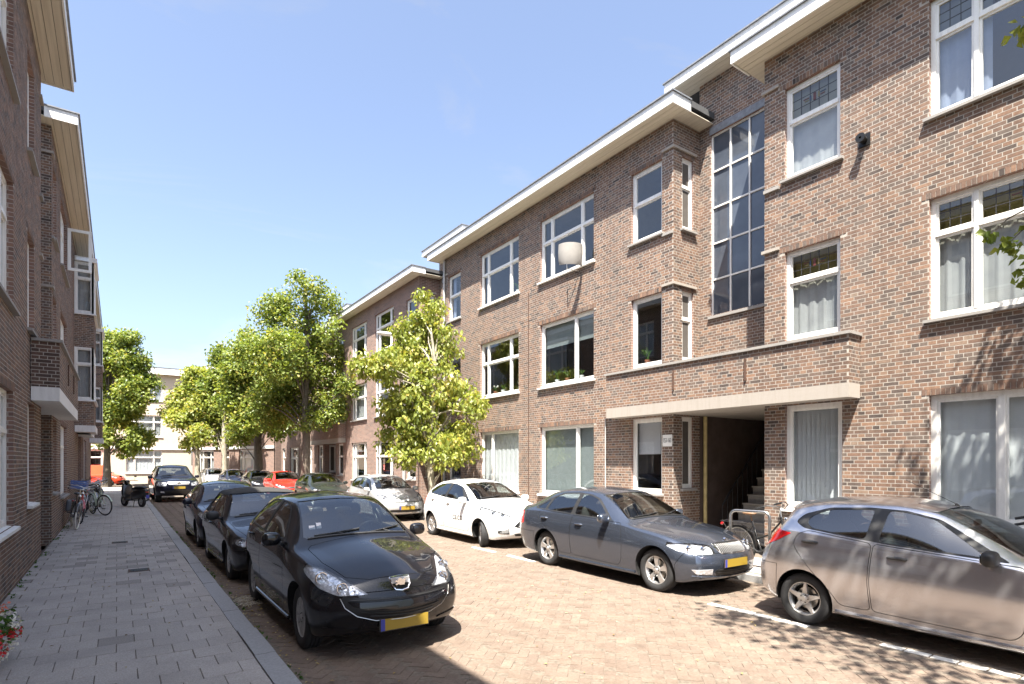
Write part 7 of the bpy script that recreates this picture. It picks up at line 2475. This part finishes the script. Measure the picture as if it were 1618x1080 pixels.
def scooter(label, loc, rz, paint, cat='scooter', seat='black_plastic', name='motor_scooter'):
    root = empty(name, loc, rz)
    tag(root, label, cat)
    r = .22
    ty, ri = wheel_meshes(r, .10, 'seven', .13, 'hubcap')
    for x in (.62, -.58):
        w = empty('wheel', (x, 0, r), R(90), root); link('tyre', ty, w); link('rim', ri, w)
    def shell(nm, secs, mat):
        """loft of rounded sections (x, half width, z0, z1)"""
        m = MB(); n = 16; vs_ = []
        for (x, hw, z0, z1) in secs:
            for k in range(n):
                a = 2 * math.pi * k / n
                cx_, sx_ = math.cos(a), math.sin(a)
                vs_.append((x, hw * math.copysign(abs(cx_) ** .7, cx_), (z0 + z1) / 2 + (z1 - z0) / 2 * math.copysign(abs(sx_) ** .7, sx_)))
        fs_ = [tuple(range(n)), tuple(reversed(range((len(secs) - 1) * n, len(secs) * n)))]
        for i in range(len(secs) - 1):
            for k in range(n):
                k2 = (k + 1) % n; fs_.append((i * n + k, i * n + k2, (i + 1) * n + k2, (i + 1) * n + k))
        m.add(vs_, fs_); return m.build(nm, mat, root, smooth=True, angle=60)
    shell('rear_body', [(-.95, .05, .62, .70), (-.88, .12, .50, .74), (-.6, .19, .34, .76), (-.25, .18, .28, .74), (-.05, .14, .26, .62), (.0, .10, .25, .4)], paint)
    shell('floorboard', [(-.1, .17, .24, .31), (.3, .17, .23, .30), (.42, .15, .24, .36)], 'black_plastic')
    shell('front_shield', [(.34, .20, .30, .50), (.40, .23, .30, .86), (.47, .22, .34, .95), (.54, .12, .42, .98), (.58, .05, .5, .96)], paint)
    shell('front_mudguard', [(.42, .06, .38, .46), (.55, .075, .40, .50), (.7, .075, .38, .47), (.80, .05, .28, .36)], paint)
    shell('saddle', [(-.86, .09, .75, .80), (-.7, .14, .75, .85), (-.35, .15, .74, .84), (-.08, .11, .70, .79), (.0, .06, .68, .74)], seat)
    shell('headstock', [(.36, .06, .92, 1.06), (.42, .10, .94, 1.08), (.52, .08, .96, 1.06), (.56, .03, .98, 1.03)], paint)
    m = MB(); m.tube([(.30, -.34, 1.04), (.40, -.16, 1.06), (.44, 0, 1.04), (.40, .16, 1.06), (.30, .34, 1.04)], .013, 8); h = m.build('handlebar', 'black_plastic', root, smooth=True)
    for s in (-1, 1):
        m = MB(); m.tube([(.40, .24 * s, 1.06), (.38, .28 * s, 1.20)], .006, 6); ellipsoid(m, (.38, .29 * s, 1.23), (.012, .055, .038), 2.4, 12, 8); m.build('mirror', 'black_plastic', root, smooth=True)
    for s in (-1, 1):
        m = MB(); m.tube([(.50, .05 * s, .60), (.62, .06 * s, r)], .018, 8); m.build('fork_leg', 'steel', root, smooth=True)
    m = MB(); ellipsoid(m, (-.93, 0, .62), (.02, .07, .035), 2.5, 12, 8); m.build('taillight', 'lamp_red', root, smooth=True)
    m = MB(); ellipsoid(m, (.565, 0, 1.0), (.02, .06, .04), 2.5, 12, 8); m.build('headlight', 'reflector', root, smooth=True)
    m = MB(); m.tube([(-.62, -.13, .24), (-.90, -.15, .34)], [.03, .045], 10); m.build('exhaust', 'steel', root, smooth=True)
    MB().box(-.975, -.965, -.06, .06, .36, .50).build('number_plate', 'plate_blue', root)
    m = MB(); m.tube([(-.25, .10, .26), (-.30, .18, .0)], .012, 6); m.tube([(-.25, -.10, .26), (-.30, -.18, .0)], .012, 6); m.build('stand', 'dark_metal', root, smooth=True)
    return root
scooter('dark motor scooter parked alone on the pavement before the off-roader', (0.55, 27.9, PZ), R(118), 'cycle_black')
bicycle('mint green bicycle with pale mudguards farthest out from the shady wall', (-0.52, 24.3, PZ), R(-70), R(4), 'cycle_mint', True, steer=0.3)
bicycle('black bicycle between the mint green one and the wall', (-1.0, 25.4, PZ), R(-86), R(-5), 'cycle_black', True, group='bicycles against the house fronts')
bicycle('grey bicycle leaning on the wall just before the far cluster', (-0.85, 26.4, PZ), R(-80), R(-5), 'cycle_grey', False)

# ------------------------------------------------------------------ planter, dish, lamp, plants, litter
fl = empty('flower_planter', (-1.01, 6.62, PZ))
tag(fl, 'planter with red, coral and white flowers against the shaded house wall', 'planter')
MB().lathe([(0, .13), (.24, .18), (.27, .19), (.27, .17), (.20, .16)], 'z', n=20).build('pot', 'terracotta', fl, smooth=True)
gl = random.Random(3)
V, Q, T = leaf_cloud([(gl.uniform(-.2, .24), gl.uniform(-.2, .3), gl.uniform(.20, .42)) for _ in range(26)], [.09] * 26, 16, .045, 31, .2, 1.2)
link('leaves', np_mesh('leaves', V, Q, 'leaf_plant', tone=T), fl)
for nm, mt, pts in (('red_flowers', 'petal_red', [(.22, .05, .30), (.16, -.12, .34), (.25, .18, .26), (.05, .0, .42), (.2, -.2, .22)]), ('white_flowers', 'petal_white', [(.2, .26, .40), (.24, .12, .20), (.18, -.02, .12), (.1, .2, .45), (.26, .02, .40)]), ('coral_flowers', 'petal_coral', [(.06, .3, .50), (.16, .34, .46), (-.05, .2, .5)])):
    V, Q, T = leaf_cloud(pts, [.055] * len(pts), 26, .028, 33, .0, 1.1, 1.0)
    link(nm, np_mesh(nm, V, Q, mt, tone=T), fl)['kind'] = 'stuff'

sd = empty('curved_panel', (9.94, 11.55, 7.06))
tag(sd, 'pale curved panel on a bracket at a top-floor window of the second block', 'panel')
m = MB(); n = 20; vs_ = []; fs_ = []
for j, (z, q) in enumerate(((.06, .90), (.14, .985), (.36, 1.02), (.58, 1.0))):
    for k in range(n + 1):
        a = R(-80 + 160 * k / n)
        vs_.append((.33 * q * math.sin(a), -.33 * q * math.cos(a), z - (.03 * math.cos(a) if j == 0 else 0)))
for j in range(3):
    for k in range(n): fs_.append((j * (n + 1) + k, j * (n + 1) + k + 1, (j + 1) * (n + 1) + k + 1, (j + 1) * (n + 1) + k))
o_ = len(vs_)
vs_ += [(x * .93, y * .93, z) for x, y, z in vs_]
fs_ += [tuple(reversed([i + o_ for i in f])) for f in fs_]
N1 = n + 1
for k in range(n): fs_ += [(k, k + o_, k + 1 + o_, k + 1), (3 * N1 + k, 3 * N1 + k + 1, 3 * N1 + k + 1 + o_, 3 * N1 + k + o_)]
for j in range(3): fs_ += [(j * N1, (j + 1) * N1, (j + 1) * N1 + o_, j * N1 + o_), (j * N1 + n, j * N1 + n + o_, (j + 1) * N1 + n + o_, (j + 1) * N1 + n)]
m.add(vs_, fs_)
ds = m.build('sheet', 'dish_grey', sd, smooth=True, angle=40, loc=(-.05, 0, 0)); ds.rotation_euler = (R(4), 0, R(-28))
m = MB(); m.tube([(.40, .0, -.02), (.15, 0, -.02), (-.05, .12, .02), (-.05, .14, .5)], .014, 8); m.build('bracket', 'steel', sd, smooth=True)

lp = empty('street_lamp', (9.0, 20.2, 0.09))
tag(lp, 'slim street lamp with a pale flat head rising behind the small yellow-green tree', 'street lamp')
MB().tube([(0, 0, 0), (0, 0, 3), (0, 0, 6.2), (-.12, 0, 6.5), (-.5, 0, 6.62)], [.07, .055, .045, .04, .035], 10).build('post', 'pipe_grey', lp, smooth=True)
m = MB(); ellipsoid(m, (-.75, 0, 6.62), (.33, .13, .07), 2.6, 18, 10); m.build('lamp_head', 'sign_white', lp, smooth=True)
MB().lathe([(0, .10), (.8, .09), (.82, .06)], 'z', n=12).build('base', 'pipe_grey', lp, smooth=True)

for i, (y, z, h, fl_) in enumerate(((12.75, 4.16, .38, None), (12.3, 4.16, .30, None), (11.7, 4.16, .22, None), (16.0, 4.16, .25, 'petal_white'), (15.55, 4.16, .25, None), (9.35, 4.23, .35, None), (14.7, 7.24, .35, None))):
    pot_plant((10.44, y, z), h, 60 + i, ['tall spiky potted plant at the first-floor window with the half blind', 'potted plant beside the tall spiky one at the half-blind window', 'small potted plant at the right of the half-blind window', 'white flowering pot plant at the first-floor three-part window', 'leafy pot plant beside the white flowers at the three-part window', 'spiky potted plant in the corner window above the balcony', 'potted plant at the second-floor three-part window'][i], fl_)

for i, (x, y) in enumerate(((0.30, 11.4), (0.05, 15.6))):
    o = empty('drain_cover', (x, y, PZ + .002))
    tag(o, ['square iron drain cover in the pavement level with the cabriolet', 'square iron drain cover farther along the shaded pavement'][i], 'drain cover', 'drain covers in the pavement')
    m = MB(); m.box(-.15, .15, -.15, .15, -.02, .002); m.build('frame', 'rust_iron', o)
    for k in range(6): MB().box(-.12, .12, -.115 + k * .042, -.09 + k * .042, .0025, .006).build('rib', 'dark_metal', o)

# fallen leaves and bits along the kerb and on the pavement
gd = np.random.default_rng(11)
P = np.concatenate([np.stack([gd.uniform(1.26, 1.55, 260), gd.uniform(2.5, 16, 260), np.full(260, .012)], 1),
                    np.stack([gd.uniform(-1.1, 1.0, 130), gd.uniform(3, 22, 130), np.full(130, .10)], 1),
                    np.stack([gd.uniform(1.6, 6.4, 260), gd.uniform(3, 16, 260), np.full(260, .010)], 1),
                    np.stack([gd.normal(1.42, .10, 90), gd.normal(8.2, .35, 90), np.full(90, .014)], 1)])
n = len(P)
an = gd.uniform(0, 6.28, n); sz = gd.uniform(.008, .026, n)
ca, sa = np.cos(an) * sz, np.sin(an) * sz
V = np.empty((n, 4, 3))
for k, (u, v) in enumerate(((-1, 0), (0, -.5), (1, 0), (0, .5))):
    V[:, k, 0] = P[:, 0] + ca * u - sa * v; V[:, k, 1] = P[:, 1] + sa * u + ca * v; V[:, k, 2] = P[:, 2] + (0.006 if k % 2 else 0.0) + gd.uniform(0, .004, n)
tag(link('fallen_leaves', np_mesh('fallen_leaves', V.reshape(-1, 3), np.arange(n * 4).reshape(n, 4), 'dry_leaf', tone=gd.uniform(0, 1, n))), 'dry leaves and bits scattered along the kerb, road and pavement', 'leaves', kind='stuff')

# tufts of weed in the joints by the walls and kerbs, a wisp of straw at the kerb
wp = []
gw = random.Random(21)
for _ in range(70): wp.append((XL + gw.uniform(.01, .10), gw.uniform(5, 30), .085))
for _ in range(60): wp.append((1.27 + gw.uniform(0, .06), gw.uniform(3, 20), 0.0))
V, Q, T = leaf_cloud(wp, [gw.uniform(.012, .035) for _ in wp], 7, .022, 41, -.5, 1.8, .5)
V[:, 2] = np.abs(V[:, 2] - np.where(V[:, 0] < 1, .085, 0)) + np.where(V[:, 0] < 1, .085, 0)
tag(link('weeds', np_mesh('weeds', V, Q, 'leaf_plant', tone=T)), 'small weeds growing in the joints along the wall and kerb', 'weeds', kind='stuff')
m = MB()
for _ in range(70):
    x, y = gw.gauss(1.42, .07), gw.gauss(8.35, .16); a = gw.uniform(0, 3.14); L = gw.uniform(.05, .14)
    z = gw.uniform(.006, .05)
    m.tube([(x - L * math.cos(a), y - L * math.sin(a), z), (x, y, z + .012), (x + L * math.cos(a), y + L * math.sin(a), z * .6)], .0022, 4, caps=False)
tag(m.build('straw', 'soffit_wood'), 'wisp of dry straw lying in the gutter beside the black hatchback', 'straw', kind='stuff')

for o_ in list(_tmp): bpy.data.objects.remove(o_)
bpy.data.scenes.remove(WORK)
for me in [m_ for m_ in bpy.data.meshes if m_.users == 0]:
    bpy.data.meshes.remove(me)
